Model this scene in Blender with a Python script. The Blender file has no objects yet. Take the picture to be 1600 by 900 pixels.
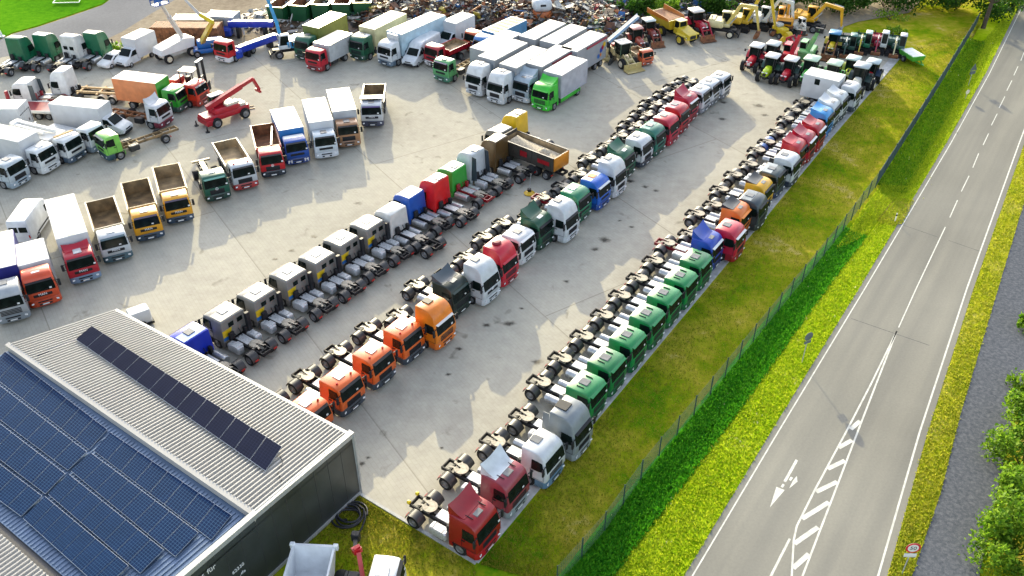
import bpy, bmesh, math, random
import numpy as np
from mathutils import Vector, Matrix
from functools import lru_cache
R = math.radians
S = bpy.context.scene
C = S.collection
random.seed(7); rng = np.random.default_rng(7)

# ---------------------------------------------------------------- camera, sky, sun, exposure
CAM_H, FPX, HORIZON = 45.0, 1400.0, -575.0
PITCH = math.atan((450 - HORIZON) / FPX)
cam = bpy.data.cameras.new('camera'); cam.sensor_width = 36; cam.lens = FPX / 1600 * 36
cam.clip_start = 0.5; cam.clip_end = 6000
co = bpy.data.objects.new('camera', cam); C.objects.link(co); S.camera = co
co.location = (0, 0, CAM_H); co.rotation_euler = (math.pi / 2 - PITCH, 0, 0)
SUN_AZ, SUN_EL = -12.0, 18.0
w = bpy.data.worlds.new('World'); S.world = w; w.use_nodes = True
nt = w.node_tree; bg = nt.nodes['Background']; bg.inputs[1].default_value = 0.15
sky = nt.nodes.new('ShaderNodeTexSky'); sky.sky_type = 'NISHITA'; sky.sun_disc = False
sky.sun_elevation = R(SUN_EL); sky.sun_rotation = R(SUN_AZ) % (2 * math.pi)
sky.air_density = 1.0; sky.dust_density = 2.5; sky.ozone_density = 1.0
hs = nt.nodes.new('ShaderNodeHueSaturation'); hs.inputs['Saturation'].default_value = .62
nt.links.new(sky.outputs[0], hs.inputs['Color']); nt.links.new(hs.outputs[0], bg.inputs[0])
sl = bpy.data.lights.new('sun', 'SUN'); sl.energy = 2.0; sl.angle = R(0.5); sl.color = (1.0, 0.89, 0.56)
so = bpy.data.objects.new('sun', sl); C.objects.link(so)
_sd = Vector((math.sin(R(SUN_AZ)) * math.cos(R(SUN_EL)), math.cos(R(SUN_AZ)) * math.cos(R(SUN_EL)), math.sin(R(SUN_EL))))
so.rotation_euler = (-_sd).to_track_quat('-Z', 'Y').to_euler(); so.location = _sd * 300
S.view_settings.view_transform = 'Standard'; S.view_settings.look = 'None'
S.view_settings.exposure = 1.85; S.view_settings.gamma = 1.0

# ---------------------------------------------------------------- survey: where a spot of the photo lies on the ground (or at height z)
_c, _s = math.cos(PITCH), math.sin(PITCH)
def gp(px, py, z=0.0):
    u = (px - 800) / FPX; v = (450 - py) / FPX
    t = (CAM_H - z) / -(-_s + v * _c)
    return Vector((u * t, (_c + v * _s) * t, z))

# ---------------------------------------------------------------- materials
M = {}
def lin(c):
    if isinstance(c, str):
        c = [int(c[i:i + 2], 16) / 255 for i in (0, 2, 4)]
        c = [x / 12.92 if x <= .04045 else ((x + .055) / 1.055) ** 2.4 for x in c]
    return (*c[:3], 1.0)
def nodes_of(m):
    m.use_nodes = True; t = m.node_tree
    return t, t.nodes['Principled BSDF']
def mat(name, col, rough=.5, metal=0, coat=0, var=.12, scale=3.0, bump=0, bscale=30, spec=.5, coord='Object', detail=5):
    """plain material whose colour wanders a little with noise (dirt, wear)"""
    if name in M: return M[name]
    m = bpy.data.materials.new(name); t, b = nodes_of(m); N = t.nodes.new; L = t.links.new
    col = lin(col)
    tc = N('ShaderNodeTexCoord'); nz = N('ShaderNodeTexNoise'); nz.inputs['Scale'].default_value = scale; nz.inputs['Detail'].default_value = detail
    L(tc.outputs[coord], nz.inputs['Vector'])
    rp = N('ShaderNodeValToRGB'); rp.color_ramp.elements[0].position = .3; rp.color_ramp.elements[1].position = .72
    rp.color_ramp.elements[0].color = (*[x * (1 - var) for x in col[:3]], 1); rp.color_ramp.elements[1].color = (*[min(1, x * (1 + var)) for x in col[:3]], 1)
    L(nz.outputs[0], rp.inputs[0]); L(rp.outputs[0], b.inputs['Base Color'])
    b.inputs['Roughness'].default_value = rough; b.inputs['Metallic'].default_value = metal
    b.inputs['Coat Weight'].default_value = coat; b.inputs['Coat Roughness'].default_value = .18
    b.inputs['Specular IOR Level'].default_value = spec
    if bump:
        n2 = N('ShaderNodeTexNoise'); n2.inputs['Scale'].default_value = bscale; n2.inputs['Detail'].default_value = 6
        L(tc.outputs[coord], n2.inputs['Vector']); bp = N('ShaderNodeBump'); bp.inputs['Strength'].default_value = bump; bp.inputs['Distance'].default_value = .05
        L(n2.outputs[0], bp.inputs['Height']); L(bp.outputs[0], b.inputs['Normal'])
    M[name] = m; return m
def paint(hexcol, rough=.4):
    """vehicle paint with a thin film of dust"""
    k = 'paint_' + hexcol
    if k in M: return M[k]
    c = lin(hexcol); m = mat(k, [x * .70 for x in c[:3]], rough, coat=.22, var=.16, scale=1.3, detail=8)
    return m
MP = {}
def mset():
    d = MP
    d['tyre'] = mat('tyre_rubber', (.007, .007, .008), .85, var=.35, scale=6)
    d['rim'] = mat('rim_steel', (.20, .20, .205), .5, .4, var=.3, scale=8)
    d['frame'] = mat('chassis_black', (.014, .014, .016), .6, var=.5, scale=4, spec=.3)
    d['grease'] = mat('greasy_steel', (.26, .235, .19), .5, .2, var=.35, scale=5)
    d['plastic'] = mat('grey_plastic', (.03, .03, .031), .42, var=.2, scale=3)
    d['dark'] = mat('dark_plastic', (.014, .015, .018), .5, var=.3, spec=.3)
    d['glass'] = mat('tinted_glass', (.006, .011, .010), .1, var=.6, scale=1.2, spec=.12)
    d['alu'] = mat('brushed_aluminium', (.46, .47, .48), .38, .75, var=.15, scale=5)
    d['tread'] = mat('tread_plate', (.52, .53, .54), .45, .4, var=.2, scale=9)
    d['lamp'] = mat('clear_lamp', (.75, .76, .78), .15, var=.1)
    d['red'] = mat('red_lens', (.45, .02, .015), .25, var=.15)
    d['amber'] = mat('amber_lens', (.8, .22, .01), .3, var=.15)
    d['hatch'] = mat('roof_hatch_smoked', (.12, .125, .13), .3, var=.2)
    d['white'] = mat('white_paint', (.66, .66, .65), .45, coat=.2, var=.06, scale=1.2)
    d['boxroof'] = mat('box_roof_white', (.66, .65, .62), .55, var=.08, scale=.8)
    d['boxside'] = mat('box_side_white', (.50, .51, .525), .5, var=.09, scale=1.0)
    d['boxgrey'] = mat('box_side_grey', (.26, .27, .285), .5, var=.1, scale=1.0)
    d['alubox'] = mat('aluminium_siding', (.45, .46, .47), .5, .3, var=.12, scale=2)
    d['rust'] = mat('rusty_steel', (.19, .075, .03), .75, .1, var=.6, scale=2.2, detail=8)
    d['mud'] = mat('muddy_bed', (.20, .13, .06), .75, var=.55, scale=1.4, detail=8)
    d['tanbed'] = mat('worn_tan_bed', (.30, .21, .11), .7, var=.5, scale=1.2, detail=8)
    d['sand'] = mat('gravel_load', (.42, .36, .27), .95, var=.35, scale=6, bump=.6, bscale=12)
    d['wood'] = mat('bare_wood', (.42, .29, .15), .8, var=.3, scale=4)
    d['bark'] = mat('bark', (.07, .05, .035), .9, var=.4, scale=6, bump=.5)
    d['steel'] = mat('galvanised_steel', (.42, .44, .46), .45, .5, var=.15, scale=4)
    d['hub_cream'] = mat('cream_hub', (.62, .56, .42), .5, var=.1)
    d['hose'] = mat('black_hose', (.012, .013, .018), .5, var=.3)
    d['post'] = mat('dark_green_post', (.018, .05, .045), .5, var=.2)
    d['tarp'] = mat('grey_tarpaulin', (.30, .30, .29), .75, var=.25, scale=1.5)
mset()

# ---------------------------------------------------------------- mesh building
class MB:
    def __init__(s): s.v = []; s.f = []; s.mi = []; s.m = 0
    def add(s, vs, fs):
        o = len(s.v); s.v += [tuple(v) for v in vs]
        s.f += [tuple(i + o for i in f) for f in fs]; s.mi += [s.m] * len(fs); return s
    def box(s, x0, x1, y0, y1, z0, z1, b=0.0):
        if b <= 0:
            return s.add([(x, y, z) for z in (z0, z1) for y in (y0, y1) for x in (x0, x1)],
                         [(0, 2, 3, 1), (4, 5, 7, 6), (0, 1, 5, 4), (2, 6, 7, 3), (0, 4, 6, 2), (1, 3, 7, 5)])
        b = min(b, (x1 - x0) * .45, (y1 - y0) * .45, (z1 - z0) * .45)
        def ring(i, z):
            X0, X1, Y0, Y1 = x0 + i, x1 - i, y0 + i, y1 - i
            return [(X0 + b, Y0, z), (X1 - b, Y0, z), (X1, Y0 + b, z), (X1, Y1 - b, z), (X1 - b, Y1, z), (X0 + b, Y1, z), (X0, Y1 - b, z), (X0, Y0 + b, z)]
        return s.loft([ring(b * .7, z0), ring(0, z0 + b), ring(0, z1 - b), ring(b * .7, z1)])
    def loft(s, rings, caps=True, closed=True):
        n = len(rings[0]); vs = [p for r in rings for p in r]; fs = []
        for k in range(len(rings) - 1):
            for i in range(n if closed else n - 1):
                j = (i + 1) % n; fs.append((k * n + i, k * n + j, (k + 1) * n + j, (k + 1) * n + i))
        if caps: fs += [tuple(range(n))[::-1], tuple(range((len(rings) - 1) * n, len(rings) * n))]
        return s.add(vs, fs)
    def prism(s, prof, y0, y1):                      # side profile (x, z) run across y
        return s.loft([[(x, y0, z) for x, z in prof], [(x, y1, z) for x, z in prof]])
    def plan(s, prof, z0, z1):                       # plan outline (x, y) run up z
        return s.loft([[(x, y, z0) for x, y in prof], [(x, y, z1) for x, y in prof]])
    def tube(s, pts, r, n=8, caps=True):
        pts = [Vector(p) for p in pts]; rings = []; rr = r if isinstance(r, (list, tuple)) else [r] * len(pts)
        for i, p in enumerate(pts):
            d = (pts[min(i + 1, len(pts) - 1)] - pts[max(i - 1, 0)]).normalized()
            up = Vector((0, 0, 1)) if abs(d.z) < .9 else Vector((1, 0, 0))
            a = d.cross(up).normalized(); b = a.cross(d)
            rings.append([p + (a * math.cos(t) + b * math.sin(t)) * rr[i] for t in [2 * math.pi * k / n for k in range(n)]])
        return s.loft(rings, caps)
    def bar(s, p, q, wd, ht, w2=None, h2=None):      # square-section beam from p to q
        p = Vector(p); q = Vector(q); d = (q - p).normalized()
        up = Vector((0, 0, 1)) if abs(d.z) < .97 else Vector((1, 0, 0))
        a = d.cross(up).normalized(); b = a.cross(d)
        w2 = wd if w2 is None else w2; h2 = ht if h2 is None else h2
        R_ = lambda c, W, Hh: [c + a * sx * W / 2 + b * sy * Hh / 2 for sx, sy in ((-1, -1), (1, -1), (1, 1), (-1, 1))]
        return s.loft([R_(p, wd, ht), R_(q, w2, h2)])
    def lathe(s, prof, n=20, axis='y', c=(0, 0, 0)): # prof (radius, offset along axis)
        rings = []
        for r, o in prof:
            ring = []
            for k in range(n):
                t = 2 * math.pi * k / n; a, b = r * math.cos(t), r * math.sin(t)
                ring.append((c[0] + a, c[1] + o, c[2] + b) if axis == 'y' else (c[0] + a, c[1] + b, c[2] + o) if axis == 'z' else (c[0] + o, c[1] + a, c[2] + b))
            rings.append(ring)
        return s.loft(rings)
    def mesh(s, name, smooth=35):
        me = bpy.data.meshes.new(name); me.from_pydata(s.v, [], s.f)
        for _ in range(max(s.mi, default=0) + 1): me.materials.append(None)
        bm = bmesh.new(); bm.from_mesh(me)
        for f, i in zip(bm.faces, s.mi): f.material_index = i
        bmesh.ops.recalc_face_normals(bm, faces=bm.faces); bm.to_mesh(me); bm.free()
        if smooth:
            me.polygons.foreach_set('use_smooth', [True] * len(me.polygons)); me.set_sharp_from_angle(angle=R(smooth))
        me.update(); return me

def put(o, me, mats):
    for i, m in enumerate(mats if isinstance(mats, (list, tuple)) else [mats]):
        if i < len(o.material_slots):
            o.material_slots[i].link = 'OBJECT'; o.material_slots[i].material = m
def part(me, name, mats, parent=None, loc=(0, 0, 0), rz=0, rot=None, label=None):
    o = bpy.data.objects.new(name, me); C.objects.link(o); o.parent = parent; o.location = loc
    o.rotation_euler = rot if rot else (0, 0, rz)
    put(o, me, mats)
    if label: o['label'] = label
    return o
def tag(o, label, cat, group=None, kind=None):
    if label: o['label'] = label
    if cat: o['category'] = cat
    if group: o['group'] = group
    if kind: o['kind'] = kind
    return o
def thing(name, label, cat, loc, heading=0, group=None):
    o = bpy.data.objects.new(name, None); C.objects.link(o); o.empty_display_size = .3
    o.location = loc; o.rotation_euler = (0, 0, R(heading)); return tag(o, label, cat, group)
def placed(name, label, cat, px, py, z, heading, ax, group=None):
    """thing whose local point (ax, 0, z) stands where the photo shows pixel (px, py)"""
    g = gp(px, py, z); h = R(heading)
    return thing(name, label, cat, (g.x - math.cos(h) * ax, g.y - math.sin(h) * ax, 0), heading, group)
def struct(me, name, m, loc=(0, 0, 0)):
    o = part(me, name, m, None, loc); o['kind'] = 'structure'; return o
def sheet(name, pts, z, m):
    """flat ground sheet from an outline of ground points"""
    mb = MB(); mb.add([(p[0], p[1], z) for p in pts], [tuple(range(len(pts)))])
    return struct(mb.mesh(name, 0), name, m)

# ================================================================ VEHICLE PARTS (front of a vehicle is x = 0, it reaches back to negative x)
@lru_cache(None)
def tyre_me(r=.5, wd=.3):
    return MB().lathe([(r * .58, -wd * .36), (r * .62, -wd * .5), (r * .93, -wd * .5), (r, -wd * .38), (r, wd * .38), (r * .93, wd * .5), (r * .62, wd * .5), (r * .58, wd * .36)], 22).mesh('tyre')
@lru_cache(None)
def rim_me(r=.5, wd=.3, dish=0):
    p = [(r * .2, -wd * .53), (r * .3, -wd * .44), (r * .5, -wd * .40), (r * .6, -wd * .515)]
    return MB().lathe([(.01, -wd * .53)] + p + [(a, -o) for a, o in p[::-1]] + [(.01, wd * .53)], 16).mesh('rim')
@lru_cache(None)
def ag_tyre_me(r, wd):
    m = MB().lathe([(r * .55, -wd * .38), (r * .6, -wd * .5), (r * .88, -wd * .5), (r * .95, -wd * .4), (r * .95, wd * .4), (r * .88, wd * .5), (r * .6, wd * .5), (r * .55, wd * .38)], 22)
    for k in range(18):
        t = 2 * math.pi * k / 18
        for s in (-1, 1):
            tt = t + (math.pi / 18 if s > 0 else 0)
            a = Vector((math.cos(tt) * r * .97, s * wd * .46, math.sin(tt) * r * .97)); b = Vector((math.cos(tt + .14) * r * .98, s * wd * .03, math.sin(tt + .14) * r * .98))
            m.bar(a, b, .05 * r + .015, .06 * r)
    return m.mesh('tyre')
def wheel(p, x, y, r=.5, wd=.3, rim=None, ag=False):
    o = part((ag_tyre_me if ag else tyre_me)(r, wd), 'wheel', MP['tyre'], p, (x, y, r))
    part(rim_me(r, wd), 'rim', rim or MP['rim'], o)
    return o
def half_w(z): return 1.23 if z < 2.0 else 1.23 - .12 * (z - 2.0) if z < 3.0 else 1.11 - .10 * (z - 3.0)
ZR = {'low': 2.82, 'mid': 3.12, 'high': 3.72}
def cab_prof(L, st):
    zr = ZR[st]
    lo = [(-L, .95), (-.9, .95), (-.05, .95), (0, 1.02), (0, 1.66)]
    if st == 'low': up = [(-.20, 2.56), (-.24, 2.66), (-.34, 2.74), (-.56, 2.79), (-.9, zr), (-L + .12, zr), (-L + .03, zr - .06)]
    elif st == 'mid': up = [(-.20, 2.56), (-.27, 2.78), (-.42, 2.96), (-.72, 3.08), (-1.05, zr), (-L + .12, zr), (-L + .03, zr - .06)]
    else: up = [(-.20, 2.56), (-.27, 2.90), (-.40, 3.28), (-.62, 3.54), (-.95, 3.68), (-L + .12, zr), (-L + .03, zr - .06)]
    return lo + up
@lru_cache(None)
def cab_me(L, st):
    pr = cab_prof(L, st); zr = ZR[st]; m = MB(); rings = []
    for f, e in ((-1, .14), (-.988, .075), (-.962, .028), (-.915, 0), (.915, 0), (.962, .028), (.988, .075), (1, .14)):
        ring = []
        for x, z in pr:
            X = x - e if x > -.7 else x + e * .35 if x < -L + .2 else x
            Z = z - e * (.75 if st != 'high' else .55) * min(1, max(0, (z - 2.3) / .4)); ring.append((X, f * half_w(z), Z))
        rings.append(ring)
    return m.loft(rings).mesh('cab', 40)
@lru_cache(None)
def windscreen_me():
    x = lambda z: -.20 * (z - 1.66) / .9
    r = lambda o: [(x(z) + o, y, z + o * .22) for y, z in ((-1.08, 1.70), (1.08, 1.70), (1.06, 2.3), (1.0, 2.54), (-1.0, 2.54), (-1.06, 2.3))]
    return MB().loft([r(-.05), r(.012)]).mesh('windscreen', 0)
@lru_cache(None)
def sticker_me():
    x = lambda z: -.20 * (z - 1.66) / .9 + .016
    return MB().loft([[(x(z) + o, y, z) for y, z in ((.62, 1.80), (.80, 1.80), (.80, 1.93), (.62, 1.93))] for o in (0, .006)]).mesh('sticker', 0)
@lru_cache(None)
def wiper_me():
    x = lambda z: -.20 * (z - 1.66) / .9 + .02; m = MB()
    for y in (-.75, -.05): m.bar((x(1.72), y, 1.72), (x(1.86), y + .68, 1.86), .025, .025)
    return m.mesh('wiper', 0)
@lru_cache(None)
def side_window_me(L):
    pr = [(-.28, 1.86), (-.22, 2.06), (-.34, 2.52), (-1.14, 2.52), (-1.14, 1.76), (-.6, 1.76)]
    return MB().loft([[(x, half_w(z) - .05, z) for x, z in pr], [(x, half_w(z) + .008, z) for x, z in pr]]).mesh('side_window', 0)
@lru_cache(None)
def grille_me(k):
    m = MB()
    if k == 0:
        m.box(-.03, .012, -.72, .72, 1.24, 1.5, .02)
        for z in (1.30, 1.37, 1.44): m.box(.0, .022, -.66, .66, z - .012, z + .012)
    elif k == 1:
        m.box(-.03, .012, -.7, .7, 1.0, 1.48, .02)
        for i in range(6): m.box(.0, .024, -.64, .64, 1.06 + i * .07, 1.075 + i * .07)
    else:
        for i in range(4): m.box(-.03, .02, -.78, .78, 1.03 + i * .13, 1.12 + i * .13, .02)
    return m.mesh('grille')
@lru_cache(None)
def bumper_me():
    pl = [(-.85, -1.22), (-.22, -1.24), (-.04, -1.08), (.05, -.6), (.05, .6), (-.04, 1.08), (-.22, 1.24), (-.85, 1.22)]
    rg = lambda i, z: [(x - i if x > -.5 else x, y * (1 - i * .6), z) for x, y in pl]
    return MB().loft([rg(.07, .30), rg(.0, .38), rg(.0, .86), rg(.05, .96)]).mesh('bumper', 40)
@lru_cache(None)
def intake_me(): 
    m = MB().box(-.02, .065, -.5, .5, .44, .60, .02); m.box(-.02, .062, -.56, .56, .70, .84, .02); return m.mesh('air_intake')
@lru_cache(None)
def plate_me(): return MB().box(.05, .075, -.26, .26, .47, .58, .006).mesh('number_plate', 0)
@lru_cache(None)
def headlight_me(): return MB().loft([[(-.30, .93 + a, .58), (.0, .66 + a, .58), (.0, .66 + a, .80), (-.30, .93 + a, .84)] for a in (.30, .372)][::-1]).mesh('headlight', 0)
@lru_cache(None)
def light_me(): return MB().box(-.05, .02, -.16, .16, -.08, .08, .03).mesh('headlight')
@lru_cache(None)
def mirror_me():
    m = MB().box(-.16, -.02, 1.33, 1.55, 1.78, 2.42, .05); m.bar((-.12, 1.1, 2.36), (-.09, 1.36, 2.36), .05, .05); m.bar((-.12, 1.15, 1.84), (-.09, 1.36, 1.84), .04, .04); return m.mesh('mirror')
@lru_cache(None)
def visor_me():
    r = lambda z, i: [(-.25 + i, y, z) for y in (-1.02, 1.02)] + [(-.03 + i, .96, z - .07), (-.03 + i, -.96, z - .07)]
    return MB().loft([r(2.62, 0), r(2.66, 0)]).mesh('sun_visor', 0)
@lru_cache(None)
def hatch_me(): return MB().box(-.36, .36, -.33, .33, -.02, .055, .05).mesh('roof_hatch')
@lru_cache(None)
def roofplate_me(L, st):
    z = ZR[st]; x0, x1 = -L + .12, (-.95 if st == 'low' else -1.1)
    return MB().box(x0, x1, -half_w(z) * .90, half_w(z) * .90, z - .01, z + .02, .015).mesh('roof_panel')
@lru_cache(None)
def door_me():
    m = MB()
    for x in (-.2, -1.2): m.box(x - .012, x + .012, 1.225, 1.237, 1.0, 1.8)
    m.box(-1.2, -.2, 1.225, 1.237, 1.0, 1.024); m.box(-1.2, -.95, 1.22, 1.26, 1.56, 1.62)
    return m.mesh('door_seam', 0)
@lru_cache(None)
def step_panel_me(L):
    return MB().box(-max(L, 2.0), -1.92, 1.0, 1.21, .42, .97, .03).mesh('side_skirt')
def arc_shell(m, x, z, r, y0, y1, a0, a1, n=9, th=.035):
    o = [(x + r * math.cos(R(a0 + (a1 - a0) * i / n)), z + r * math.sin(R(a0 + (a1 - a0) * i / n))) for i in range(n + 1)]
    q = [(x + (r - th) * math.cos(R(a0 + (a1 - a0) * i / n)), z + (r - th) * math.sin(R(a0 + (a1 - a0) * i / n))) for i in range(n + 1)]
    return m.prism(o + q[::-1], y0, y1)
@lru_cache(None)
def guard_me(r, y0, y1, a0=8, a1=172):
    m = MB(); arc_shell(m, 0, 0, r, y0, y1, a0, a1, 11)
    for a in (62, 118):                                     # the joint ribs of the three-piece guard
        arc_shell(m, 0, 0, r + .015, y0 - .008, y1 + .008, a - 2, a + 2, 1, .05)
    return m.mesh('mudguard')
@lru_cache(None)
def chassis_me(L, cabL, rear_x, n_rear=1):
    m = MB()
    for s in (-1, 1): m.box(-L, -.35, s * .42 - .045, s * .42 + .045, .72, .99)
    x = -cabL - .2
    while x > -L: m.box(x - .06, x + .06, -.40, .40, .76, .94); x -= .95
    m.box(-L, -L + .10, -.46, .46, .70, 1.0, .02)
    m.box(-cabL + .2, -.4, -.5, .5, .5, .93, .1)            # engine under the cab
    for k in range(n_rear):
        m.tube([(rear_x - k * 1.3, -.95, .5), (rear_x - k * 1.3, .95, .5)], .11, 8); m.lathe([(.05, -.2), (.24, -.12), (.24, .12), (.05, .2)], 10, 'y', (rear_x - k * 1.3, 0, .5))
    m.tube([(-1.4, -.95, .5), (-1.4, .95, .5)], .09, 8); m.bar((-1.4, 0, .6), (rear_x, 0, .55), .12, .12)
    for y in (-.3, .3): m.tube([(-cabL - .05, y, 1.5), (-cabL - .25, y * .8, 1.25), (-cabL - .5, y * .6, 1.1), (-cabL - .3, y * .4, .95)], .035, 6)
    m.box(-cabL - .45, -cabL - .12, -.85, -.55, .7, 1.5, .05); m.box(-cabL - .3, -cabL - .1, .3, .8, 1.0, 1.7, .05)
    return m.mesh('chassis')
@lru_cache(None)
def fifth_me():
    o = [(.50 * math.cos(t), .47 * math.sin(t)) for t in [R(a) for a in range(-150, 151, 15)]]
    pl = o + [(-.75, .38), (-.70, .16), (-.06, .06), (-.06, -.06), (-.70, -.16), (-.75, -.38)]
    m = MB().plan(pl, .0, .05); m.box(-.3, .25, -.44, -.3, -.14, .0); m.box(-.3, .25, .3, .44, -.14, .0)
    m.box(-.34, -.24, -.55, .55, -.06, -.01); return m.mesh('fifth_wheel')
@lru_cache(None)
def tank_me(k, L):
    m = MB()
    if k == 'round':
        m.lathe([(.05, -L / 2), (.29, -L / 2), (.33, -L / 2 + .04), (.33, L / 2 - .04), (.29, L / 2), (.05, L / 2)], 18, 'x', (0, 0, .72))
        for x in (-L * .28, L * .28): m.lathe([(.33, x - .03), (.345, x - .03), (.345, x + .03), (.33, x + .03)], 18, 'x', (0, 0, .72))
    else:
        m.box(-L / 2, L / 2, -.31, .31, .40, 1.04, .09)
        for x in (-L * .28, L * .28): m.box(x - .03, x + .03, -.32, .32, .39, 1.05, .09)
    m.lathe([(.01, 1.06), (.07, 1.06), (.07, .98)], 10, 'z', (L * .3, .12, 0)); return m.mesh('fuel_tank')
@lru_cache(None)
def catwalk_me(L):
    m = MB().box(-L / 2, L / 2, -.36, .36, 1.01, 1.04, .01)
    for y in (-.24, 0, .24): m.box(-L / 2 + .04, L / 2 - .04, y - .05, y + .05, 1.04, 1.052)
    return m.mesh('catwalk')
@lru_cache(None)
def tail_me(): return MB().box(-.05, .03, -.17, .17, -.06, .06, .02).mesh('tail_light')
@lru_cache(None)
def deflector_me(L, st, h):
    z = ZR[st]; a, b = -1.15, -L + .01; n = 7
    m = MB(); rings = []
    for k in range(n + 1):
        t = k / n; x = a + (b - a) * t; zz = z + .03 + h * t ** 1.7; wd = .90 + .17 * t; lo = z - .03 if t < .9 else z - .02
        sag = .10 * t
        rings.append([(x, -wd, lo), (x, -wd, zz + sag * .3), (x, -wd * .5, zz - sag), (x, 0, zz - sag * 1.5), (x, wd * .5, zz - sag), (x, wd, zz + sag * .3), (x, wd, lo)])
    return m.loft(rings).mesh('air_deflector', 50)
@lru_cache(None)
def fairing_me(L, st):
    z = ZR[st]; m = MB(); s = 1
    m.loft([[(-L - .55, s * 1.12, 1.0), (-L + .03, s * 1.22, 1.0), (-L + .03, s * half_w(z - .3) * .98, z - .2), (-L - .45, s * 1.02, z - .25)], [(-L - .55, s * 1.09, 1.0), (-L + .03, s * 1.19, 1.0), (-L + .03, s * (half_w(z - .3) * .98 - .03), z - .2), (-L - .45, s * .99, z - .25)]])
    return m.mesh('side_fairing', 30)
@lru_cache(None)
def beacon_me(): return MB().lathe([(.09, 0), (.08, .16), (.04, .2), (.01, .2)], 12, 'z').mesh('beacon')
@lru_cache(None)
def horn_me():
    return MB().box(-.3, .3, -.03, .03, 0, .06, .02).mesh('roof_rail')
def text_me(txt, size, ext=.01):
    cu = bpy.data.curves.new('lettering', 'FONT'); cu.body = txt; cu.size = size; cu.extrude = ext; cu.align_x = 'CENTER'; cu.align_y = 'CENTER'
    o = bpy.data.objects.new('lettering', cu); C.objects.link(o); dg = bpy.context.evaluated_depsgraph_get()
    me = bpy.data.meshes.new_from_object(o.evaluated_get(dg)); bpy.data.objects.remove(o)
    me.materials.clear(); me.materials.append(None); return me
@lru_cache(None)
def badge_me(k):
    if k == 'ring':
        m = MB(); m.tube([(0, .13 * math.cos(t), .13 * math.sin(t)) for t in [2 * math.pi * i / 16 for i in range(17)]], .016, 6)
        for a in (90, 210, 330): m.bar((0, 0, 0), (0, .13 * math.cos(R(a)), .13 * math.sin(R(a))), .03, .02)
        return m.mesh('badge')
    return text_me(k, .30)

def make_cab(p, ox, col, st='mid', L=2.2, bumper=None, roof=None, grille=0, visor='dark', deflector=0, defcol=None, fairing=None, beacons=0, hatch='hatch', rails=False, badge=None, lower=None, mirrors=True, rear_glass=False, hx=None):
    z = ZR[st]; pc = paint(col) if isinstance(col, str) else col
    cab = part(cab_me(L, st), 'cab', pc, p, (ox, 0, 0))
    ws = part(windscreen_me(), 'windscreen', MP['glass'], cab); part(sticker_me(), 'sticker', MP['white'], ws, (0, random.choice((-.25, 0, .3)), 0)); part(wiper_me(), 'wiper', MP['dark'], ws)
    for s in (1, -1):
        w_ = part(side_window_me(L), 'side_window', MP['glass'], cab); w_.scale = (1, s, 1)
        w_ = part(door_me(), 'door_seam', MP['dark'], cab); w_.scale = (1, s, 1)
        if mirrors: a = part(mirror_me(), 'mirror', MP['dark'], cab); a.scale = (1, s, 1)
        part(light_me(), 'headlight', MP['lamp'], p, (ox + .0, s * .90, .70), rot=(0, 0, -s * .32))
    if rear_glass:
        for s in (1, -1):
            for x in (-L + .95, -L + .42):
                g = part(quarter_me(), 'rear_side_window', MP['glass'], cab, (x, 0, 0)); g.scale = (1, s, 1)
    part(grille_me(grille), 'grille', MP['dark'], cab)
    if visor: part(visor_me(), 'sun_visor', MP[visor] if visor in MP else paint(visor), cab)
    if roof: part(roofplate_me(L, st), 'roof_panel', MP.get(roof) or paint(roof), cab)
    hx = hx if hx is not None else (-1.0 if st == 'low' and L < 1.9 else -1.25 if st == 'low' else -1.55 if st == 'mid' else -1.75)
    if deflector: hx = -1.0
    if hatch:
        zh = z + (.02 if roof else 0) - (.06 if hx > -1.3 and st == 'mid' else 0)
        part(hatch_me(), 'roof_hatch', MP[hatch], cab, (hx, 0, zh))
    if deflector: part(deflector_me(L, st, deflector), 'air_deflector', paint(defcol) if defcol else pc, cab)
    for s in (1, -1) if fairing else ():
        a = part(fairing_me(L, st), 'side_fairing', pc if fairing is True else paint(fairing), cab); a.scale = (1, s, 1)
    for s in (1, -1) if rails else (): part(horn_me(), 'roof_rail', MP['dark'], cab, (hx, s * .62, z))
    for k in range(beacons): part(beacon_me(), 'beacon', MP['red'] if beacons else None, cab, (-.75, (-.7, .7)[k], z - .08))
    if badge: part(badge_me(badge), 'badge', MP['lamp'], cab, (.026, 0, 1.44 if badge != 'ring' else 1.55), rot=(math.pi / 2, 0, math.pi / 2) if badge != 'ring' else None)
    b = part(bumper_me(), 'bumper', MP[bumper] if bumper in MP else paint(bumper or col), p, (ox, 0, 0))
    part(intake_me(), 'air_intake', MP['dark'], b); part(plate_me(), 'number_plate', MP['white'], b)
    for s in (1, -1):
        a = part(step_panel_me(L), 'side_skirt', MP[lower] if lower in MP else paint(lower or col), p, (ox, 0, 0)); a.scale = (1, s, 1)
    return cab
@lru_cache(None)
def quarter_me(): return MB().loft([[(x, y, z) for x, z in ((-.18, 2.0), (.2, 2.0), (.2, 2.42), (-.18, 2.42))] for y in (1.1, 1.222)]).mesh('rear_side_window', 0)

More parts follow.
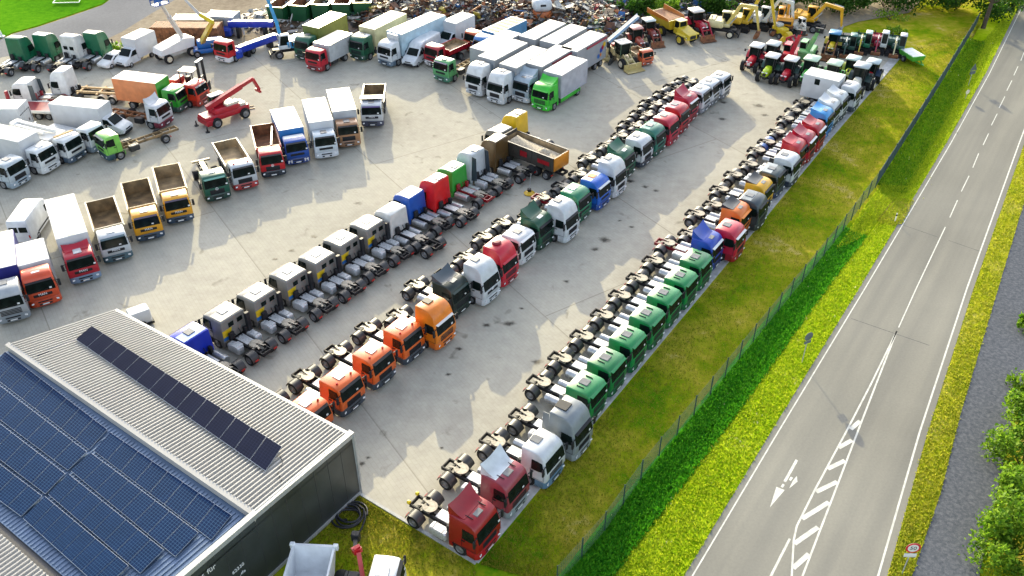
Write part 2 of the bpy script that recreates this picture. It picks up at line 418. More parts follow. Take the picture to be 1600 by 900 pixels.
def running_gear(p, ox, L, cabL, rear_x, n_rear=1, dual=True, chassis='frame', guards='plastic', r=.5, rim=None):
    part(chassis_me(L, cabL, rear_x, n_rear), 'chassis', MP[chassis] if chassis in MP else paint(chassis), p, (ox, 0, 0))
    for s in (1, -1):
        wheel(p, ox - 1.4, s * 1.03, r, .34, rim)
        part(guard_me(r + .11, -.2, .2, 0, 180), 'mudguard', MP['dark'], p, (ox - 1.4, s * 1.0, r))
        for k in range(n_rear):
            wheel(p, ox + rear_x - k * 1.3, s * .94, r, .58 if dual else .34, rim)
            if guards: part(guard_me(r + .11, -.33, .33), 'mudguard', MP[guards] if guards in MP else paint(guards), p, (ox + rear_x - k * 1.3, s * .94, r))
        part(tail_me(), 'tail_light', MP['red'], p, (ox + rear_x - (n_rear - 1) * 1.3 - r - .11, s * .93, .60))

def tractor_unit(px, py, z, heading, label, col, ax=None, group=None, tank=('round', 'round'), axles=1, chassis='frame', guards='plastic', cap=False, plate=True, cat='tractor unit', **kw):
    st = kw.get('st', 'mid'); Lc = kw.get('L', 2.2); ox = 3.0; L = 5.85 + (axles - 1) * .9
    hx = kw.get('hx'); 
    if hx is None: hx = -1.0 if kw.get('deflector') or (st == 'low' and Lc < 1.9) else -1.25 if st == 'low' else -1.55 if st == 'mid' else -1.75
    p = placed('tractor_unit', label, cat, px, py, z or ZR[st], heading, ox + (hx if ax is None else ax), group)
    make_cab(p, ox, col, **kw)
    rx = -5.0 if axles == 1 else -4.7
    running_gear(p, ox, L, Lc, rx, axles, True, chassis, guards)
    part(fifth_me(), 'fifth_wheel', MP['grease'], p, (ox - 4.55, 0, 1.14))
    x0 = -max(Lc, 2.2) - .12; TL = 1.45
    for s, k in zip((1, -1), tank):
        if k: part(tank_me(k, TL if k == 'round' else 1.3), 'fuel_tank', MP['alu'] if k == 'round' else MP['tread'], p, (ox + x0 - TL / 2 - .08, s * .90, 0))
    if plate: part(catwalk_me(1.35), 'catwalk', MP['tread'], p, (ox - Lc - 1.0, 0, 0))
    if cap:
        for s in (1, -1): part(cap_me(), 'marker_light', mat('yellow_lens', (.75, .55, .02), .35), p, (ox - L - .05, s * .42, 1.06))
    return p
@lru_cache(None)
def cap_me(): return MB().lathe([(.02, -.1), (.12, -.09), (.14, 0), (.12, .09), (.02, .1)], 12, 'x').mesh('marker_light')

# ---------------------------------------------------------------- load bodies
@lru_cache(None)
def box_me(x0, x1, z0, z1, wd=2.5):
    m = MB(); h = wd / 2
    m.box(x1, x0, -h, h, z0, z1, .04)
    for x in (x0 - .05, x1 + .05):
        for y in (-h, h): m.box(x - .05, x + .05, y - .02, y + .02, z0 + .05, z1 - .03)
    for y in (-h, h):
        m.box(x1 + .02, x0 - .02, y - .025, y + .025, z0 - .02, z0 + .14); m.box(x1 + .02, x0 - .02, y - .02, y + .02, z1 - .10, z1 + .005)
    for y in (-.02, .02): m.box(x1 - .02, x1 + .01, y - .012, y + .012, z0 + .1, z1 - .1)
    for y in (-.75, -.3, .3, .75): m.box(x1 - .04, x1, y - .02, y + .02, z0 + .1, z1 - .15)
    return m.mesh('cargo_box', 30)
@lru_cache(None)
def box_roof_me(x0, x1, z1, wd=2.5):
    m = MB().box(x1 + .03, x0 - .03, -wd / 2 + .04, wd / 2 - .04, z1 - .02, z1 + .025, .02); n = 5
    for i in range(1, n): x = x1 + (x0 - x1) * i / n; m.box(x - .015, x + .015, -wd / 2 + .07, wd / 2 - .07, z1 + .02, z1 + .034)
    return m.mesh('roof', 30)
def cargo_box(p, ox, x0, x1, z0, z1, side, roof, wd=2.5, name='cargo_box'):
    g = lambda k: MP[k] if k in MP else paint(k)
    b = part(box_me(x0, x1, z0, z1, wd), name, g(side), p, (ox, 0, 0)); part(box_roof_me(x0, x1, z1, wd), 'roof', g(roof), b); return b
@lru_cache(None)
def tip_me(x0, x1, z0, z1, wd, flare=.08, head=.25, t=.07):
    m = MB(); h = wd / 2; hb = h - flare
    def wall(a, b): m.loft([a, b])
    for s in (1, -1):
        m.loft([[(x, s * hb, z0), (x, s * h, z1), (x, s * (h - t), z1), (x, s * (hb - t), z0)] for x in (x0, x1)])
        k = 1
        while x0 - k * .8 > x1:
            m.loft([[(x, s * hb, z0), (x, s * (h + .0), z1), (x, s * (h + .06), z1), (x, s * (hb + .06), z0)] for x in (x0 - k * .8 - .05, x0 - k * .8 + .05)]); k += 1
        m.box(x1, x0, s * h - .06, s * h + .06, z1 - .05, z1 + .05)
    m.box(x1, x0, -hb, hb, z0 - .06, z0)
    m.loft([[(x0, -hb, z0), (x0, hb, z0), (x0, h, z1 + head), (x0, -h, z1 + head)], [(x0 - t, -hb, z0), (x0 - t, hb, z0), (x0 - t, h, z1 + head), (x0 - t, -h, z1 + head)]])
    m.loft([[(x1, -hb, z0), (x1, hb, z0), (x1, h, z1), (x1, -h, z1)], [(x1 + t, -hb, z0), (x1 + t, hb, z0), (x1 + t, h, z1), (x1 + t, -h, z1)]])
    if head > .4: m.loft([[(x0 + a, -h, z1 + head - b), (x0 + a, h, z1 + head - b), (x0 + a, h, z1 + head + .05 - b), (x0 + a, -h, z1 + head + .05 - b)] for a, b in ((0, 0), (.9, .05))])
    return m.mesh('tipper_body', 0)
@lru_cache(None)
def liner_me(x0, x1, z0, z1, wd, flare=.08, head=.25):
    m = MB(); h = wd / 2 - .075; hb = h - flare; e = .075
    a = [(x0 - e, -hb, z0 + .01), (x0 - e, hb, z0 + .01), (x1 + e, hb, z0 + .01), (x1 + e, -hb, z0 + .01)]; b = [(x0 - e, -h, z1 - .03), (x0 - e, h, z1 - .03), (x1 + e, h, z1 - .03), (x1 + e, -h, z1 - .03)]
    m.add(a + b, [(0, 1, 2, 3), (0, 1, 5, 4), (1, 2, 6, 5), (2, 3, 7, 6), (3, 0, 4, 7)]); return m.mesh('bed_lining', 0)
def tipper(p, ox, x0, x1, z0, z1, col, liner, wd=2.5, flare=.08, head=.25):
    b = part(tip_me(x0, x1, z0, z1, wd, flare, head), 'tipper_body', MP[col] if col in MP else paint(col), p, (ox, 0, 0))
    part(liner_me(x0, x1, z0, z1, wd, flare, head), 'bed_lining', MP[liner], b); return b

def rigid_truck(px, py, z, heading, label, col, L=8.0, n_rear=1, ax=None, group=None, name='box_truck', cat='truck', chassis='frame', guards=None, dual=True, rear=None, **kw):
    st = kw.get('st', 'low'); Lc = kw.setdefault('L', 1.7) if 'Lc' not in kw else kw.pop('Lc'); kw['L'] = Lc; ox = L / 2
    kw.setdefault('st', 'low')
    hx = kw.get('hx')
    if hx is None: hx = -1.0 if kw.get('deflector') or (st == 'low' and Lc < 1.9) else -1.25 if st == 'low' else -1.55 if st == 'mid' else -1.75
    p = placed(name, label, cat, px, py, z or ZR[st], heading, ox + (hx if ax is None else ax), group)
    make_cab(p, ox, col, **kw)
    rx = rear if rear else -(L - 1.9) + (n_rear - 1) * 1.0
    running_gear(p, ox, L, Lc, rx, n_rear, dual, chassis, guards)
    part(tank_me('box', 1.1), 'fuel_tank', MP['plastic'], p, (ox - 3.1, .86, 0))
    part(tank_me('box', 1.1), 'battery_box', MP['dark'], p, (ox - 3.1, -.86, 0))
    return p, ox

# ---------------------------------------------------------------- vans and car
@lru_cache(None)
def van_me(L=5.9, zr=2.6, w=1.0, Lb=None):
    """body of a van: bonnet, raked windscreen, tall roof; cut behind the cab when Lb is given"""
    e = -(Lb or L); pr = [(e, .42), (-.25, .42), (-.04, .5), (0, .8), (-.10, .98), (-.55, 1.18), (-.95, 1.32), (-1.75, 2.12 if zr > 2.2 else 2.0), (-2.0, zr - .22), (-2.5, zr - .05), (-3.0 if not Lb else e + .3, zr), (e + .1, zr - .03), (e, zr - .2)]
    rings = []
    for f, k in ((-1, .16), (-.97, .07), (-.90, 0), (.90, 0), (.97, .07), (1, .16)):
        ring = []
        for x, z in pr:
            X = x - k * 1.4 if x > -.3 else x + k * .3 if x < e + .15 else x
            wd = w * (1 - .13 * max(0, (z - 1.15) / 1.5)); ring.append((X, f * wd, z - k * .9 * max(0, min(1, (z - 1.2) / .8))))
        rings.append(ring)
    return MB().loft(rings).mesh('body', 40)
@lru_cache(None)
def van_glass_me(kind, zr=2.6, w=1.0):
    m = MB(); W = lambda z: w * (1 - .13 * max(0, (z - 1.15) / 1.5))
    if kind == 'front':
        r = lambda o: [(-1.0 + o, -.80, 1.385 + o), (-1.0 + o, .80, 1.385 + o), (-1.70 + o, .74, 2.08 + o), (-1.70 + o, -.74, 2.08 + o)]; m.loft([r(-.03), r(.012)])
    elif kind == 'side':
        q = [(-1.2, 1.36), (-1.72, 1.92), (-2.5, 1.96), (-2.5, 1.34)]; m.loft([[(x, W(z) - .05, z) for x, z in q], [(x, W(z) + .006, z) for x, z in q]])
    return m.mesh('windscreen' if kind == 'front' else 'side_window', 0)
@lru_cache(None)
def rear_glass_me(w): return MB().box(-.02, .02, -w, w, -.27, .27, .015).mesh('rear_window')
@lru_cache(None)
def strip_me(L): return MB().box(-L, 0, -.012, .012, -.07, .07).mesh('side_moulding')
def van(px, py, z, heading, label, L=5.9, zr=2.6, col='e9ecef', box=None, ax=None, group=None, name='panel_van', bump='dark'):
    ox = L / 2; pc = paint(col)
    p = placed(name, label, 'van', px, py, z, heading, ox + (ax if ax is not None else -L / 2), group)
    b = part(van_me(L, zr, 1.0, 2.75 if box else None), 'body', pc, p, (ox, 0, 0))
    part(van_glass_me('front'), 'windscreen', MP['glass'], b)
    for s in (1, -1):
        g = part(van_glass_me('side'), 'side_window', MP['glass'], b); g.scale = (1, s, 1)
        part(light_me(), 'headlight', MP['lamp'], b, (-.17, s * .74, .88), rot=(0, -.5, -s * .5))
        mm = part(MB_van_mirror(), 'mirror', MP['dark'], b); mm.scale = (1, s, 1)
        wheel(p, ox - 1.0, s * .88, .34, .24); wheel(p, ox - L + 1.25, s * .88, .34, .24)
        if not box:
            part(rear_glass_me(.36), 'rear_window', MP['glass'], b, (-L - .005, s * .42, 1.72)); part(tail_me(), 'tail_light', MP['red'], b, (-L - .0, s * .82, 1.0), rot=(R(90), 0, 0))
            part(strip_me(L * .5), 'side_moulding', MP['dark'], b, (-L * .28, s * 1.0, .68))
    part(van_bumper_me(), 'bumper', MP[bump], p, (ox, 0, 0)); part(van_grille_me(), 'grille', MP['dark'], b)
    if box:
        x0, x1, z0, z1 = box; part(MB().box(-L, -2.6, -.5, .5, .45, .7).mesh('chassis'), 'chassis', MP['frame'], p, (ox, 0, 0))
        cargo_box(p, ox, x0, x1, z0, z1, 'boxside', 'boxroof', 2.2)
    return p, ox
@lru_cache(None)
def MB_van_mirror(): return MB().box(-1.5, -1.36, .98, 1.2, 1.4, 1.68, .04).mesh('mirror')
@lru_cache(None)
def van_bumper_me(): return MB().loft([[(-.5, -1.0, z), (-.2, -.98, z), (.03 - i, -.6, z), (.03 - i, .6, z), (-.2, .98, z), (-.5, 1.0, z)] for z, i in ((.3, .06), (.38, 0), (.62, 0), (.66, .05))]).mesh('bumper', 40)
@lru_cache(None)
def van_grille_me(): return MB().box(-.12, .0, -.45, .45, .72, .88, .03).mesh('grille')

# ================================================================ FARM AND BUILDING MACHINES (front is +x, origin under the middle)
def mp(k): return MP[k] if k in MP else paint(k)
def quick(p, name, m, fn, smooth=35, loc=(0, 0, 0), rot=None, label=None):
    b = MB(); fn(b); return part(b.mesh(name, smooth), name, mp(m) if isinstance(m, str) else m, p, loc, rot=rot, label=label)
@lru_cache(None)
def hood_me(L=1.75, wd=.42, nose=.18):
    r = lambda x, k, zt, zb: [(x, -wd * k, zb), (x, -wd * k, zt - .22), (x, -wd * k * .72, zt - .04), (x, 0, zt), (x, wd * k * .72, zt - .04), (x, wd * k, zt - .22), (x, wd * k, zb)]
    return MB().loft([r(.3, 1, 1.82, .95), r(.3 + L * .55, .95, 1.76, .95), r(.3 + L * .85, .86, 1.70 - nose * .4, .95), r(.3 + L, .66, 1.62 - nose, 1.0)]).mesh('bonnet', 40)
@lru_cache(None)
def ag_cab_me():
    m = MB()
    for s in (1, -1):
        for a, b in (((.28, .62, 1.2), (.05, .66, 2.75)), ((-.75, .72, 1.2), (-.8, .70, 2.75)), ((-1.25, .66, 1.5), (-1.2, .68, 2.75))): m.bar((a[0], s * a[1], a[2]), (b[0], s * b[1], b[2]), .07, .07)
    m.box(-1.2, .3, -.6, .6, .85, 1.3, .06); m.box(-1.6, 1.9, -.22, .22, .55, .95, .04)
    m.tube([(-1.15, -.9, .88), (-1.15, .9, .88)], .14, 8); m.tube([(1.35, -.85, .62), (1.35, .85, .62)], .1, 8)
    m.box(-1.95, -1.5, -.4, .4, .45, .75, .03); m.box(-.4, .25, .6, .85, .45, .55); m.box(-.4, .25, -.85, -.6, .45, .55)
    return m.mesh('cab_frame')
@lru_cache(None)
def ag_glass_me(): return MB().loft([[(.24, -.60, 1.32), (.24, .60, 1.32), (-1.2, .64, 1.42), (-1.2, -.64, 1.42)], [(.03, -.64, 2.72), (.03, .64, 2.72), (-1.18, .66, 2.72), (-1.18, -.66, 2.72)]]).mesh('cab_glass', 0)
@lru_cache(None)
def ag_roof_me(): return MB().box(-1.45, .28, -.82, .82, 2.72, 2.96, .11).mesh('cab_roof', 50)
@lru_cache(None)
def ag_fender_me(r): 
    m = MB(); arc_shell(m, 0, 0, r + .10, -.32, .32, 20, 165, 9, .06); return m.mesh('fender')
@lru_cache(None)
def ag_bits_me():
    m = MB(); m.tube([(.55, .5, 1.6), (.5, .55, 2.6), (.5, .55, 2.75)], .055, 8)
    for s in (1, -1): m.bar((.1, s * .7, 2.3), (.3, s * 1.15, 2.35), .03, .03); m.box(.24, .32, s * 1.2 - .12, s * 1.2 + .12, 2.1, 2.42, .02)
    return m.mesh('exhaust_and_mirrors')
def farm_tractor(px, py, heading, label, col, roof='boxroof', z=2.96, sc=1.0, rim='hub_cream', loader=None, fender=None, nosecol=None, group='farm tractors parked in the far corner', glass='glass', box=False):
    p = placed('farm_tractor', label, 'tractor', px, py, z * sc, heading, -.58 * sc, group); p.scale = (sc,) * 3
    rr, fr = .88, .62
    h = part(hood_me(), 'bonnet', paint(col), p)
    quick(h, 'grille', 'dark' if not nosecol else nosecol, lambda m: m.loft([[(1.9, -.2, 1.05), (1.9, .2, 1.05), (1.9, .24, 1.4), (1.9, -.24, 1.4)], [(2.08, -.2, 1.05), (2.08, .2, 1.05), (2.07, .22, 1.4), (2.07, -.22, 1.4)]]))
    part(ag_cab_me(), 'cab_frame', MP['dark'], p); part(ag_glass_me(), 'cab_glass', MP[glass], p); part(ag_roof_me(), 'cab_roof', mp(roof), p); part(ag_bits_me(), 'exhaust_and_mirrors', MP['dark'], p)
    for s in (1, -1):
        wheel(p, -1.15, s * .92, rr, .58, mp(rim), True); wheel(p, 1.35, s * .86, fr, .45, mp(rim), True)
        part(ag_fender_me(rr), 'fender', paint(fender or col), p, (-1.15, s * .86, rr))
        part(guard_me(fr + .09, -.2, .2, 40, 150), 'mudguard', MP['dark'], p, (1.35, s * .86, fr))
        part(light_me(), 'headlight', MP['lamp'], h, (1.98, s * .22, 1.46))
    if loader:
        quick(p, 'loader_arm', loader, lambda m: [m.bar((.2, s * .58, 1.75), (1.6, s * .6, 1.9), .14, .2) and m.bar((1.6, s * .6, 1.9), (2.9, s * .6, .6), .14, .2) for s in (1, -1)] + [m.bar((2.3, -.6, 1.2), (2.3, .6, 1.2), .12, .12)])
        quick(p, 'bucket', 'rust', lambda m: m.prism([(2.8, .15), (3.5, .1), (3.5, .16), (2.95, .22), (2.85, .8), (2.78, .8)], -1.0, 1.0))
    return p
def track_set(p, L, y, wd, h, col='dark'):
    n = 8; pr = [(L / 2 - h / 2 + h / 2 * math.cos(R(a)), h / 2 + h / 2 * math.sin(R(a))) for a in range(-90, 91, 22)] + [(-L / 2 + h / 2 + h / 2 * math.cos(R(a)), h / 2 + h / 2 * math.sin(R(a))) for a in range(90, 271, 22)]
    for s in (1, -1):
        def f(m):
            m.prism(pr, s * y - wd / 2, s * y + wd / 2)
            k = -L / 2 + .2
            while k < L / 2 - .1:
                for z in (0.0, h): m.box(k - .04, k + .04, s * y - wd / 2 - .01, s * y + wd / 2 + .01, max(0.0, z - .03), z + .03)
                k += .22
            m.lathe([(.05, -wd * .53), (h * .36, -wd * .53), (h * .36, wd * .53), (.05, wd * .53)], 12, 'y', (L / 2 - h / 2, s * y, h / 2)); m.lathe([(.05, -wd * .53), (h * .36, -wd * .53), (h * .36, wd * .53), (.05, wd * .53)], 12, 'y', (-L / 2 + h / 2, s * y, h / 2))
        quick(p, 'track', 'tyre', f)
def bucket_fn(x, z, a, w, s=1.0):
    ca, sa = math.cos(R(a)), math.sin(R(a)); T = lambda u, v: (x + (u * ca - v * sa) * s, z + (u * sa + v * ca) * s)
    pr = [T(0, .12), T(.18, -.1), T(.12, -.55), T(-.2, -.9), T(-.7, -.85), T(-.72, -.78), T(-.25, -.78), T(-.05, -.5), T(0, -.15), T(-.1, .05)]
    def f(m):
        m.prism(pr, -w, w); side = [T(.15, -.1), T(.1, -.55), T(-.2, -.88), T(-.7, -.83), T(-.35, -.2)]
        for y in (-w, w): m.prism(side, y - .03, y + .03)
    return f
def excavator(px, py, z, ax, heading, label, col, boom, house=0, sc=1.0, wheeled=True, cabcol=None, roofcol=None, boomcol=None, bw=.55, ba=-30, blade=False, group=None, mini=False, canopy=False, bucket='rust', name='excavator'):
    """boom = [(x, z), ...] joints of boom and stick; house = slew angle of the upper part"""
    p = placed(name, label, 'excavator', px, py, z * sc, heading, ax * sc, group); p.scale = (sc,) * 3
    hz = R(house)
    if wheeled:
        quick(p, 'undercarriage', 'frame', lambda m: (m.box(-2.1, 2.1, -.45, .45, .6, 1.0, .05), m.tube([(-1.35, -1.0, .55), (-1.35, 1.0, .55)], .12), m.tube([(1.35, -1.0, .55), (1.35, 1.0, .55)], .12), m.lathe([(.7, 1.0), (.7, 1.25)], 16, 'z'), m.bar((2.1, 0, .8), (2.5, 0, .6), 1.6, .2), m.box(2.4, 2.55, -1.2, 1.2, .25, .8, .03)))
        for s in (1, -1):
            for x in (-1.35, 1.35): wheel(p, x, s * 1.0, .55, .5, mp('hub_cream') if col.startswith('e') else None)
    else:
        track_set(p, 3.3 if not mini else 2.6, .95 if not mini else .8, .5, .75)
        quick(p, 'undercarriage', 'frame', lambda m: (m.box(-.9, .9, -.7, .7, .35, .75, .05), m.lathe([(.6, .75), (.6, 1.0)], 16, 'z')))
    if blade: quick(p, 'blade', 'dark' if blade is True else blade, lambda m: (m.prism([(1.75, .08), (1.85, .1), (1.78, .35), (1.85, .62), (1.76, .62), (1.70, .35)], -1.05, 1.05), m.bar((.8, .5, .45), (1.75, .5, .3), .12, .12), m.bar((.8, -.5, .45), (1.75, -.5, .3), .12, .12)))
    zt = 1.25 if wheeled else 1.0; bk = -1.9 if not mini else -1.1
    h = quick(p, 'house', col, lambda m: (m.box(bk, .3, -1.15, 1.15, zt, zt + .95, .16), m.box(bk + .1, -.9, -1.0, 1.0, zt + .9, zt + 1.12, .1), m.box(.1, 1.1, -.45, .35, zt, zt + .45, .05)), rot=(0, 0, hz))
    quick(h, 'exhaust', 'dark', lambda m: (m.tube([(bk + .5, -.6, zt + 1.0), (bk + .5, -.6, zt + 1.5)], .07), m.box(bk - .02, bk + .1, -.9, .9, zt + .3, zt + .7, .02)))
    c = quick(h, 'cab', cabcol or col, lambda m: ([m.bar((x, y, zt + .1), (x2, y * 1.0, zt + 1.75), .09, .09) for x, x2 in ((1.25, .95), (-.15, -.1)) for y in (.38, 1.12)] + [m.box(-.2, 1.3, .35, 1.15, zt, zt + (.5 if not canopy else .2), .04)]))
    if not canopy: quick(c, 'cab_glass', 'glass', lambda m: m.loft([[(1.22, .40, zt + .4), (1.22, 1.10, zt + .4), (-.12, 1.10, zt + .4), (-.12, .40, zt + .4)], [(.95, .42, zt + 1.7), (.95, 1.09, zt + 1.7), (-.1, 1.09, zt + 1.7), (-.1, .42, zt + 1.7)]]), 0)
    else: quick(c, 'seat', 'dark', lambda m: (m.box(.0, .5, .5, 1.0, zt + .2, zt + .6, .06), m.box(-.1, .08, .5, 1.0, zt + .5, zt + 1.1, .05)))
    quick(c, 'cab_roof', roofcol or col, lambda m: m.box(-.25, 1.08, .32, 1.18, zt + 1.7, zt + 1.85, .07), 50)
    b = [(.7, zt + .35)] + list(boom); W = .34 if not mini else .2
    def bm(m):
        for i in range(len(b) - 2):
            m.bar((b[i][0], -.05, b[i][1]), (b[i + 1][0], -.05, b[i + 1][1]), W, .42 if not mini else .26)
            m.lathe([(.24 * (1 if not mini else .6), -W * .6), (.24 * (1 if not mini else .6), W * .6)], 10, 'y', (b[i + 1][0], -.05, b[i + 1][1]))
    bo = quick(h, 'boom', boomcol or col, bm)
    quick(h, 'stick', boomcol or col, lambda m: m.bar((b[-2][0], -.05, b[-2][1]), (b[-1][0], -.05, b[-1][1]), W * .8, .4 if not mini else .24, W * .7, .22))
    quick(bo, 'hydraulic_ram', 'steel', lambda m: (m.tube([(.9, .12, zt + .25), ((b[1][0] + .9) / 2 + .3, .12, (b[1][1] + zt) / 2)], .07), m.tube([(.9, -.22, zt + .25), ((b[1][0] + .9) / 2 + .3, -.22, (b[1][1] + zt) / 2)], .07), m.tube([((b[-3][0] + b[-2][0]) / 2, -.05, (b[-3][1] + b[-2][1]) / 2 + .35), (b[-2][0] + .15, -.05, b[-2][1] + .3)], .07)))
    quick(h, 'bucket', bucket, bucket_fn(b[-1][0], b[-1][1], ba, bw, 1.0 if not mini else .6), 20)
    return p

# ================================================================ THE SETTING
def poly(pts, z=0): return [gp(x, y, z) for x, y in pts]
def noise_ground(name, stops, s1, s2, rough=.95, bump=.3, bs=8, extra=None, lo=.35, hi=.68):
    """ground material: two noises mixed through a colour ramp (world-sized object coordinates)"""
    m = bpy.data.materials.new(name); t, b = nodes_of(m); N = t.nodes.new; L = t.links.new
    tc = N('ShaderNodeTexCoord'); n1 = N('ShaderNodeTexNoise'); n1.inputs['Scale'].default_value = s1; n1.inputs['Detail'].default_value = 4; n1.inputs['Distortion'].default_value = .4
    n2 = N('ShaderNodeTexNoise'); n2.inputs['Scale'].default_value = s2; n2.inputs['Detail'].default_value = 8; n2.inputs['Roughness'].default_value = .7
    L(tc.outputs['Object'], n1.inputs['Vector']); L(tc.outputs['Object'], n2.inputs['Vector'])
    mx = N('ShaderNodeMix'); mx.inputs[0].default_value = .45; L(n1.outputs[0], mx.inputs[2]); L(n2.outputs[0], mx.inputs[3])
    rp = N('ShaderNodeValToRGB'); e = rp.color_ramp.elements
    while len(e) < len(stops): e.new(.5)
    for i, c in enumerate(stops): e[i].position = lo + (hi - lo) * i / (len(stops) - 1); e[i].color = lin(c)
    L(mx.outputs[0], rp.inputs[0]); col = rp.outputs[0]
    if extra: col = extra(t, tc, col)
    L(col, b.inputs['Base Color']); b.inputs['Roughness'].default_value = rough; b.inputs['Specular IOR Level'].default_value = .0
    bp = N('ShaderNodeBump'); bp.inputs['Strength'].default_value = bump; bp.inputs['Distance'].default_value = .08
    n3 = N('ShaderNodeTexNoise'); n3.inputs['Scale'].default_value = bs; n3.inputs['Detail'].default_value = 8; L(tc.outputs['Object'], n3.inputs['Vector'])
    L(n3.outputs[0], bp.inputs['Height']); L(bp.outputs[0], b.inputs['Normal'])
    M[name] = m; return m
def mixc(t, fac, a, b, mode='MIX'):
    x = t.nodes.new('ShaderNodeMix'); x.data_type = 'RGBA'; x.blend_type = mode
    for s, v in ((x.inputs[0], fac), (x.inputs[6], a), (x.inputs[7], b)):
        if hasattr(v, 'is_linked') or isinstance(v, bpy.types.NodeSocket): t.links.new(v, s)
        else: s.default_value = v
    return x.outputs[2]
YARD_ROT = R(56.5)
def yard_extra(t, tc, col):
    N = t.nodes.new; L = t.links.new
    mp_ = N('ShaderNodeMapping'); mp_.inputs['Rotation'].default_value = (0, 0, YARD_ROT); L(tc.outputs['Object'], mp_.inputs[0])
    br = N('ShaderNodeTexBrick'); br.inputs['Scale'].default_value = 1.0; br.inputs['Brick Width'].default_value = .6; br.inputs['Row Height'].default_value = .3; br.inputs['Mortar Size'].default_value = .018
    br.inputs['Color1'].default_value = (1, 1, 1, 1); br.inputs['Color2'].default_value = (.965, .965, .96, 1); br.inputs['Mortar'].default_value = (.90, .895, .88, 1); L(mp_.outputs[0], br.inputs[0])
    c = mixc(t, 1.0, col, br.outputs[0], 'MULTIPLY')
    # joints between the big laying fields and the drip stains
    b2 = N('ShaderNodeTexBrick'); b2.inputs['Scale'].default_value = 1.0; b2.inputs['Brick Width'].default_value = 31; b2.inputs['Row Height'].default_value = 17; b2.inputs['Mortar Size'].default_value = .05
    b2.inputs['Color1'].default_value = (1, 1, 1, 1); b2.inputs['Color2'].default_value = (.96, .96, .95, 1); b2.inputs['Mortar'].default_value = (.72, .71, .69, 1); L(mp_.outputs[0], b2.inputs[0])
    c = mixc(t, 1.0, c, b2.outputs[0], 'MULTIPLY')
    vo = N('ShaderNodeTexNoise'); vo.inputs['Scale'].default_value = .55; vo.inputs['Detail'].default_value = 6; vo.inputs['Distortion'].default_value = .6; L(tc.outputs['Object'], vo.inputs['Vector'])
    rp = N('ShaderNodeValToRGB'); rp.color_ramp.elements[0].position = .645; rp.color_ramp.elements[1].position = .74; L(vo.outputs[0], rp.inputs[0])
    ml = N('ShaderNodeMath'); ml.operation = 'MULTIPLY'; ml.inputs[1].default_value = .55; L(rp.outputs[0], ml.inputs[0])
    c = mixc(t, ml.outputs[0], c, (.10, .085, .06, 1))
    return c
_rd = gp(1352, 450) - gp(1216, 675); ROAD_ROT = math.atan2(_rd.x, _rd.y)
def road_extra(t, tc, col):
    N = t.nodes.new; L = t.links.new
    mp_ = N('ShaderNodeMapping'); mp_.inputs['Rotation'].default_value = (0, 0, ROAD_ROT); L(tc.outputs['Object'], mp_.inputs[0])
    m2 = N('ShaderNodeMapping'); m2.inputs['Scale'].default_value = (.8, .03, 1); L(mp_.outputs[0], m2.inputs[0])
    n = N('ShaderNodeTexNoise'); n.inputs['Scale'].default_value = 1; n.inputs['Detail'].default_value = 4; L(m2.outputs[0], n.inputs['Vector'])
    rp = N('ShaderNodeValToRGB'); rp.color_ramp.elements[0].position = .35; rp.color_ramp.elements[0].color = (.86, .86, .87, 1); rp.color_ramp.elements[1].position = .65; rp.color_ramp.elements[1].color = (1.05, 1.04, 1.02, 1); L(n.outputs[0], rp.inputs[0])
    return mixc(t, 1.0, col, rp.outputs[0], 'MULTIPLY')
yard_m = noise_ground('yard_paving', [(.325, .30, .255), (.41, .385, .325), (.475, .445, .37)], .05, .9, .85, .06, 14, yard_extra)
grass_m = noise_ground('mown_grass', [(.07, .19, .004), (.20, .25, .008), (.34, .30, .03), (.50, .39, .16)], .16, 1.0, .95, .9, 5)
verge_m = noise_ground('verge_grass', [(.17, .33, .004), (.32, .45, .006), (.46, .54, .02), (.60, .55, .16)], .25, 2.2, .95, 1.0, 5)
lush_m = noise_ground('ditch_green', [(.02, .17, .006), (.05, .27, .008), (.12, .34, .015)], .4, 2.5, .95, 1.0, 4)
dry_m = noise_ground('dry_verge', [(.19, .26, .006), (.34, .34, .015), (.48, .40, .12)], .3, 2.5, .95, .8, 6)
meadow_m = noise_ground('meadow', [(.03, .12, .006), (.07, .21, .008), (.12, .27, .012)], .05, 1.0, .95, .8, 4)
soil_m = noise_ground('scrapyard_soil', [(.15, .12, .09), (.26, .22, .165), (.36, .31, .24)], .06, 1.3, .95, .6, 4)
road_m = noise_ground('road_asphalt', [(.19, .184, .162), (.22, .213, .187), (.25, .242, .212)], .08, 6, .85, .15, 40, road_extra)
lane_m = noise_ground('lane_asphalt', [(.16, .16, .165), (.20, .20, .205), (.25, .245, .24)], .08, 2.5, .85, .2, 30)
gravel_m = noise_ground('track_gravel', [(.06, .066, .078), (.09, .097, .112), (.135, .14, .155)], 4.0, 16, .95, .3, 14, lo=.36, hi=.64)
kerb_m = mat('kerb_concrete', (.40, .40, .39), .85, var=.2, scale=2)
mark_m = mat('road_paint', (.50, .495, .45), .75, var=.22, scale=2.5, detail=8)
stone_m = noise_ground('fence_stones', [(.10, .08, .05), (.25, .21, .16), (.62, .60, .56)], 1.2, 6, .95, .8, 12, lo=.35, hi=.7)
oil_m = mat('oil_stain', (.06, .05, .035), .7, var=.5, scale=3)
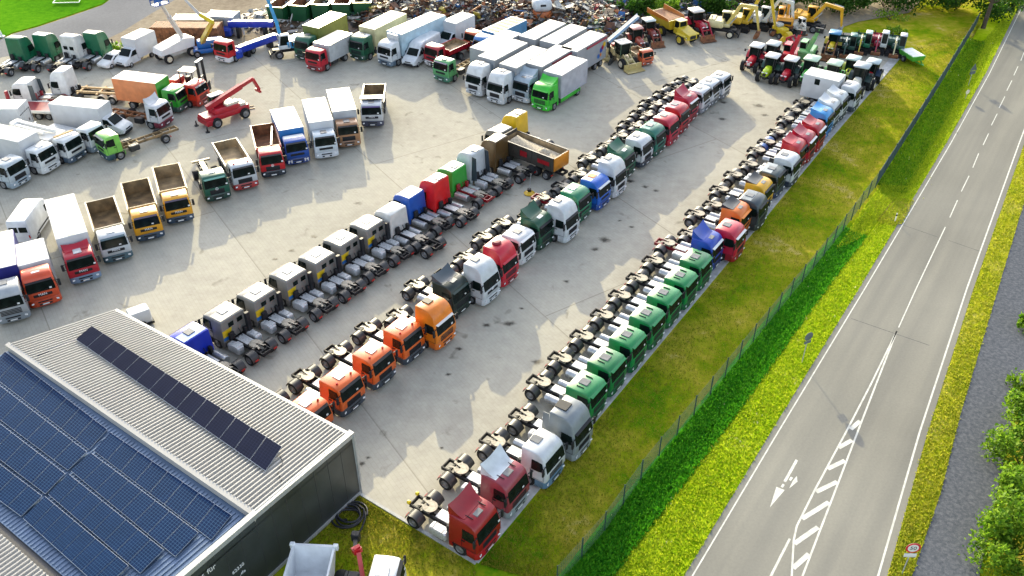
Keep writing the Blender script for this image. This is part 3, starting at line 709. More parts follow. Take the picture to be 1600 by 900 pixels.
def soften(m):
    t = m.node_tree; N = t.nodes.new; L = t.links.new
    a = N('ShaderNodeAttribute'); a.attribute_name = 'spread'; tc = N('ShaderNodeTexCoord'); nz = N('ShaderNodeTexNoise'); nz.inputs['Scale'].default_value = 3.5; nz.inputs['Detail'].default_value = 6; L(tc.outputs['Object'], nz.inputs['Vector'])
    x = N('ShaderNodeMath'); x.operation = 'MULTIPLY_ADD'; x.inputs[1].default_value = 1.6; L(nz.outputs[0], x.inputs[0]); x.inputs[2].default_value = -.75; y = N('ShaderNodeMath'); y.operation = 'ADD'; L(a.outputs['Fac'], y.inputs[0]); L(x.outputs[0], y.inputs[1])
    z = N('ShaderNodeMath'); z.operation = 'MULTIPLY'; z.use_clamp = True; L(y.outputs[0], z.inputs[0]); L(a.outputs['Fac'], z.inputs[1])
    w_ = N('ShaderNodeMath'); w_.operation = 'MULTIPLY'; w_.inputs[1].default_value = 1.25; w_.use_clamp = True; L(z.outputs[0], w_.inputs[0]); L(w_.outputs[0], t.nodes['Principled BSDF'].inputs['Alpha'])
soften(oil_m)

FENCE = poly([(870, 915), (940, 836), (1008.75, 738), (1100, 629), (1215, 487), (1300, 383), (1368, 292), (1420, 210), (1475, 122), (1527, 36)])
DITCH = poly([(905, 935), (985, 830), (1090, 698), (1170, 592), (1240, 496), (1300, 416), (1345, 362), (1400, 296), (1452, 205), (1500, 118), (1530, 60)])
def dist_line(x, y, line):
    d = np.full(x.shape, 1e9)
    for a, b in zip(line[:-1], line[1:]):
        ax, ay, bx, by = a[0], a[1], b[0], b[1]; dx, dy = bx - ax, by - ay
        t = np.clip(((x - ax) * dx + (y - ay) * dy) / (dx * dx + dy * dy), 0, 1)
        d = np.minimum(d, np.hypot(x - ax - t * dx, y - ay - t * dy))
    return d
GAP = gp(1378, 325)
def ground_z(x, y):
    d = dist_line(x, y, DITCH); g = np.hypot(x - GAP.x, y - GAP.y)
    z = -.06 - .38 * np.exp(-(d / 1.15) ** 2) * (1 - np.exp(-(g / 3.2) ** 4))
    return z
def build_ground():
    xs = np.concatenate([[-2500, -900, -300], np.arange(-160, -4, 12), np.arange(-4, 100, .8), np.arange(100, 200, 12), [300, 900, 2500]])
    ys = np.concatenate([[-600, -200, -40], np.arange(10, 140, .9), np.arange(140, 300, 8), [400, 900, 2600]])
    X, Y = np.meshgrid(xs, ys); Z = ground_z(X, Y) - .13 * np.exp(-(dist_line(X, Y, DITCH) / 2.6) ** 2)
    nx, ny = len(xs), len(ys); i = np.arange(nx * ny).reshape(ny, nx)
    f = np.stack([i[:-1, :-1], i[:-1, 1:], i[1:, 1:], i[1:, :-1]], -1).reshape(-1, 4)
    me = bpy.data.meshes.new('ground'); me.from_pydata(np.stack([X, Y, Z], -1).reshape(-1, 3).tolist(), [], f.tolist())
    me.materials.append(None); me.polygons.foreach_set('use_smooth', [True] * len(me.polygons))
    struct(me, 'ground', grass_m)
build_ground()
# paved yard with its flush kerb, the soil behind it, the curved lane and the meadow
KERB = [(745, 878), (917, 671), (1101, 451), (1201, 331), (1288, 226), (1416, 78)]
yard_pts = poly(KERB) + poly([(1390, 66), (1340, 52), (1296, 50), (1296, 24), (1100, 8), (700, -8), (300, -8), (-120, 96), (-320, 300)]) + [gp(-320, 700), gp(-100, 1150), gp(330, 960), gp(563, 769)]
sheet('yard', yard_pts, 0.0, yard_m)
def ribbon(name, line, w0, w1, z, m, thick=0.0):
    """strip along a line of ground points from offset w0 to w1 (to the right of travel)"""
    L_, R_ = [], []
    for i, p in enumerate(line):
        d = (line[min(i + 1, len(line) - 1)] - line[max(i - 1, 0)]).normalized(); n = Vector((d.y, -d.x, 0))
        L_.append(p + n * w0); R_.append(p + n * w1)
    mb = MB()
    if thick: mb.loft([[(a.x, a.y, z), (b.x, b.y, z), (b.x, b.y, z - thick), (a.x, a.y, z - thick)] for a, b in zip(L_, R_)])
    else:
        for i in range(len(L_) - 1): mb.add([(*L_[i][:2], z), (*R_[i][:2], z), (*R_[i + 1][:2], z), (*L_[i + 1][:2], z)], [(0, 1, 2, 3)])
    return struct(mb.mesh(name, 0), name, m)
kl = poly(KERB); ribbon('kerb', kl, -.12, .12, .03, kerb_m, .2); ribbon('pavement', kl, -.95, -.12, .004, kerb_m)
kb = [gp(563, 769), gp(745, 878)]; ribbon('kerb', kb, .0, .2, .03, kerb_m, .2)
sheet('dirt', poly([(1296, 50), (1250, 14), (1100, 4), (960, 20), (760, 36), (640, 44), (520, 56), (330, 76), (200, 70), (165, 62), (250, -2), (300, -60), (1500, -60), (1420, 20), (1340, 34)]), .006, soil_m)
sheet('lane', poly([(-160, 132), (20, 53), (60, 42), (120, 22), (160, 8), (190, -14), (250, -60), (330, -60), (290, -10), (235, 22), (190, 50), (165, 62), (80, 75), (0, 90), (-150, 160)]), .010, lane_m)
sheet('meadow', poly([(-400, 120), (-160, 130), (20, 51), (60, 40), (120, 20), (160, 6), (190, -16), (250, -62), (200, -110), (-600, -110)]), .012, meadow_m)
# road
LEFT = [gp(*q) for q in ((948, 1120), (1082, 900), (1216, 675), (1352, 450), (1485, 225), (1546, 115), (1600, 5), (1648, -60), (1712, -130), (1770, -175))]
RIGHT = [gp(*q) for q in ((1310, 1120), (1372, 900), (1437, 675), (1511, 450), (1592, 225), (1634, 115), (1678, 5), (1706, -60), (1752, -130), (1790, -175))]
mb = MB()
def edge(line, k):
    out = []
    for i, p in enumerate(line):
        d = (line[min(i + 1, len(line) - 1)] - line[max(i - 1, 0)]).normalized(); out.append(p + Vector((d.y, -d.x, 0)) * k)
    return out
EL, ER = edge(LEFT, -.42), edge(RIGHT, .48)
for i in range(len(EL) - 1): mb.add([(*EL[i][:2], .02), (*ER[i][:2], .02), (*ER[i + 1][:2], .02), (*EL[i + 1][:2], .02)], [(0, 1, 2, 3)])
struct(mb.mesh('road', 0), 'road', road_m)
ribbon('edge_line', LEFT, -.045, .045, .025, mark_m); ribbon('edge_line', RIGHT, -.06, .06, .025, mark_m)
DASH = [((1613, 52), (1607, 66)), ((1600, 82), (1595, 95)), ((1590.5, 104), (1584, 118)), ((1581, 126), (1573, 142)), ((1570, 151), (1561, 169)), ((1558, 178), (1549, 196)), ((1544.5, 209), (1536, 227)), ((1529, 240), (1520, 262)), ((1514, 275), (1502, 299.5)), ((1496, 313), (1484, 340))]
for a, b in DASH: ribbon('lane_marking', [gp(*a), gp(*b)], -.045, .045, .025, mark_m)
ribbon('lane_marking', poly([(1477, 355), (1432, 450), (1404, 512)]), -.045, .045, .025, mark_m)
ribbon('lane_marking', poly([(1401, 518), (1361, 600), (1322, 675), (1272, 768), (1245, 822), (1240, 845), (1237, 900), (1232, 960)]), -.06, .06, .025, mark_m)
ribbon('lane_marking', poly([(1401, 518), (1369, 600), (1340, 675), (1300, 780), (1254, 900), (1232, 960)]), -.06, .06, .025, mark_m)
for a, b in (((1329, 671), (1344, 658)), ((1310, 700), (1331, 688)), ((1293, 733), (1320, 720)), ((1275, 769), (1308, 753)), ((1253, 811), (1295, 785)), ((1241, 850), (1278, 824)), ((1239, 888), (1264, 866))):
    ribbon('hatch_marking', [gp(*a), gp(*b)], -.155, .155, .0255, mark_m)
ribbon('lane_marking', poly([(1234, 842), (1207, 895), (1190, 930)]), -.07, .07, .025, mark_m)
for pts in ([(1243, 718), (1247, 720), (1228, 754), (1224, 752)], [(1223, 756), (1226, 758), (1223, 762.5), (1219.5, 761)], [(1213, 761), (1226, 766), (1203, 793)], [(1245, 744), (1246, 753), (1233, 763.5), (1239, 751)], [(1235.5, 745), (1239, 747), (1235.5, 752), (1232.5, 750)]):
    sheet('road_arrow', poly(pts), .025, mark_m)
for a, b in (((1408, 351), (1466, 371)), ((1482, 376), (1534, 394)), ((1330, 498), (1452, 540))): ribbon('road_joint', [gp(*a), gp(*b)], -.03, .03, .024, mat('road_joint', (.07, .07, .07), .9, var=.4))
# verges, ditch, gravel track
VL, VR = edge(LEFT, -.42), edge(RIGHT, .48)
def between(name, A, B, z, m):
    """ground sheet between two lines, draped over the ground"""
    def samp(Ln, n=110):
        d = [0]
        for a, b in zip(Ln[:-1], Ln[1:]): d.append(d[-1] + (b - a).length)
        return [(lambda t: Ln[min(len(Ln) - 2, int(np.searchsorted(d, t, 'right') - 1))].lerp(Ln[min(len(Ln) - 1, int(np.searchsorted(d, t, 'right')))], 0 if t >= d[-1] else (t - d[int(np.searchsorted(d, t, 'right') - 1)]) / (d[int(np.searchsorted(d, t, 'right'))] - d[int(np.searchsorted(d, t, 'right') - 1)])))(d[-1] * i / n * .9999) for i in range(n + 1)]
    a, b = samp(A), samp(B); k = 30; P = []
    for i in range(len(a)):
        for j in range(k + 1): P.append(a[i].lerp(b[i], j / k))
    X = np.array([p.x for p in P]); Y = np.array([p.y for p in P]); Z = ground_z(X, Y) + z
    f = [(i * (k + 1) + j, i * (k + 1) + j + 1, (i + 1) * (k + 1) + j + 1, (i + 1) * (k + 1) + j) for i in range(len(a) - 1) for j in range(k)]
    me = bpy.data.meshes.new(name); me.from_pydata(np.stack([X, Y, Z], -1).tolist(), [], f); me.materials.append(None)
    me.polygons.foreach_set('use_smooth', [True] * len(f)); struct(me, name, m); return P
VERGE_P = between('verge', edge(FENCE, .5), VL[:8], .045, verge_m)
between('ditch_bank', edge(DITCH, -1.8)[:7], edge(DITCH, .7)[:7], .09, lush_m)
mid_m = noise_ground('bank_green', [(.06, .20, .006), (.16, .30, .008), (.30, .38, .012)], .4, 2.5, .95, 1.0, 4)
between('far_bank', edge(DITCH, -1.9)[7:], edge(DITCH, 1.0)[7:], .09, mid_m)
between('fence_strip', edge(FENCE, -.05)[:6], edge(FENCE, .55)[:6], .075, stone_m)
TRACK_L = [gp(*q) for q in ((1370, 1120), (1425, 900), (1470, 770), (1500, 650), (1548, 490), (1590, 350), (1620, 250), (1668, 100))]
TRACK_R = [gp(*q) for q in ((1500, 1120), (1530, 900), (1552, 800), (1580, 660), (1610, 560), (1660, 400), (1700, 270), (1740, 100))]
dryverge = between('roadside_verge', VR[:8], TRACK_L, .045, dry_m)
mb = MB()
for i in range(len(TRACK_L) - 1): mb.add([(*TRACK_L[i][:2], .012), (*TRACK_R[i][:2], .012), (*TRACK_R[i + 1][:2], .012), (*TRACK_L[i + 1][:2], .012)], [(0, 1, 2, 3)])
struct(mb.mesh('path', 0), 'path', gravel_m)
between('crossing', poly([(1364, 322), (1384, 317), (1402, 313), (1424, 318)]), poly([(1372, 338), (1388, 346), (1400, 346), (1410, 342)]), .11, noise_ground('crossing_soil', [(.20, .26, .01), (.32, .29, .06), (.38, .31, .14)], .5, 2.5))
# oil stains on the paving: irregular blots where the photo shows them
for q, (px, py, r) in enumerate([(905, 264, 1.3), (985, 283, .9), (1008, 292, .7), (1025, 298, .6), (885, 392 * .8, .6), (870, 323, .9), (760, 508, .7), (795, 506, .9), (718, 545, .5), (838, 566, .8), (815, 482, .45), (822, 372, .6), (945, 375, 1.1), (930, 390, .7), (987, 355, .5), (968, 345, .35), (885, 440, .5), (700, 585, .4), (575, 715, .35), (565, 725, .5), (1130, 160, .9), (1128, 186, .8), (1095, 176, .6), (1185, 165, 1.2), (1195, 180, .9), (455, 392, .6), (490, 370, .6), (430, 405, .5), (675, 432, .4), (690, 700, .3)]):
    g = gp(px, py); n = 13; pts = []
    for k in range(n):
        a = 2 * math.pi * k / n; rr = r * .85 * (0.65 + .5 * random.random()); pts.append(g + Vector((math.cos(a) * rr, math.sin(a) * rr * .8, 0)))
    me = bpy.data.meshes.new('oil_stain'); me.from_pydata([(p.x, p.y, .005 + .0004 * q) for p in [g] + pts], [], [(0, 1 + k, 1 + (k + 1) % n) for k in range(n)]); me.materials.append(None)
    at_ = me.attributes.new('spread', 'FLOAT', 'POINT'); at_.data[0].value = 1.0
    struct(me, 'oil_stain', oil_m)

# ---------------------------------------------------------------- grass, lush ditch plants (uncountable: stuff)
def leaf_mat(name, c1, c2, trans=.5):
    m = bpy.data.materials.new(name); t, b = nodes_of(m); N = t.nodes.new; L = t.links.new
    ge = N('ShaderNodeNewGeometry'); rp = N('ShaderNodeValToRGB'); rp.color_ramp.elements[0].color = lin(c1); rp.color_ramp.elements[1].color = lin(c2)
    L(ge.outputs['Random Per Island'], rp.inputs[0]); L(rp.outputs[0], b.inputs['Base Color']); b.inputs['Roughness'].default_value = .65; b.inputs['Specular IOR Level'].default_value = .25
    tr = N('ShaderNodeBsdfTranslucent'); L(rp.outputs[0], tr.inputs[0]); mx = N('ShaderNodeMixShader'); mx.inputs[0].default_value = trans
    L(b.outputs[0], mx.inputs[1]); L(tr.outputs[0], mx.inputs[2]); L(mx.outputs[0], t.nodes['Material Output'].inputs[0]); return m
def tri_cloud(name, P, size, tilt, m, wide=.35, kind='stuff'):
    """many small upright blades / leaves, one triangle each"""
    n = len(P); a = rng.uniform(0, 2 * np.pi, n); sz = size * rng.uniform(.5, 1.3, n)
    side = np.stack([np.cos(a), np.sin(a), np.zeros(n)], -1) * (sz * wide)[:, None]
    lean = np.stack([np.cos(a + 1.6), np.sin(a + 1.6), np.zeros(n)], -1) * (sz * rng.uniform(-tilt, tilt, n))[:, None]
    v = np.empty((n, 3, 3)); v[:, 0] = P - side; v[:, 1] = P + side; v[:, 2] = P + lean + np.stack([np.zeros(n), np.zeros(n), sz], -1)
    me = bpy.data.meshes.new(name); me.vertices.add(3 * n); me.vertices.foreach_set('co', v.reshape(-1)); me.loops.add(3 * n); me.loops.foreach_set('vertex_index', np.arange(3 * n, dtype=np.int32))
    me.polygons.add(n); me.polygons.foreach_set('loop_start', np.arange(0, 3 * n, 3, dtype=np.int32)); me.materials.append(None); me.update(calc_edges=True)
    o = part(me, name, m); o['kind'] = kind; return o
def scatter(A, B, n, ylo=0, yhi=400, power=1.6):
    """random points between two lines, denser near the viewer"""
    A = np.array([p[:2] for p in A]); B = np.array([p[:2] for p in B]); out = []
    def cum(Ln): return np.concatenate([[0], np.cumsum(np.hypot(*(Ln[1:] - Ln[:-1]).T))])
    ca, cb = cum(A), cum(B); t = rng.uniform(0, 1, n) ** power; u = rng.uniform(0, 1, n)
    at = lambda Ln, c, t: np.stack([np.interp(t * c[-1], c, Ln[:, 0]), np.interp(t * c[-1], c, Ln[:, 1])], -1)
    P = at(A, ca, t) * (1 - u)[:, None] + at(B, cb, t) * u[:, None]
    return np.column_stack([P, ground_z(P[:, 0], P[:, 1]) + .03])
blade_m = leaf_mat('grass_blades_bright', (.20, .36, .004), (.58, .62, .03)); mown_m = leaf_mat('grass_blades_mown', (.12, .19, .005), (.38, .32, .04)); dryb_m = leaf_mat('grass_blades_dry', (.20, .28, .006), (.50, .46, .05)); lushb_m = leaf_mat('ditch_leaves', (.02, .20, .006), (.12, .40, .015), .5)
tri_cloud('verge_grass', scatter(edge(DITCH, .7), VL[:8], 60000), .17, .9, blade_m)
tri_cloud('ditch_plants', scatter(edge(DITCH, -1.6)[:7], edge(DITCH, .8)[:7], 34000), .24, .9, lushb_m, .4)
tri_cloud('dry_verge_grass', scatter(VR[:8], TRACK_L, 30000, power=2.0), .16, .9, dryb_m)
tri_cloud('mown_grass', scatter(edge(kl, .3), edge(FENCE, -.1), 52000, power=1.5), .10, .9, mown_m)
_fl = poly([(575, 785), (742, 884), (760, 960)]); tri_cloud('mown_grass', scatter(poly([(560, 775), (480, 850), (400, 960)]), _fl, 12000, power=1), .11, .9, mown_m)
tri_cloud('far_bank_grass', scatter(edge(DITCH, -1.9)[7:], edge(DITCH, 1.0)[7:], 16000, power=1.2), .2, .9, leaf_mat('bank_blades', (.05, .22, .006), (.36, .46, .02)))
_ga, _gb = poly([(1306, 388), (1350, 325), (1378, 286)]), poly([(1356, 362), (1388, 322), (1416, 288)])
tri_cloud('verge_grass', scatter(_ga, _gb, 7000, power=1) + np.array([0, 0, .06]), .17, .9, blade_m)
tri_cloud('dry_verge_grass', scatter(poly([(1362, 318), (1392, 305), (1428, 314)]), poly([(1372, 346), (1392, 354), (1410, 350)]), 2600, power=1) + np.array([0, 0, .06]), .14, .9, dryb_m)
flower_m = mat('flower_heads', (.75, .68, .30), .8); tri_cloud('wild_flowers', scatter(edge(DITCH, -1.6), edge(DITCH, 3.0), 260), .16, .9, flower_m, .5)

# ---------------------------------------------------------------- trees and bushes
def crown_mesh(name, clumps, n, leaf, seed):
    g = np.random.default_rng(seed); P = []; 
    for (x, y, z, r, k) in clumps:
        m_ = int(n * k); d = g.normal(size=(m_, 3)); d /= np.linalg.norm(d, axis=1)[:, None]
        rad = r * (.45 + .6 * g.uniform(0, 1, m_) ** .6); lump = 1 + .28 * np.sin(d[:, 0] * 5 + x * 3 + seed) * np.sin(d[:, 1] * 6 + y) + .18 * np.sin(d[:, 2] * 9 + seed)
        P.append(np.array([x, y, z]) + d * (rad * lump)[:, None] * np.array([1, 1, .82]))
    P = np.concatenate(P); n = len(P); P = P[P[:, 2] > .05]; n = len(P)
    a = g.normal(size=(n, 3)); a /= np.linalg.norm(a, axis=1)[:, None]; b = np.cross(a, g.normal(size=(n, 3))); b /= np.linalg.norm(b, axis=1)[:, None]; s = leaf * g.uniform(.6, 1.4, n)[:, None]
    v = np.stack([P - a * s, P + b * s * .55, P + a * s, P - b * s * .55], 1)
    me = bpy.data.meshes.new(name); me.vertices.add(4 * n); me.vertices.foreach_set('co', v.reshape(-1)); me.loops.add(4 * n); me.loops.foreach_set('vertex_index', np.arange(4 * n, dtype=np.int32))
    me.polygons.add(n); me.polygons.foreach_set('loop_start', np.arange(0, 4 * n, 4, dtype=np.int32)); me.materials.append(None); me.update(calc_edges=True); return me
TREE_L = leaf_mat('tree_leaves', (.015, .06, .006), (.06, .15, .012), .45); TREE_Y = leaf_mat('light_leaves', (.09, .17, .008), (.22, .30, .02), .5); BUSH_L = leaf_mat('bush_leaves', (.05, .15, .006), (.24, .38, .025), .5)
def tree(px, py, h, label, leaves, seed, n=2600, spread=.36, group=None, leaf=.34, name='tree'):
    g = gp(px, py); rd = np.random.default_rng(seed); t = thing(name, label, 'tree', (g.x, g.y, -.05), rd.uniform(0, 360), group)
    def trunk(m):
        m.tube([(0, 0, 0), (.1, .05, h * .3), (.0, .1, h * .62), (.1, 0, h * .85)], [h * .028, h * .022, h * .014, .04], 8)
        for k in range(6):
            a = rd.uniform(0, 6.28); z = h * rd.uniform(.28, .6); r = h * rd.uniform(.15, .28); m.tube([(0, 0, z), (math.cos(a) * r * .6, math.sin(a) * r * .6, z + r * .5), (math.cos(a) * r, math.sin(a) * r, z + r)], [h * .01, h * .007, .02], 6)
    quick(t, 'trunk', 'bark', trunk)
    cl = [(0, 0, h * .66, h * spread * .75, .25)]
    for k in range(9):
        a = rd.uniform(0, 6.28); r = h * spread * rd.uniform(.35, .75); cl.append((math.cos(a) * r, math.sin(a) * r, h * rd.uniform(.42, .84), h * spread * rd.uniform(.32, .52), .09))
    part(crown_mesh('crown', cl, n, leaf, seed), 'crown', leaves, t); return t
def bush(px, py, rx, h, label, leaves, seed, n=1500, leaf=.14, group=None, cat='bush'):
    g = gp(px, py); rd = np.random.default_rng(seed); t = thing('bush', label, cat, (g.x, g.y, -.05), 0, group); cl = []
    for k in range(16): cl.append((rd.uniform(-rx, rx) * .8, rd.uniform(-rx, rx) * .8, h * rd.uniform(.2, .85), min(rx, h) * rd.uniform(.2, .5), .0625))
    quick(t, 'stem', 'bark', lambda m: [m.tube([(0, 0, 0), (math.cos(k * 1.3) * rx * .3, math.sin(k * 1.3) * rx * .3, h * .35), (math.cos(k * 1.3) * rx * .5, math.sin(k * 1.3) * rx * .5, h * .6)], [.06, .04, .015], 6) for k in range(5)])
    part(crown_mesh('foliage', cl, n, leaf, seed), 'foliage', leaves, t); return t

# ================================================================ HALL WITH SOLAR ROOF (lower left)
def heading_of(p, q):
    a, b = gp(*p), gp(*q); d = b - a; return math.degrees(math.atan2(d.y, d.x))
HB = gp(563.5, 770); WA = R(-145); HU = Vector((math.sin(WA), math.cos(WA), 0)); HN = Vector((HU.y, -HU.x, 0))
def on_wall(px, py):
    u = (px - 800) / FPX; v = (450 - py) / FPX; d = Vector((u, _c + v * _s, -_s + v * _c)); o = Vector((0, 0, CAM_H))
    return o + d * ((HB - o).dot(HN) / d.dot(HN))
def quad_slab(mb, q, th):                            # slab from four corner points, thickness downwards
    q = [Vector(p) for p in q]; mb.loft([[p for p in q], [p - Vector((0, 0, th)) for p in q]]); return mb
def ribs(mb, A0, A1, B0, B1, n, wd, h, u0=0.0, u1=1.0):   # raised seams from line A to line B
    for i in range(n):
        t = (i + .5) / n; a = A0.lerp(A1, t); b = B0.lerp(B1, t); s = (A1 - A0).normalized() * wd / 2; up = Vector((0, 0, h))
        p, q = a.lerp(b, u0), a.lerp(b, u1)
        mb.loft([[p - s, p - s * .6 + up, p + s * .6 + up, p + s], [q - s, q - s * .6 + up, q + s * .6 + up, q + s]])
ZE, ZRG, ZB = 5.30, 5.45, 5.0
E0, E1, R0, R1 = gp(547, 681, ZE), gp(180, 485, ZE), gp(396, 806, ZRG), gp(10, 540, ZRG)
hall = thing('hall', 'grey metal hall with white ribbed roof and blue solar panels, lower left corner', 'building', HB, 0)
hall_o = hall.location.copy()
def hpart(mb, name, m, parent=None, smooth=0, label=None):
    """part built in world coordinates, hung under the hall"""
    o = part(mb.mesh(name, smooth), name, m, parent or hall, label=label)
    o.matrix_parent_inverse = Matrix.Translation(-hall_o) if parent is None else Matrix.Identity(4)
    return o
wall_m = mat('wall_sheet', (.05, .058, .058), .38, .35, var=.25, scale=.5); trim_m = mat('trim_grey', (.36, .37, .37), .5, .3, var=.15, scale=1)
roof_w = mat('roof_white_sheet', (.37, .355, .33), .5, var=.06, scale=.6); roof_b = mat('roof_blue_sheet', (.10, .15, .24), .4, .4, var=.15, scale=.8)
seam_m = mat('seam_dark', (.035, .035, .04), .6)
LEN = 20.0
def gable(s, z): p = HB + HU * s; return Vector((p.x, p.y, z))
mb = MB(); back = (E1 - E0)
g_pts = [gable(0, 0), gable(LEN, 0), gable(LEN, 4.6), gable(7.7, 4.7), gable(0, 4.7)]
bk_pts = [p + Vector((back.x, back.y, 0)) * 1.0 for p in g_pts]; mb.loft([g_pts, bk_pts]); hpart(mb, 'wall', wall_m)
mb = MB(); q_ = [gable(0, 4.6), gable(LEN, 4.5), gable(LEN, 5.3), gable(0, 5.2)]; mb.loft([q_, [p + HN * .18 for p in q_]]); hpart(mb, 'gable_parapet', wall_m)
mb = MB()
for k in range(1, 16):
    a = gable(k * 1.12, .05) - HN * .003; b = gable(k * 1.12, 5.2) - HN * .003
    mb.bar(a, b, .02, .02)
hpart(mb, 'wall_seam', seam_m)
mb = MB()
top = [gable(-.15, 5.42), gable(7.7, 5.56), gable(LEN, 5.56)]
for a, b in zip(top[:-1], top[1:]):
    mb.loft([[a + HN * -.06, a + HN * .30, a + HN * .30 - Vector((0, 0, .35)), a + HN * -.06 - Vector((0, 0, .35))], [b + HN * -.06, b + HN * .30, b + HN * .30 - Vector((0, 0, .35)), b + HN * -.06 - Vector((0, 0, .35))]])
hpart(mb, 'gable_trim', trim_m)
mb = MB(); mb.bar(gable(-.03, 0) - HN * .03, gable(-.03, 5.2) - HN * .03, .14, .14); mb.bar(gable(0, .12) - HN * .05, gable(LEN, .12) - HN * .05, .08, .24); hpart(mb, 'corner_trim', trim_m)
mb = MB(); c0 = gable(-.25, 5.2) + HN * .5; mb.tube([c0, c0 + Vector((.25, .1, -.5)), c0 + Vector((.25, .1, -4.6))], .06, 8); hpart(mb, 'downpipe', MP['steel'], None, 40)
rw = hpart(quad_slab(MB(), [E0, E1, R1, R0], .14), 'roof', roof_w)
mb = MB(); up = Vector((0, 0, .004)); ribs(mb, E0 + up, E1 + up, R0 + up, R1 + up, 84, .11, .13, .01, .965)
hpart(mb, 'roof_rib', roof_w)['kind'] = 'stuff'
mb = MB(); d = (R1 - R0).normalized(); n_ = Vector((d.y, -d.x, 0)); sgn = 1 if (E0 - R0).dot(n_) > 0 else -1; n_ = n_ * sgn; U = Vector((0, 0, 1))
mb.loft([[p - n_ * .05 + U * .05, p + n_ * .28 + U * .09, p + n_ * .28 + U * .05, p - n_ * .05 - U * .42] for p in (R0 - d * .1, R1 + d * .1)]); hpart(mb, 'ridge_cap', roof_w)
d2 = (E1 - E0).normalized(); n2 = Vector((-d2.y, d2.x, 0)); n2 = n2 * (1 if (E0 - R0).dot(n2) > 0 else -1)
mb = MB(); mb.loft([[p - n2 * .05 + U * .07, p + n2 * .16 + U * .07, p + n2 * .16 - U * .10, p - n2 * .05 - U * .10] for p in (E0, E1)]); hpart(mb, 'gutter', trim_m)
# blue roof below the ridge step, then a gutter and the next white roof
B0, B1 = Vector((R0.x, R0.y, ZB)), Vector((R1.x, R1.y, ZB)); down = -n_
W_ = abs((gp(48, 856, ZB - .2) - R0).dot(n_)); G0, G1 = B0 + down * W_ - U * .25, B1 + down * W_ - U * .25
hpart(quad_slab(MB(), [B0, B1, G1, G0], .1), 'roof', roof_b, label='blue grey ribbed roof under the solar rows')
mb = MB(); mb.loft([[p + U * .4, p - n_ * .02 + U * .4, p - n_ * .02 - U * .02, p - U * .02] for p in (B0, B1)]); hpart(mb, 'step_flashing', mat('flashing', (.22, .25, .29), .45, .4, var=.15))
mb = MB(); ribs(mb, B0 + up, B1 + up, G0 + up, G1 + up, 84, .12, .05, .03, .99); hpart(mb, 'roof_rib', roof_b)['kind'] = 'stuff'
K0, K1 = G0 + down * .45, G1 + down * .45
mb = MB(); mb.loft([[p - U * .1, p + down * .45 - U * .1, p + down * .45 - U * .2, p - U * .2] for p in (G0, G1)]); hpart(mb, 'gutter', seam_m)
L0, L1 = K0 + down * 6 + U * .15, K1 + down * 6 + U * .15; K0 = K0 + U * .05; K1 = K1 + U * .05
hpart(quad_slab(MB(), [K0, K1, L1, L0], .1), 'roof', roof_w, label='second white ribbed roof beyond the gutter')
mb = MB(); ribs(mb, K0 + up, K1 + up, L0 + up, L1 + up, 84, .11, .12, .0, .99); hpart(mb, 'roof_rib', roof_w)['kind'] = 'stuff'
def pv_mat(name, cell, line, rough=.16, spec=.5):
    m = bpy.data.materials.new(name); t, b = nodes_of(m); N = t.nodes.new; L = t.links.new
    uv = N('ShaderNodeUVMap'); sp = N('ShaderNodeSeparateXYZ'); L(uv.outputs[0], sp.inputs[0]); outs = []
    for k in (0, 1):
        f = N('ShaderNodeMath'); f.operation = 'FRACT'; L(sp.outputs[k], f.inputs[0]); c = N('ShaderNodeMath'); c.operation = 'LESS_THAN'; c.inputs[1].default_value = .11; L(f.outputs[0], c.inputs[0]); outs.append(c.outputs[0])
    mx = N('ShaderNodeMath'); mx.operation = 'MAXIMUM'; L(outs[0], mx.inputs[0]); L(outs[1], mx.inputs[1])
    tc = N('ShaderNodeTexCoord'); nz = N('ShaderNodeTexNoise'); nz.inputs['Scale'].default_value = .8; L(tc.outputs['Object'], nz.inputs['Vector'])
    cc = mixc(t, nz.outputs[0], lin(cell), lin([x * 1.9 for x in cell])); L(mixc(t, mx.outputs[0], cc, lin(line)), b.inputs['Base Color'])
    b.inputs['Roughness'].default_value = rough; b.inputs['Specular IOR Level'].default_value = spec; return m
pv_b = pv_mat('blue_solar_cells', (.002, .010, .036), (.035, .085, .165), .5, .03); pv_d = pv_mat('black_solar_cells', (.003, .005, .016), (.016, .022, .05), .5, .02)
alu_pv = mat('pv_frame', (.45, .48, .52), .4, .6)
def module(q, nu, nv, m, parent):
    """one solar module from four corner points: glass face with a raised frame"""
    q = [Vector(p) for p in q]; c = sum(q, Vector()) / 4; ins = [p.lerp(c, .018) + U * .012 for p in q]
    fb = MB(); fb.loft([q, [p - U * .04 for p in q]]); f = part(fb.mesh('solar_panel', 0), 'solar_panel', alu_pv, hall); f.matrix_parent_inverse = Matrix.Translation(-hall_o)
    me = bpy.data.meshes.new('cells'); me.from_pydata([tuple(p) for p in ins], [], [(0, 1, 2, 3)]); me.materials.append(None); uvl = me.uv_layers.new(name='UVMap')
    for i, v in enumerate(((0.05, 0.05), (nu + .05, .05), (nu + .05, nv + .05), (.05, nv + .05))): uvl.data[i].uv = v
    part(me, 'cells', m, f)
def pv_row(px, zs, n, nu, nv, m):
    a, b, c_, d_ = [gp(x, y, z) for (x, y), z in zip(px, zs)]
    for i in range(n):
        t0, t1 = (i + .012) / n, (i + .988) / n
        module([a.lerp(b, t0), a.lerp(b, t1), d_.lerp(c_, t1), d_.lerp(c_, t0)], nu, nv, m, hall)
pv_row([(143, 509), (441, 698), (415, 736), (118, 530)], (5.80, 5.80, 5.62, 5.62), 14, 6, 10, pv_d)
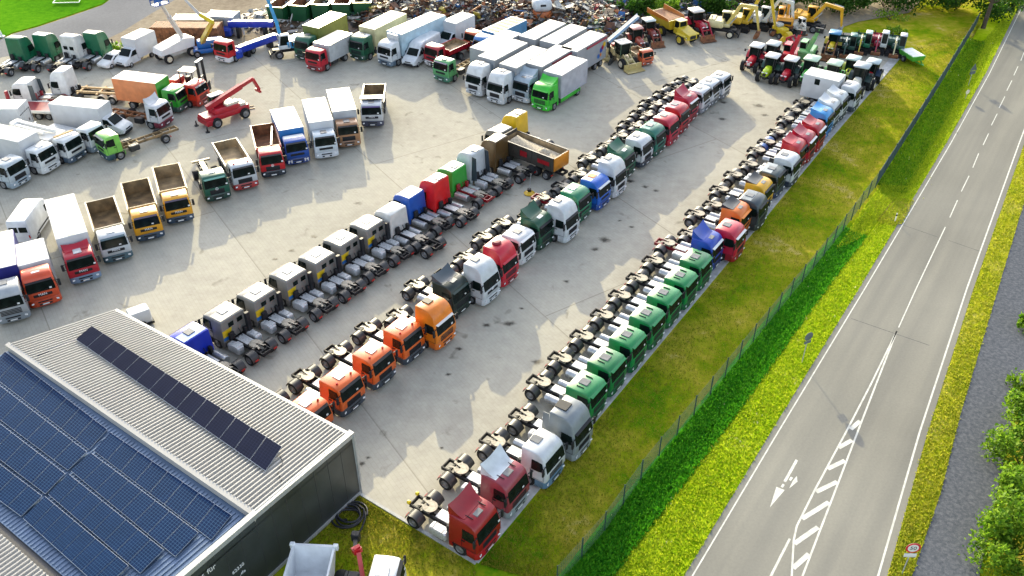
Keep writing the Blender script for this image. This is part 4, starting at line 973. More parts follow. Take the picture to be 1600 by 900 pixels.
for q in ([(172, 675), (362, 805), (330, 844), (146, 704)], [(142, 707), (310, 832), (274, 870), (111, 736)], [(107, 740), (256, 859), (219, 896), (75, 772)], [(70, 775), (201, 884), (160, 922), (36, 810)]):
    pv_row(q, (5.14, 5.14, 5.06, 5.06), 8, 6, 10, pv_b)
for q in ([(8, 549), (168, 671), (139, 703), (-22, 580)], [(-25, 583), (136, 706), (106, 735), (-55, 615)], [(-58, 617), (102, 740), (71, 772), (-90, 650)], [(-92, 655), (66, 775), (33, 807), (-125, 690)]):
    pv_row(q, (5.14, 5.14, 5.06, 5.06), 8, 6, 10, pv_b)
mb = MB(); mb.bar(gp(118, 531, 5.5), gp(58, 556, 5.5), .10, .05); hpart(mb, 'cable_tray', mat('cable_tray', (.02, .025, .06), .5))
mb = MB(); mb.tube([gp(437, 712, 5.6), gp(442, 722, 5.5), gp(434, 738, 5.5), gp(440, 752, 5.45)], .025, 6); hpart(mb, 'cable', MP['hose'], None, 40)
for txt, px, py, sz in (('für', 330, 889, .50), ('62230', 372, 888, .34), ('.de', 379, 894, .34), ('t', 317, 899, .42)):
    P_ = on_wall(px, py) - HN * .012; o = part(text_me(txt, sz), 'lettering', MP['white'], hall); o.matrix_parent_inverse = Matrix.Translation(-hall_o)
    o.location = P_; X_ = -HU; Z_ = Vector((0, 0, 1)); Nn = X_.cross(Z_); o.rotation_euler = Matrix((X_, Z_, Nn)).transposed().to_euler()
# small gear beside the hall's eave
t = thing('dish_stand', 'white box on feet behind the edge of the white hall roof', 'generator', gp(222, 506), 35)
quick(t, 'cabinet', 'white', lambda m: m.box(-.8, .8, -.55, .55, .3, 1.5, .08)); quick(t, 'base', 'frame', lambda m: (m.box(-.9, .9, -.6, .6, .12, .3, .03), m.bar((-.9, 0, .25), (-2.0, 0, .2), .08, .08)))
for s in (1, -1): wheel(t, 0, s * .68, .3, .16)

# ================================================================ FENCE, SIGNS, ROADSIDE
def fence(line, label, step, h, wires, dense, post_m, mesh_m, name='fence'):
    p = thing(name, label, 'fence', line[0].copy(), 0); o = p.location.copy(); d = [0]
    for a, b in zip(line[:-1], line[1:]): d.append(d[-1] + (b - a).length)
    def at(s):
        i = min(len(line) - 2, max(0, int(np.searchsorted(d, s, 'right') - 1))); return line[i].lerp(line[i + 1], (s - d[i]) / (d[i + 1] - d[i])) - o
    n = int(d[-1] / step); mb = MB()
    for k in range(n + 1):
        q = at(k * d[-1] / n * .9999); b = MB(); b.box(-.04, .04, -.03, .03, -.1, h + .12); part(b.mesh('post', 0) if k == 0 else fence.pm, 'post', post_m, p, q); 
        if k == 0: fence.pm = p.children[0].data
    m = int(d[-1] / dense)
    for k in range(m):
        q = at(d[-1] * k / m * .9999); mb.box(q.x - .006, q.x + .006, q.y - .006, q.y + .006, .05, h)
    for z in np.linspace(.1, h, wires):
        for k in range(n): mb.bar(at(k * d[-1] / n * .9999) + Vector((0, 0, z)), at((k + 1) * d[-1] / n * .9999) + Vector((0, 0, z)), .012, .016)
    part(mb.mesh('wire_mesh', 0), 'wire_mesh', mesh_m, p)
fence(FENCE[:7], 'dark green wire mesh fence with slim posts beside the mown grass', 2.5, 1.75, 8, .2, MP['post'], mat('green_wire', (.05, .10, .075), .45, .3))
# the far run carries a windbreak net
p = thing('net_fence', 'dark netted run of fence between far grass and roadside ditch', 'fence', FENCE[6].copy(), 0); o_ = FENCE[6]
mb = MB(); k = 0
for a, b in zip(FENCE[6:-1], FENCE[7:]):
    mb.bar(a - o_ + Vector((0, 0, .85)), b - o_ + Vector((0, 0, .85)), .02, 1.6)
    mb.bar(a - o_ + Vector((0, 0, 1.68)), b - o_ + Vector((0, 0, 1.68)), .05, .05)
part(mb.mesh('net', 0), 'net', mat('windbreak_net', (.018, .045, .05), .8, var=.4, scale=.5), p)
for a, b in zip(FENCE[6:-1], FENCE[7:]):
    n = max(1, int((b - a).length / 3))
    for i in range(n): part(fence.pm, 'post', MP['post'], p, a.lerp(b, i / n) - o_)

def sign_post(px, py, label, build, h=2.6, lean=0, name='road_sign', heading=0):
    g = gp(px, py); t = thing(name, label, 'road sign', (g.x, g.y, -.05), heading); quick(t, 'pole', 'steel', lambda m: m.tube([(0, 0, 0), (0, lean, h)], .035, 8)); build(t); return t
def disc(y, r, z, th=.02, n=24): return lambda m: m.lathe([(.005, y - th / 2), (r, y - th / 2), (r, y + th / 2), (.005, y + th / 2)], n, 'y', (0, 0, z))
signback = mat('sign_back', (.10, .13, .13), .5, .3, var=.2)
def s1(t):
    quick(t, 'sign_disc', signback, disc(-.05, .38, 2.62)); quick(t, 'sign_disc', MP['white'], disc(-.028, .36, 2.62, .01)); quick(t, 'sign_plate', signback, lambda m: m.box(-.32, .32, -.06, -.04, 1.95, 2.2))
sign_post(1253, 566, 'round road sign seen from behind with small plate, on yellow verge beside the road', s1, 2.9, heading=25)
def s50(t):
    quick(t, 'sign_disc', signback, disc(.05, .42, 2.55)); quick(t, 'red_ring', mat('sign_red', (.55, .01, .02), .4), disc(.066, .42, 2.55, .012)); quick(t, 'white_face', MP['white'], disc(.076, .31, 2.55, .012))
    o = part(text_me('50', .40, .004), 'lettering', mat('sign_black', (.01, .01, .012), .5), t, (0, .088, 2.55), rot=(math.pi / 2, 0, math.pi))
    quick(t, 'sign_plate', MP['white'], lambda m: m.box(-.36, .36, .04, .06, 1.72, 2.05, .01))
sign_post(1409, 897, 'round white 50 speed limit sign with red ring beside the gravel track', s50, 2.7, heading=178)
def s3(t):
    quick(t, 'sign_triangle', signback, lambda m: m.loft([[(-.5, y, 2.0), (.5, y, 2.0), (0, y, 2.85)] for y in (-.06, -.04)])); quick(t, 'sign_plate', signback, lambda m: m.box(-.42, .42, -.06, -.04, 1.5, 1.9))
sign_post(1513, 133, 'triangular warning sign seen from behind above a square plate, far verge', s3, 2.6, heading=20)
def s4(t): quick(t, 'sign_disc', MP['hub_cream'], disc(-.05, .28, 1.0))
sign_post(1508, 155, 'low round yellowish marker on short pole in the far verge', s4, 1.1, heading=20)
for px, py, lab in ((1398, 346, 'white delineator post with black band on the worn crossing beside the road'), (1579, 22, 'small white delineator post at the far edge of the road verge')):
    g = gp(px, py); t = thing('delineator_post', lab, 'post', (g.x, g.y, -.05), 30, 'delineator posts along the road'); quick(t, 'stake', 'white', lambda m: m.loft([[(-.06, -.05, 0), (.06, -.05, 0), (.0, .06, 0)], [(-.06, -.05, .92), (.06, -.05, .92), (0, .06, 1.0)]])); quick(t, 'black_band', 'dark', lambda m: m.loft([[(-.064, -.054, .66), (.064, -.054, .66), (.0, .066, .66)], [(-.064, -.054, .84), (.064, -.054, .84), (0, .066, .84)]]))
# hose coil
mb = MB(); pts = []
for k in range(260):
    a = k * .115; r = 1.02 - .16 * (k / 260) * 3 + .10 * math.sin(k * .21) + (.12 if k < 60 else 0); r = max(.36, r); pts.append((math.cos(a) * r, math.sin(a) * r * .92 + .05 * math.sin(k * .05), .07 + .05 * ((k // 55) % 3) + .02 * math.sin(a * 3)))
mb.tube(pts, .065, 7); mb.tube([(1.05, .1, .25), (1.12, -.5, .3), (.95, -1.1, .08), (.75, -1.4, .06)], .06, 7)
o = part(mb.mesh('hose_coil', 50), 'hose_coil', MP['hose'], None, gp(545, 806) + Vector((0, 0, 0))); tag(o, 'thick black hose coiled on the grass beside the hall wall', 'hose')
# bushes along the right edge, trees along the top
for k, (px, py, rx, h, n, lab) in enumerate([(1606, 516, 1.1, 1.8, 1100, 'small pale bush poking in at the right edge, farthest of the row'), (1606, 612, 1.3, 2.0, 1700, 'low bright bush at the right edge beyond the dense bushes'), (1606, 672, 1.9, 2.4, 3200, 'yellow green bush at the right edge beside the gravel track'), (1596, 732, 2.1, 2.6, 4200, 'leafy bush between two others along the gravel track'), (1598, 792, 2.3, 2.8, 5200, 'dense bush spilling over the edge of the gravel track'), (1580, 868, 2.5, 3.2, 6500, 'largest leafy bush leaning out over the gravel track'), (1606, 945, 2.6, 2.6, 4200, 'dense bush in the bottom right corner')]):
    bush(px, py, rx, h, lab, BUSH_L, 50 + k, n, .13, 'bushes along the right edge')

# ================================================================ ROW ALONG THE GRASS KERB (nearest first)
T = tractor_unit
HR = -34.0; GR = 'tractor units lined up along the grass kerb'; WH = 'd2d6d9'
T(743, 798, 0, HR, 'crimson tractor unit with red roof deflector and yellow rear lamps, nearest in the kerb row', '9c0418', group=GR, st='mid', deflector=.75, tank=('box', 'box'), cap=True, bumper='b00a24', grille=1, visor=None, rails=True)
T(791, 736, 0, HR, 'faded maroon sided tractor unit with white roof and tall white deflector', '9a3a48', group=GR, st='mid', deflector=.8, defcol='d9dfe4', roof='white', tank=('box', 'box'), bumper='8d979b', grille=2, lower='a06a72', visor=None, rails=True)
T(838, 686, 0, HR, 'white day cab tractor unit with bluish bumper next to the silver sleeper truck', WH, group=GR, st='mid', L=2.0, tank=('round', 'round'), bumper='5f7f98', grille=2, visor=None)
p = T(880, 633, 0, HR, 'silver grey high roof sleeper tractor unit with large black roof hatch', '858d92', group=GR, st='high', fairing=True, tank=('box', 'box'), bumper='8a9296', grille=1, hatch='dark')
[setattr(q, 'scale', (1.3, 1.3, 1)) for c in p.children for q in c.children if q.name.startswith('roof_hatch')]
GG = [(913.75, 596.75), (945.75, 558.25), (979, 522), (1009.5, 488), (1036.25, 456.25), (1062.5, 428.75), (1086, 400.5)]
GN = ['nearest of the seven bright green tractor units, beside the silver sleeper truck', 'second bright green tractor unit counted from the silver sleeper truck', 'third bright green tractor unit counted from the silver sleeper truck', 'middle one of the seven bright green tractor units along the kerb', 'third bright green tractor unit counted from the royal blue one', 'second bright green tractor unit counted from the royal blue one', 'bright green tractor unit parked right beside the royal blue one']
for (x, y), lab in zip(GG, GN): T(x, y, 0, HR, lab, random.choice(('0a8a48', '0c8346', '087d40')), group=GR, st='low', L=2.15, tank=('round', 'round'), bumper='0a5a3c', grille=2, lower='2b3434', visor='0a8a48', rails=True)
T(1109, 369, 0, HR, 'royal blue tractor unit with curved blue deflector and red chassis', '1546b4', group=GR, st='mid', deflector=.7, chassis='8a0a1c', tank=('round', 'box'), bumper='10307c', grille=1, visor='white')
T(1136, 351, 0, HR, 'pinkish red tractor unit with grey hatch between the blue and orange ones', 'c4143a', group=GR, st='mid', tank=('box', 'round'), bumper='9c1020', grille=1, visor='white')
T(1154, 322, 0, HR, 'orange tractor unit in the kerb row with black rear deflector', 'ea7a24', group=GR, st='mid', deflector=.3, defcol='26282a', tank=('round', 'round'), bumper='b85a18', visor='amber')
T(1172, 305, 0, HR, 'dark slate tractor unit with grey roof between orange and yellow ones', '36434a', group=GR, st='mid', roof='7e8990', tank=('box', 'box'), bumper='2a3438', grille=1)
T(1190, 283, 0, HR, 'golden yellow tractor unit with dark cab back in the kerb row', 'f2b41a', group=GR, st='mid', deflector=.25, defcol='2a2c2e', tank=('round', 'round'), bumper='223a5c', lower='c48a10')
T(1206, 263, 0, HR, 'grey roofed dark tractor unit beside the golden yellow one', '3c4a4c', group=GR, st='low', L=2.1, roof='9aa4aa', tank=('box', 'round'), bumper='26345a')
T(1226, 241, 0, HR, 'white tractor unit with black side window behind, next to a red one', WH, group=GR, st='mid', tank=('box', 'box'), bumper='2f3a4a', fairing='2a2c30')
T(1245, 221, 0, HR, 'bright red tractor unit beside the white one, first of three reds', 'c00c22', group=GR, st='mid', deflector=.35, bumper='a00c1c', grille=1)
T(1260, 208, 0, HR, 'crimson tractor unit with round grey hatch, middle of three reds', 'b40f34', group=GR, st='mid', deflector=.5, bumper='8c0c24', grille=1, guards='1c5fb0', visor='white')
T(1275, 192, 0, HR, 'crimson tractor unit next to the sky blue one, last of three reds', 'b00c24', group=GR, st='mid', deflector=.35, bumper='a00c1c', visor='white')
T(1288, 171, 0, HR, 'sky blue tractor unit with pale blue roof in the kerb row', '2a96dc', group=GR, st='mid', deflector=.25, bumper='1b74c4', roof='64b4e4')
T(1299, 158, 0, HR, 'white tractor unit right beside the sky blue one', WH, group=GR, st='mid', deflector=.4, bumper='3b4652')
T(1312, 145, 0, HR, 'white tractor unit between its white neighbour and the white box truck', WH, group=GR, st='mid', deflector=.4, bumper='3b4652')
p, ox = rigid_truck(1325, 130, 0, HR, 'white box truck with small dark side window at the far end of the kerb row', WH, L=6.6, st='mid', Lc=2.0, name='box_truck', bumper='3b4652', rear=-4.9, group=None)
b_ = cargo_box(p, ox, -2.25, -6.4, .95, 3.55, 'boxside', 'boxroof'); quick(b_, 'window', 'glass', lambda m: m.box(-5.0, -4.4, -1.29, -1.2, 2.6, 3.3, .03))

# ================================================================ MIDDLE ROW
HM = -34.5; GM = 'tractor units of the middle row'
ORN = ['orange tractor unit half hidden by the hall roof, nearest of the middle row', 'orange low cab tractor unit, second from the hall roof', 'orange low cab tractor unit, third from the hall roof', 'orange low cab tractor unit beside the tall orange one']
for (x, y), lab in zip([(476.75, 630), (529, 587.5), (579.5, 547.5), (626.75, 510)], ORN):
    T(x, y, 0, HM, lab, 'ee6a20', group=GM, st='low', L=2.15, tank=(None, 'round'), bumper='39434f', beacons=2, hatch='tread', grille=1, lower='5a2a14')
T(668, 470, 0, HM, 'tall orange high roof tractor unit with dark blue hatch', 'f08418', group=GM, st='high', tank=('round', 'round'), bumper='e87412', hatch='dark', visor='white', grille=2)
T(706, 437, 0, HM, 'dark green fronted tractor unit with dark red sides and slate deflector', '12261e', group=GM, st='mid', deflector=.55, defcol='46525a', roof='46525a', bumper='0a2a22', grille=2, visor='0c332a', lower='4a0c10')
T(742, 405, 0, HM, 'tall white tractor unit with ring badge beside the bright red one', WH, group=GM, st='high', bumper=WH, hatch='hatch', badge='ring', grille=0, visor=None)
p = T(772, 378, 0, HM, 'bright red high roof tractor unit with round red roof lamp', 'd01030', group=GM, st='high', bumper='c01028', hatch=None, grille=2, visor='d01030')
quick(p, 'roof_lamp', '8c0a1c', lambda m: m.lathe([(.42, 3.6), (.42, 3.8), (.3, 3.92), (.02, 3.95)], 18, 'z', (1.5, 0, 0)))
p = T(808, 362, 0, HM, 'white roofed tractor unit with red sides and white rimmed grille', 'd8dadc', group=GM, st='low', L=2.15, roof='white', bumper='d8d8d8', grille=1, visor='white', lower='b01222')
for s in (1, -1): quick(p, 'side_panel', 'b01222', lambda m: m.box(.95, 1.95, s * 1.235 - .012, s * 1.235 + .012, 1.0, 2.4, .005))
T(841, 337, 0, HM, 'dark green tractor unit with tall curved deflector and white tank', '0d5236', group=GM, st='mid', deflector=.75, bumper='0a3a28', grille=2, hatch='white')
T(871, 313, 0, HM, 'tall white tractor unit with boxy dark grille between two green ones', WH, group=GM, st='high', bumper=WH, grille=1)
T(894, 294, 0, HM, 'mid green tractor unit with pale green roof beside the blue one', '138056', group=GM, st='mid', roof='5aa888', bumper='0e5a40', hatch='tread', chassis='8a1020', guards='plastic')
T(925, 275, 0, HM, 'blue tractor unit with pale blue roof and orange hatch', '1a62c8', group=GM, st='mid', roof='9cbce0', hatch='amber', bumper='154a9c', visor='white')
T(949, 247, 0, HM, 'tall white tractor unit with rounded roof beside the blue one', WH, group=GM, st='high', bumper='c8ccd0', grille=1)
T(973, 233, 0, HM, 'dark green tractor unit with pink hatch on its deflector', '0e5e40', group=GM, st='mid', deflector=.6, bumper='0a4630', hatch='white')
T(994, 212, 0, HM, 'white tractor unit with black side mirrors between two green ones', WH, group=GM, st='mid', bumper='2c3a48', fairing='22262a', grille=1)
T(1015, 195.6, 0, HM, 'teal green tractor unit beside the low crimson one', '14705e', group=GM, st='mid', bumper='0c4a3c', roof='2a8a80', fairing='0f7a44')
T(1037, 180, 0, HM, 'low crimson tractor unit with three axles beside the teal one', 'c01038', group=GM, st='mid', bumper='a80c2c', axles=2, visor=None)
T(1054, 163, 0, HM, 'red tractor unit with pale pink roof between two crimson ones', 'b80e20', group=GM, st='mid', roof='d0788a', axles=2, bumper='900c1c', hatch='hatch')
T(1075, 148, 0, HM, 'crimson tractor unit with sharp roof deflector near the far end', 'b80d34', group=GM, st='mid', deflector=.7, bumper='900c1c', axles=2, visor='white')
T(1092, 137, 0, HM, 'white day cab truck chassis beside the crimson deflector truck', WH, group=GM, st='low', L=2.0, bumper='8a8f94', axles=2)
T(1107, 126, 0, HM, 'white truck chassis with roof lights, second from the far end', WH, group=GM, st='low', L=2.0, bumper='6c7278', axles=2)
T(1124, 116, 0, HM, 'white truck chassis at the far end of the middle row', WH, group=GM, st='low', L=2.0, bumper='6c7278', axles=2)

# ================================================================ LEFT ROW, CABS TURNED AWAY
HL = 145.0; GL = 'tractor units of the left row facing away'
T(295, 519, 0, HL, 'royal blue tractor unit cut off by the hall roof', '1a3ad0', group=GL, st='low', L=2.1, roof='7da4e8', bumper='14288c', ax=-1.25)
for (x, y), lab in zip([(347.5, 486), (399, 455), (448.75, 423.75), (493.75, 397.5), (531.75, 370.75), (572.5, 346.25)], ['grey crew cab tractor unit with yellow blue stripe beside the royal blue one', 'grey striped crew cab tractor unit, second from the royal blue one', 'grey striped crew cab tractor unit, third from the royal blue one', 'grey striped crew cab tractor unit, third from the plain white cab', 'grey striped crew cab tractor unit, second from the plain white cab', 'grey striped crew cab tractor unit beside the plain white cab']):
    p = T(x, y, 0, HL, lab, '8d8a84', group=GL, st='low', L=2.35, roof='a5a29b', tank=('box', 'box'), bumper='dark', axles=1, hatch='tread', ax=-1.25, lower='6a6866')
    cb = [c for c in p.children if c.name.startswith('cab')][0]
    xr = -2.35
    quick(cb, 'yellow_stripe', 'e8c81e', lambda m: m.loft([[(x_, y_, z_) for y_, z_ in ((1.16, 1.35), (.45, 1.35), (.25, 1.95), (1.16, 1.95))] for x_ in (xr - .014, xr + .02)]), 0)
    quick(cb, 'blue_stripe', '2878c8', lambda m: m.loft([[(x_, y_, z_) for y_, z_ in ((1.16, 1.05), (.55, 1.05), (.40, 1.33), (1.16, 1.33))] for x_ in (xr - .014, xr + .02)]), 0)
    for y_ in (.25, -.6): quick(cb, 'rear_window', 'glass', lambda m: m.box(xr - .015, xr + .02, y_ - .25, y_ + .25, 2.02, 2.42, .01))
    quick(p, 'snorkel', 'dark', lambda m: m.box(.08, .38, -1.2, -.8, .95, 2.75, .05)); quick(p, 'toolbox', 'tread', lambda m: m.box(-.75, -.1, .5, 1.2, .5, 1.1, .04))
T(612, 325, 0, HL, 'plain white cab tractor unit beside the grey striped ones', 'e4e2dc', group=GL, st='mid', bumper='c8c6c0', axles=2, hatch=None, ax=-1.4, plate=True)
T(641, 300, 0, HL, 'blue tractor unit with white roof between plain white and red cabs', '1c58b8', group=GL, st='mid', roof='e0dcd8', bumper='163c80', ax=-1.4, axles=1, hatch=None)
T(680, 277, 0, HL, 'bright red high cab tractor unit beside the lime green one', 'e0181c', group=GL, st='high', roof='e6dcd6', bumper='a01014', ax=-1.4, axles=1)
T(709, 260, 0, HL, 'lime green cab tractor unit with red chassis', '3aa83a', group=GL, st='mid', roof='dfe6da', bumper='2c7a2c', ax=-1.5, chassis='9c1420', axles=1)
T(740, 234, 0, HL, 'white high cab tractor unit with dark fairing between lime green and bronze', WH, group=GL, st='high', bumper='b0b4b8', ax=-1.6, tank=('box', 'box'), fairing='3a4650')
T(777, 215, 0, HL, 'bronze brown high cab tractor unit next to the loaded tipper', '5a4220', group=GL, st='high', roof='e8dcc8', bumper='3a2c18', ax=-1.6, hatch=None)
p, ox = rigid_truck(781, 200, 0, 140, 'grey tipper truck heaped with gravel, yellow orange tailboard', '8a8478', L=10.0, n_rear=2, st='mid', Lc=2.2, name='tipper_truck', ax=-1.3, bumper='5a5850', roof='e0dcd0', hatch=None)
b_ = tipper(p, ox, -2.55, -9.4, 1.25, 2.75, '4a4640', 'tanbed', head=.35)
quick(b_, 'gravel_load', 'sand', lambda m: m.loft([[(x, y, 1.35 + hh) for x, y, hh in ((-2.75, -1.0, .3), (-2.75, 1.0, .3), (-9.2, 1.0, .25), (-9.2, -1.0, .25))], [(-3.1, -.8, 2.45), (-3.1, .8, 2.5), (-8.9, .8, 2.2), (-8.9, -.8, 2.25)], [(-3.6, -.15, 3.0), (-3.7, .2, 3.05), (-5.4, .3, 2.5), (-5.4, -.3, 2.5)]]) and m.lathe([(.9, 2.1), (.55, 2.45), (.15, 2.7), (.02, 2.72)], 12, 'z', (-7.2, .0, 0)))
quick(b_, 'tailboard', 'e08a1e', lambda m: m.box(-9.5, -9.40, -1.22, 1.22, 1.3, 2.75, .03)); quick(b_, 'red_marking', 'a81420', lambda m: (m.box(-6.0, -5.1, 1.285, 1.30, 1.75, 2.35), m.box(-8.9, -7.4, 1.285, 1.30, 1.75, 2.2)))
T(809, 177, 0, HL, 'bright yellow high cab tractor unit behind the loaded tipper', 'f2c010', group=GL, st='high', roof='f4e4a8', bumper='c89a10', ax=-1.6, plate=True)
t = thing('parasol_foot', 'small yellow and black stand with thin pole between two truck rows', 'stand', gp(827, 303), 0); quick(t, 'foot', 'f0c018', lambda m: m.lathe([(.02, 0), (.5, 0), (.55, .12), (.3, .3), (.02, .32)], 16, 'z')); quick(t, 'pole', 'steel', lambda m: m.tube([(0, 0, .3), (.15, .1, 2.2)], .03, 6)); quick(t, 'head', 'dark', lambda m: m.box(-.2, .2, -.2, .2, .32, .6, .05))

# ================================================================ ARC OF TRUCKS AT THE LEFT
def h2(*prs): return sum(heading_of(a, b) for a, b in prs) / len(prs)
hA = h2(((134, 312), (147, 357)), ((176, 304), (194, 351))); hB = h2(((189, 286), (200, 327)), ((229, 279), (242, 320))); hC = h2(((241, 262), (252, 304)), ((279, 256), (292, 297)))
hD = h2(((70, 317), (86, 378)), ((115, 306), (140, 370))); hE = h2(((426, 180), (435, 200)), ((457, 169), (471, 200))); hF = h2(((469, 159), (485, 200)), ((509, 154), (519, 192)))
GT = 'trucks parked in an arc at the left'
p, ox = rigid_truck(4, 442, 0, hD - 3, 'silver grey tractor front cut off by the left edge, below the blue curtain', 'b4b8bc', L=9, st='mid', Lc=2.2, name='curtain_truck', bumper='8a9298', grille=2, group=GT, visor=None)
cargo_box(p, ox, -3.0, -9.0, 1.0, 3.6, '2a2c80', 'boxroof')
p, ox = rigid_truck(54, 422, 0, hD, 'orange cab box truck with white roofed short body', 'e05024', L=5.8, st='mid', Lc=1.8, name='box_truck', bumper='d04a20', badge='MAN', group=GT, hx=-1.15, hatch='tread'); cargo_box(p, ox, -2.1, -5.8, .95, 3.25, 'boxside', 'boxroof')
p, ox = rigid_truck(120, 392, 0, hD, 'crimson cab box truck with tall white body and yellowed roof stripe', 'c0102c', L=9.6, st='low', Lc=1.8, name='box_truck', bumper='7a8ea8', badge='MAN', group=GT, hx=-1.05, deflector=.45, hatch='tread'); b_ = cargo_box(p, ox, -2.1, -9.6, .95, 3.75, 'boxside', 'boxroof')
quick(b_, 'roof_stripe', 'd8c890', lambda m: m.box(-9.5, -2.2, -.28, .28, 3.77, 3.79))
p, ox = rigid_truck(172, 361, 0, hA, 'white cab tipper truck with empty rusty brown bed', WH, L=7.9, n_rear=1, st='low', Lc=1.75, name='tipper_truck', bumper='42606a', badge='MAN', group=GT, visor='42606a', hatch='tread'); tipper(p, ox, -2.05, -7.8, 1.2, 2.5, 'd8cdb4', 'mud')
for (x, y), h_, lab in (((224, 329), hB, 'yellow tipper truck with empty muddy bed beside the white tipper'), ((272, 303), hC, 'yellow tipper truck with tan streak in its bed beside the green truck')):
    p, ox = rigid_truck(x, y, 0, h_, lab, 'f0a818', L=7.8, n_rear=1, st='low', Lc=1.75, name='tipper_truck', bumper='2c4258', badge='MAN', group=GT, visor='3a2c4a', hatch='tread'); tipper(p, ox, -2.05, -7.7, 1.2, 2.55, 'd8c490', 'mud' if x < 250 else 'tanbed')
p, ox = rigid_truck(330, 268, 0, hC + 4, 'dark green hook lift truck with white roof pod and bare frame', '0d5a46', L=7.6, n_rear=1, st='low', Lc=1.9, name='hook_lift_truck', bumper='0a3a30', badge='ring', group=GT, hatch='white', visor='64a090', grille=1)
quick(p, 'hook_arm', 'd8c8a0', lambda m: (m.bar((ox - 2.2, 0, 1.2), (ox - 7.4, 0, 1.15), .5, .2), m.bar((ox - 2.3, 0, 1.2), (ox - 2.3, 0, 2.4), .3, .25), m.bar((ox - 2.3, 0, 2.4), (ox - 2.0, 0, 2.6), .2, .2), m.bar((ox - 7.2, -.9, 1.2), (ox - 7.2, .9, 1.2), .2, .2)))
p, ox = rigid_truck(375, 253, 0, hC + 4, 'white and red fronted tipper truck with wooden lined bed', 'c9ccd0', L=8.0, n_rear=2, st='low', Lc=1.75, name='tipper_truck', bumper='b03030', group=GT, beacons=2, hatch=None, grille=1); tipper(p, ox, -2.1, -7.9, 1.2, 2.1, 'c8c0b0', 'tanbed')
p, ox = rigid_truck(421, 234, 0, hE - 3, 'red tipper truck with red brown bed and white ladder', 'c81420', L=8.2, n_rear=2, st='low', Lc=1.75, name='tipper_truck', bumper='202a38', badge='ring', group=GT, grille=1, roof='e08a8a', hatch=None); tipper(p, ox, -2.2, -8.1, 1.2, 2.4, 'a81c1c', 'rust'); quick(p, 'ladder', 'white', lambda m: (m.bar((ox - 2.3, .3, 2.7), (ox - 6.8, .9, 2.62), .16, .05)))
p, ox = rigid_truck(459, 215, 0, hE, 'blue box truck with white roof and striped warning bumper', '1c50a8', L=7.6, st='low', Lc=1.75, name='box_truck', bumper='1c3c84', group=GT, roof='white', hatch=None); b_ = cargo_box(p, ox, -2.1, -7.6, .95, 3.3, '2a78c0', 'boxroof')
quick(p, 'warning_stripes', 'e8e4e0', lambda m: [m.box(ox + .055, ox + .065, y - .07, y + .07, .5, .85) for y in (-1.0, -.7, .7, 1.0)])
p, ox = rigid_truck(505, 206, 0, hF, 'white box truck with pale blue white cab beside the blue one', 'd4dde4', L=8.2, st='low', Lc=1.75, name='box_truck', bumper='d0d4d8', group=GT); cargo_box(p, ox, -2.1, -8.2, .95, 3.5, 'boxside', 'boxroof')
p, ox = rigid_truck(541, 189, 0, hF - 2, 'brown cab box truck with white tarpaulin roof', 'b08058', L=8.2, st='low', Lc=1.75, name='box_truck', bumper='9a7050', group=GT, grille=1); cargo_box(p, ox, -2.1, -8.2, .95, 3.5, 'c4c8cc', 'boxroof')
p, ox = rigid_truck(580, 159, 0, -86, 'white cab tipper truck with raised white tailboard and purple visor', WH, L=7.4, n_rear=2, st='low', Lc=1.75, name='tipper_truck', bumper='3a3f58', group=GT, visor='3a2470', badge='MAN'); tipper(p, ox, -2.1, -7.3, 1.2, 2.2, '5a5a58', 'mud', head=.9)
p, ox = van(44, 318, 2.6, heading_of((30, 336), (54, 303)), 'white panel van parked tail towards the viewer, beside the tall box truck', L=6.4, zr=2.65)

# ================================================================ LOWER EDGE OF THE YARD
_h = heading_of((478, 899), (492, 850)); _g = gp(491, 850, 2.9); t = thing('skip_trailer', 'white tipper trailer with empty white trough beside the hall wall', 'trailer', (_g.x - 2.9 * math.cos(R(_h)), _g.y - 2.9 * math.sin(R(_h)), 0), _h)
quick(t, 'trough', 'e2e6ea', lambda m: (m.loft([[(-2.6, -1.15, 1.3), (2.2, -1.15, 1.3), (2.2, 1.15, 1.3), (-2.6, 1.15, 1.3)], [(-2.9, -1.25, 2.6), (2.9, -1.25, 2.9), (2.9, 1.25, 2.9), (-2.9, 1.25, 2.6)], [(-2.8, -1.15, 2.6), (2.75, -1.12, 2.9), (2.75, 1.12, 2.9), (-2.8, 1.15, 2.6)], [(-2.5, -1.05, 1.4), (2.1, -1.05, 1.4), (2.1, 1.05, 1.4), (-2.5, 1.05, 1.4)]]), m.box(2.7, 2.95, -1.4, -1.1, 2.6, 3.0, .04), m.box(2.7, 2.95, 1.1, 1.4, 2.6, 3.0, .04)), 0)
quick(t, 'chassis', 'frame', lambda m: (m.box(-3.2, 2.0, -.45, .45, .75, 1.25, .04), m.bar((-3.2, 0, .9), (-4.4, 0, .8), .3, .2)))
for s in (1, -1):
    for x in (-.9, .5): wheel(t, x, s * .95, .5, .4)
p, ox = rigid_truck(598, 893, 2.82, -6, 'white cab crane truck cut off by the bottom edge', 'e4e6e8', L=4.6, st='low', Lc=1.75, name='crane_truck', bumper='dark', rear=-3.8, hatch='tread')
def loc(t, px, py, z): v = gp(px, py, z) - t.location; v.rotate(Matrix.Rotation(-t.rotation_euler.z, 3, 'Z')); return v
c0, c1, c2 = loc(p, 569, 915, 1.3), loc(p, 560, 862, 3.0), loc(p, 555, 856, 2.9)
quick(p, 'loader_crane', 'c01420', lambda m: (m.lathe([(.35, 1.0), (.3, 1.5), (.05, 1.55)], 12, 'z', (c0.x, c0.y, 0)), m.bar(c0, c1, .26, .3), m.bar(c1, c2, .5, .3), m.bar(c1 + Vector((0, .3, .1)), c2 + Vector((0, -.3, .2)), .2, .2)))
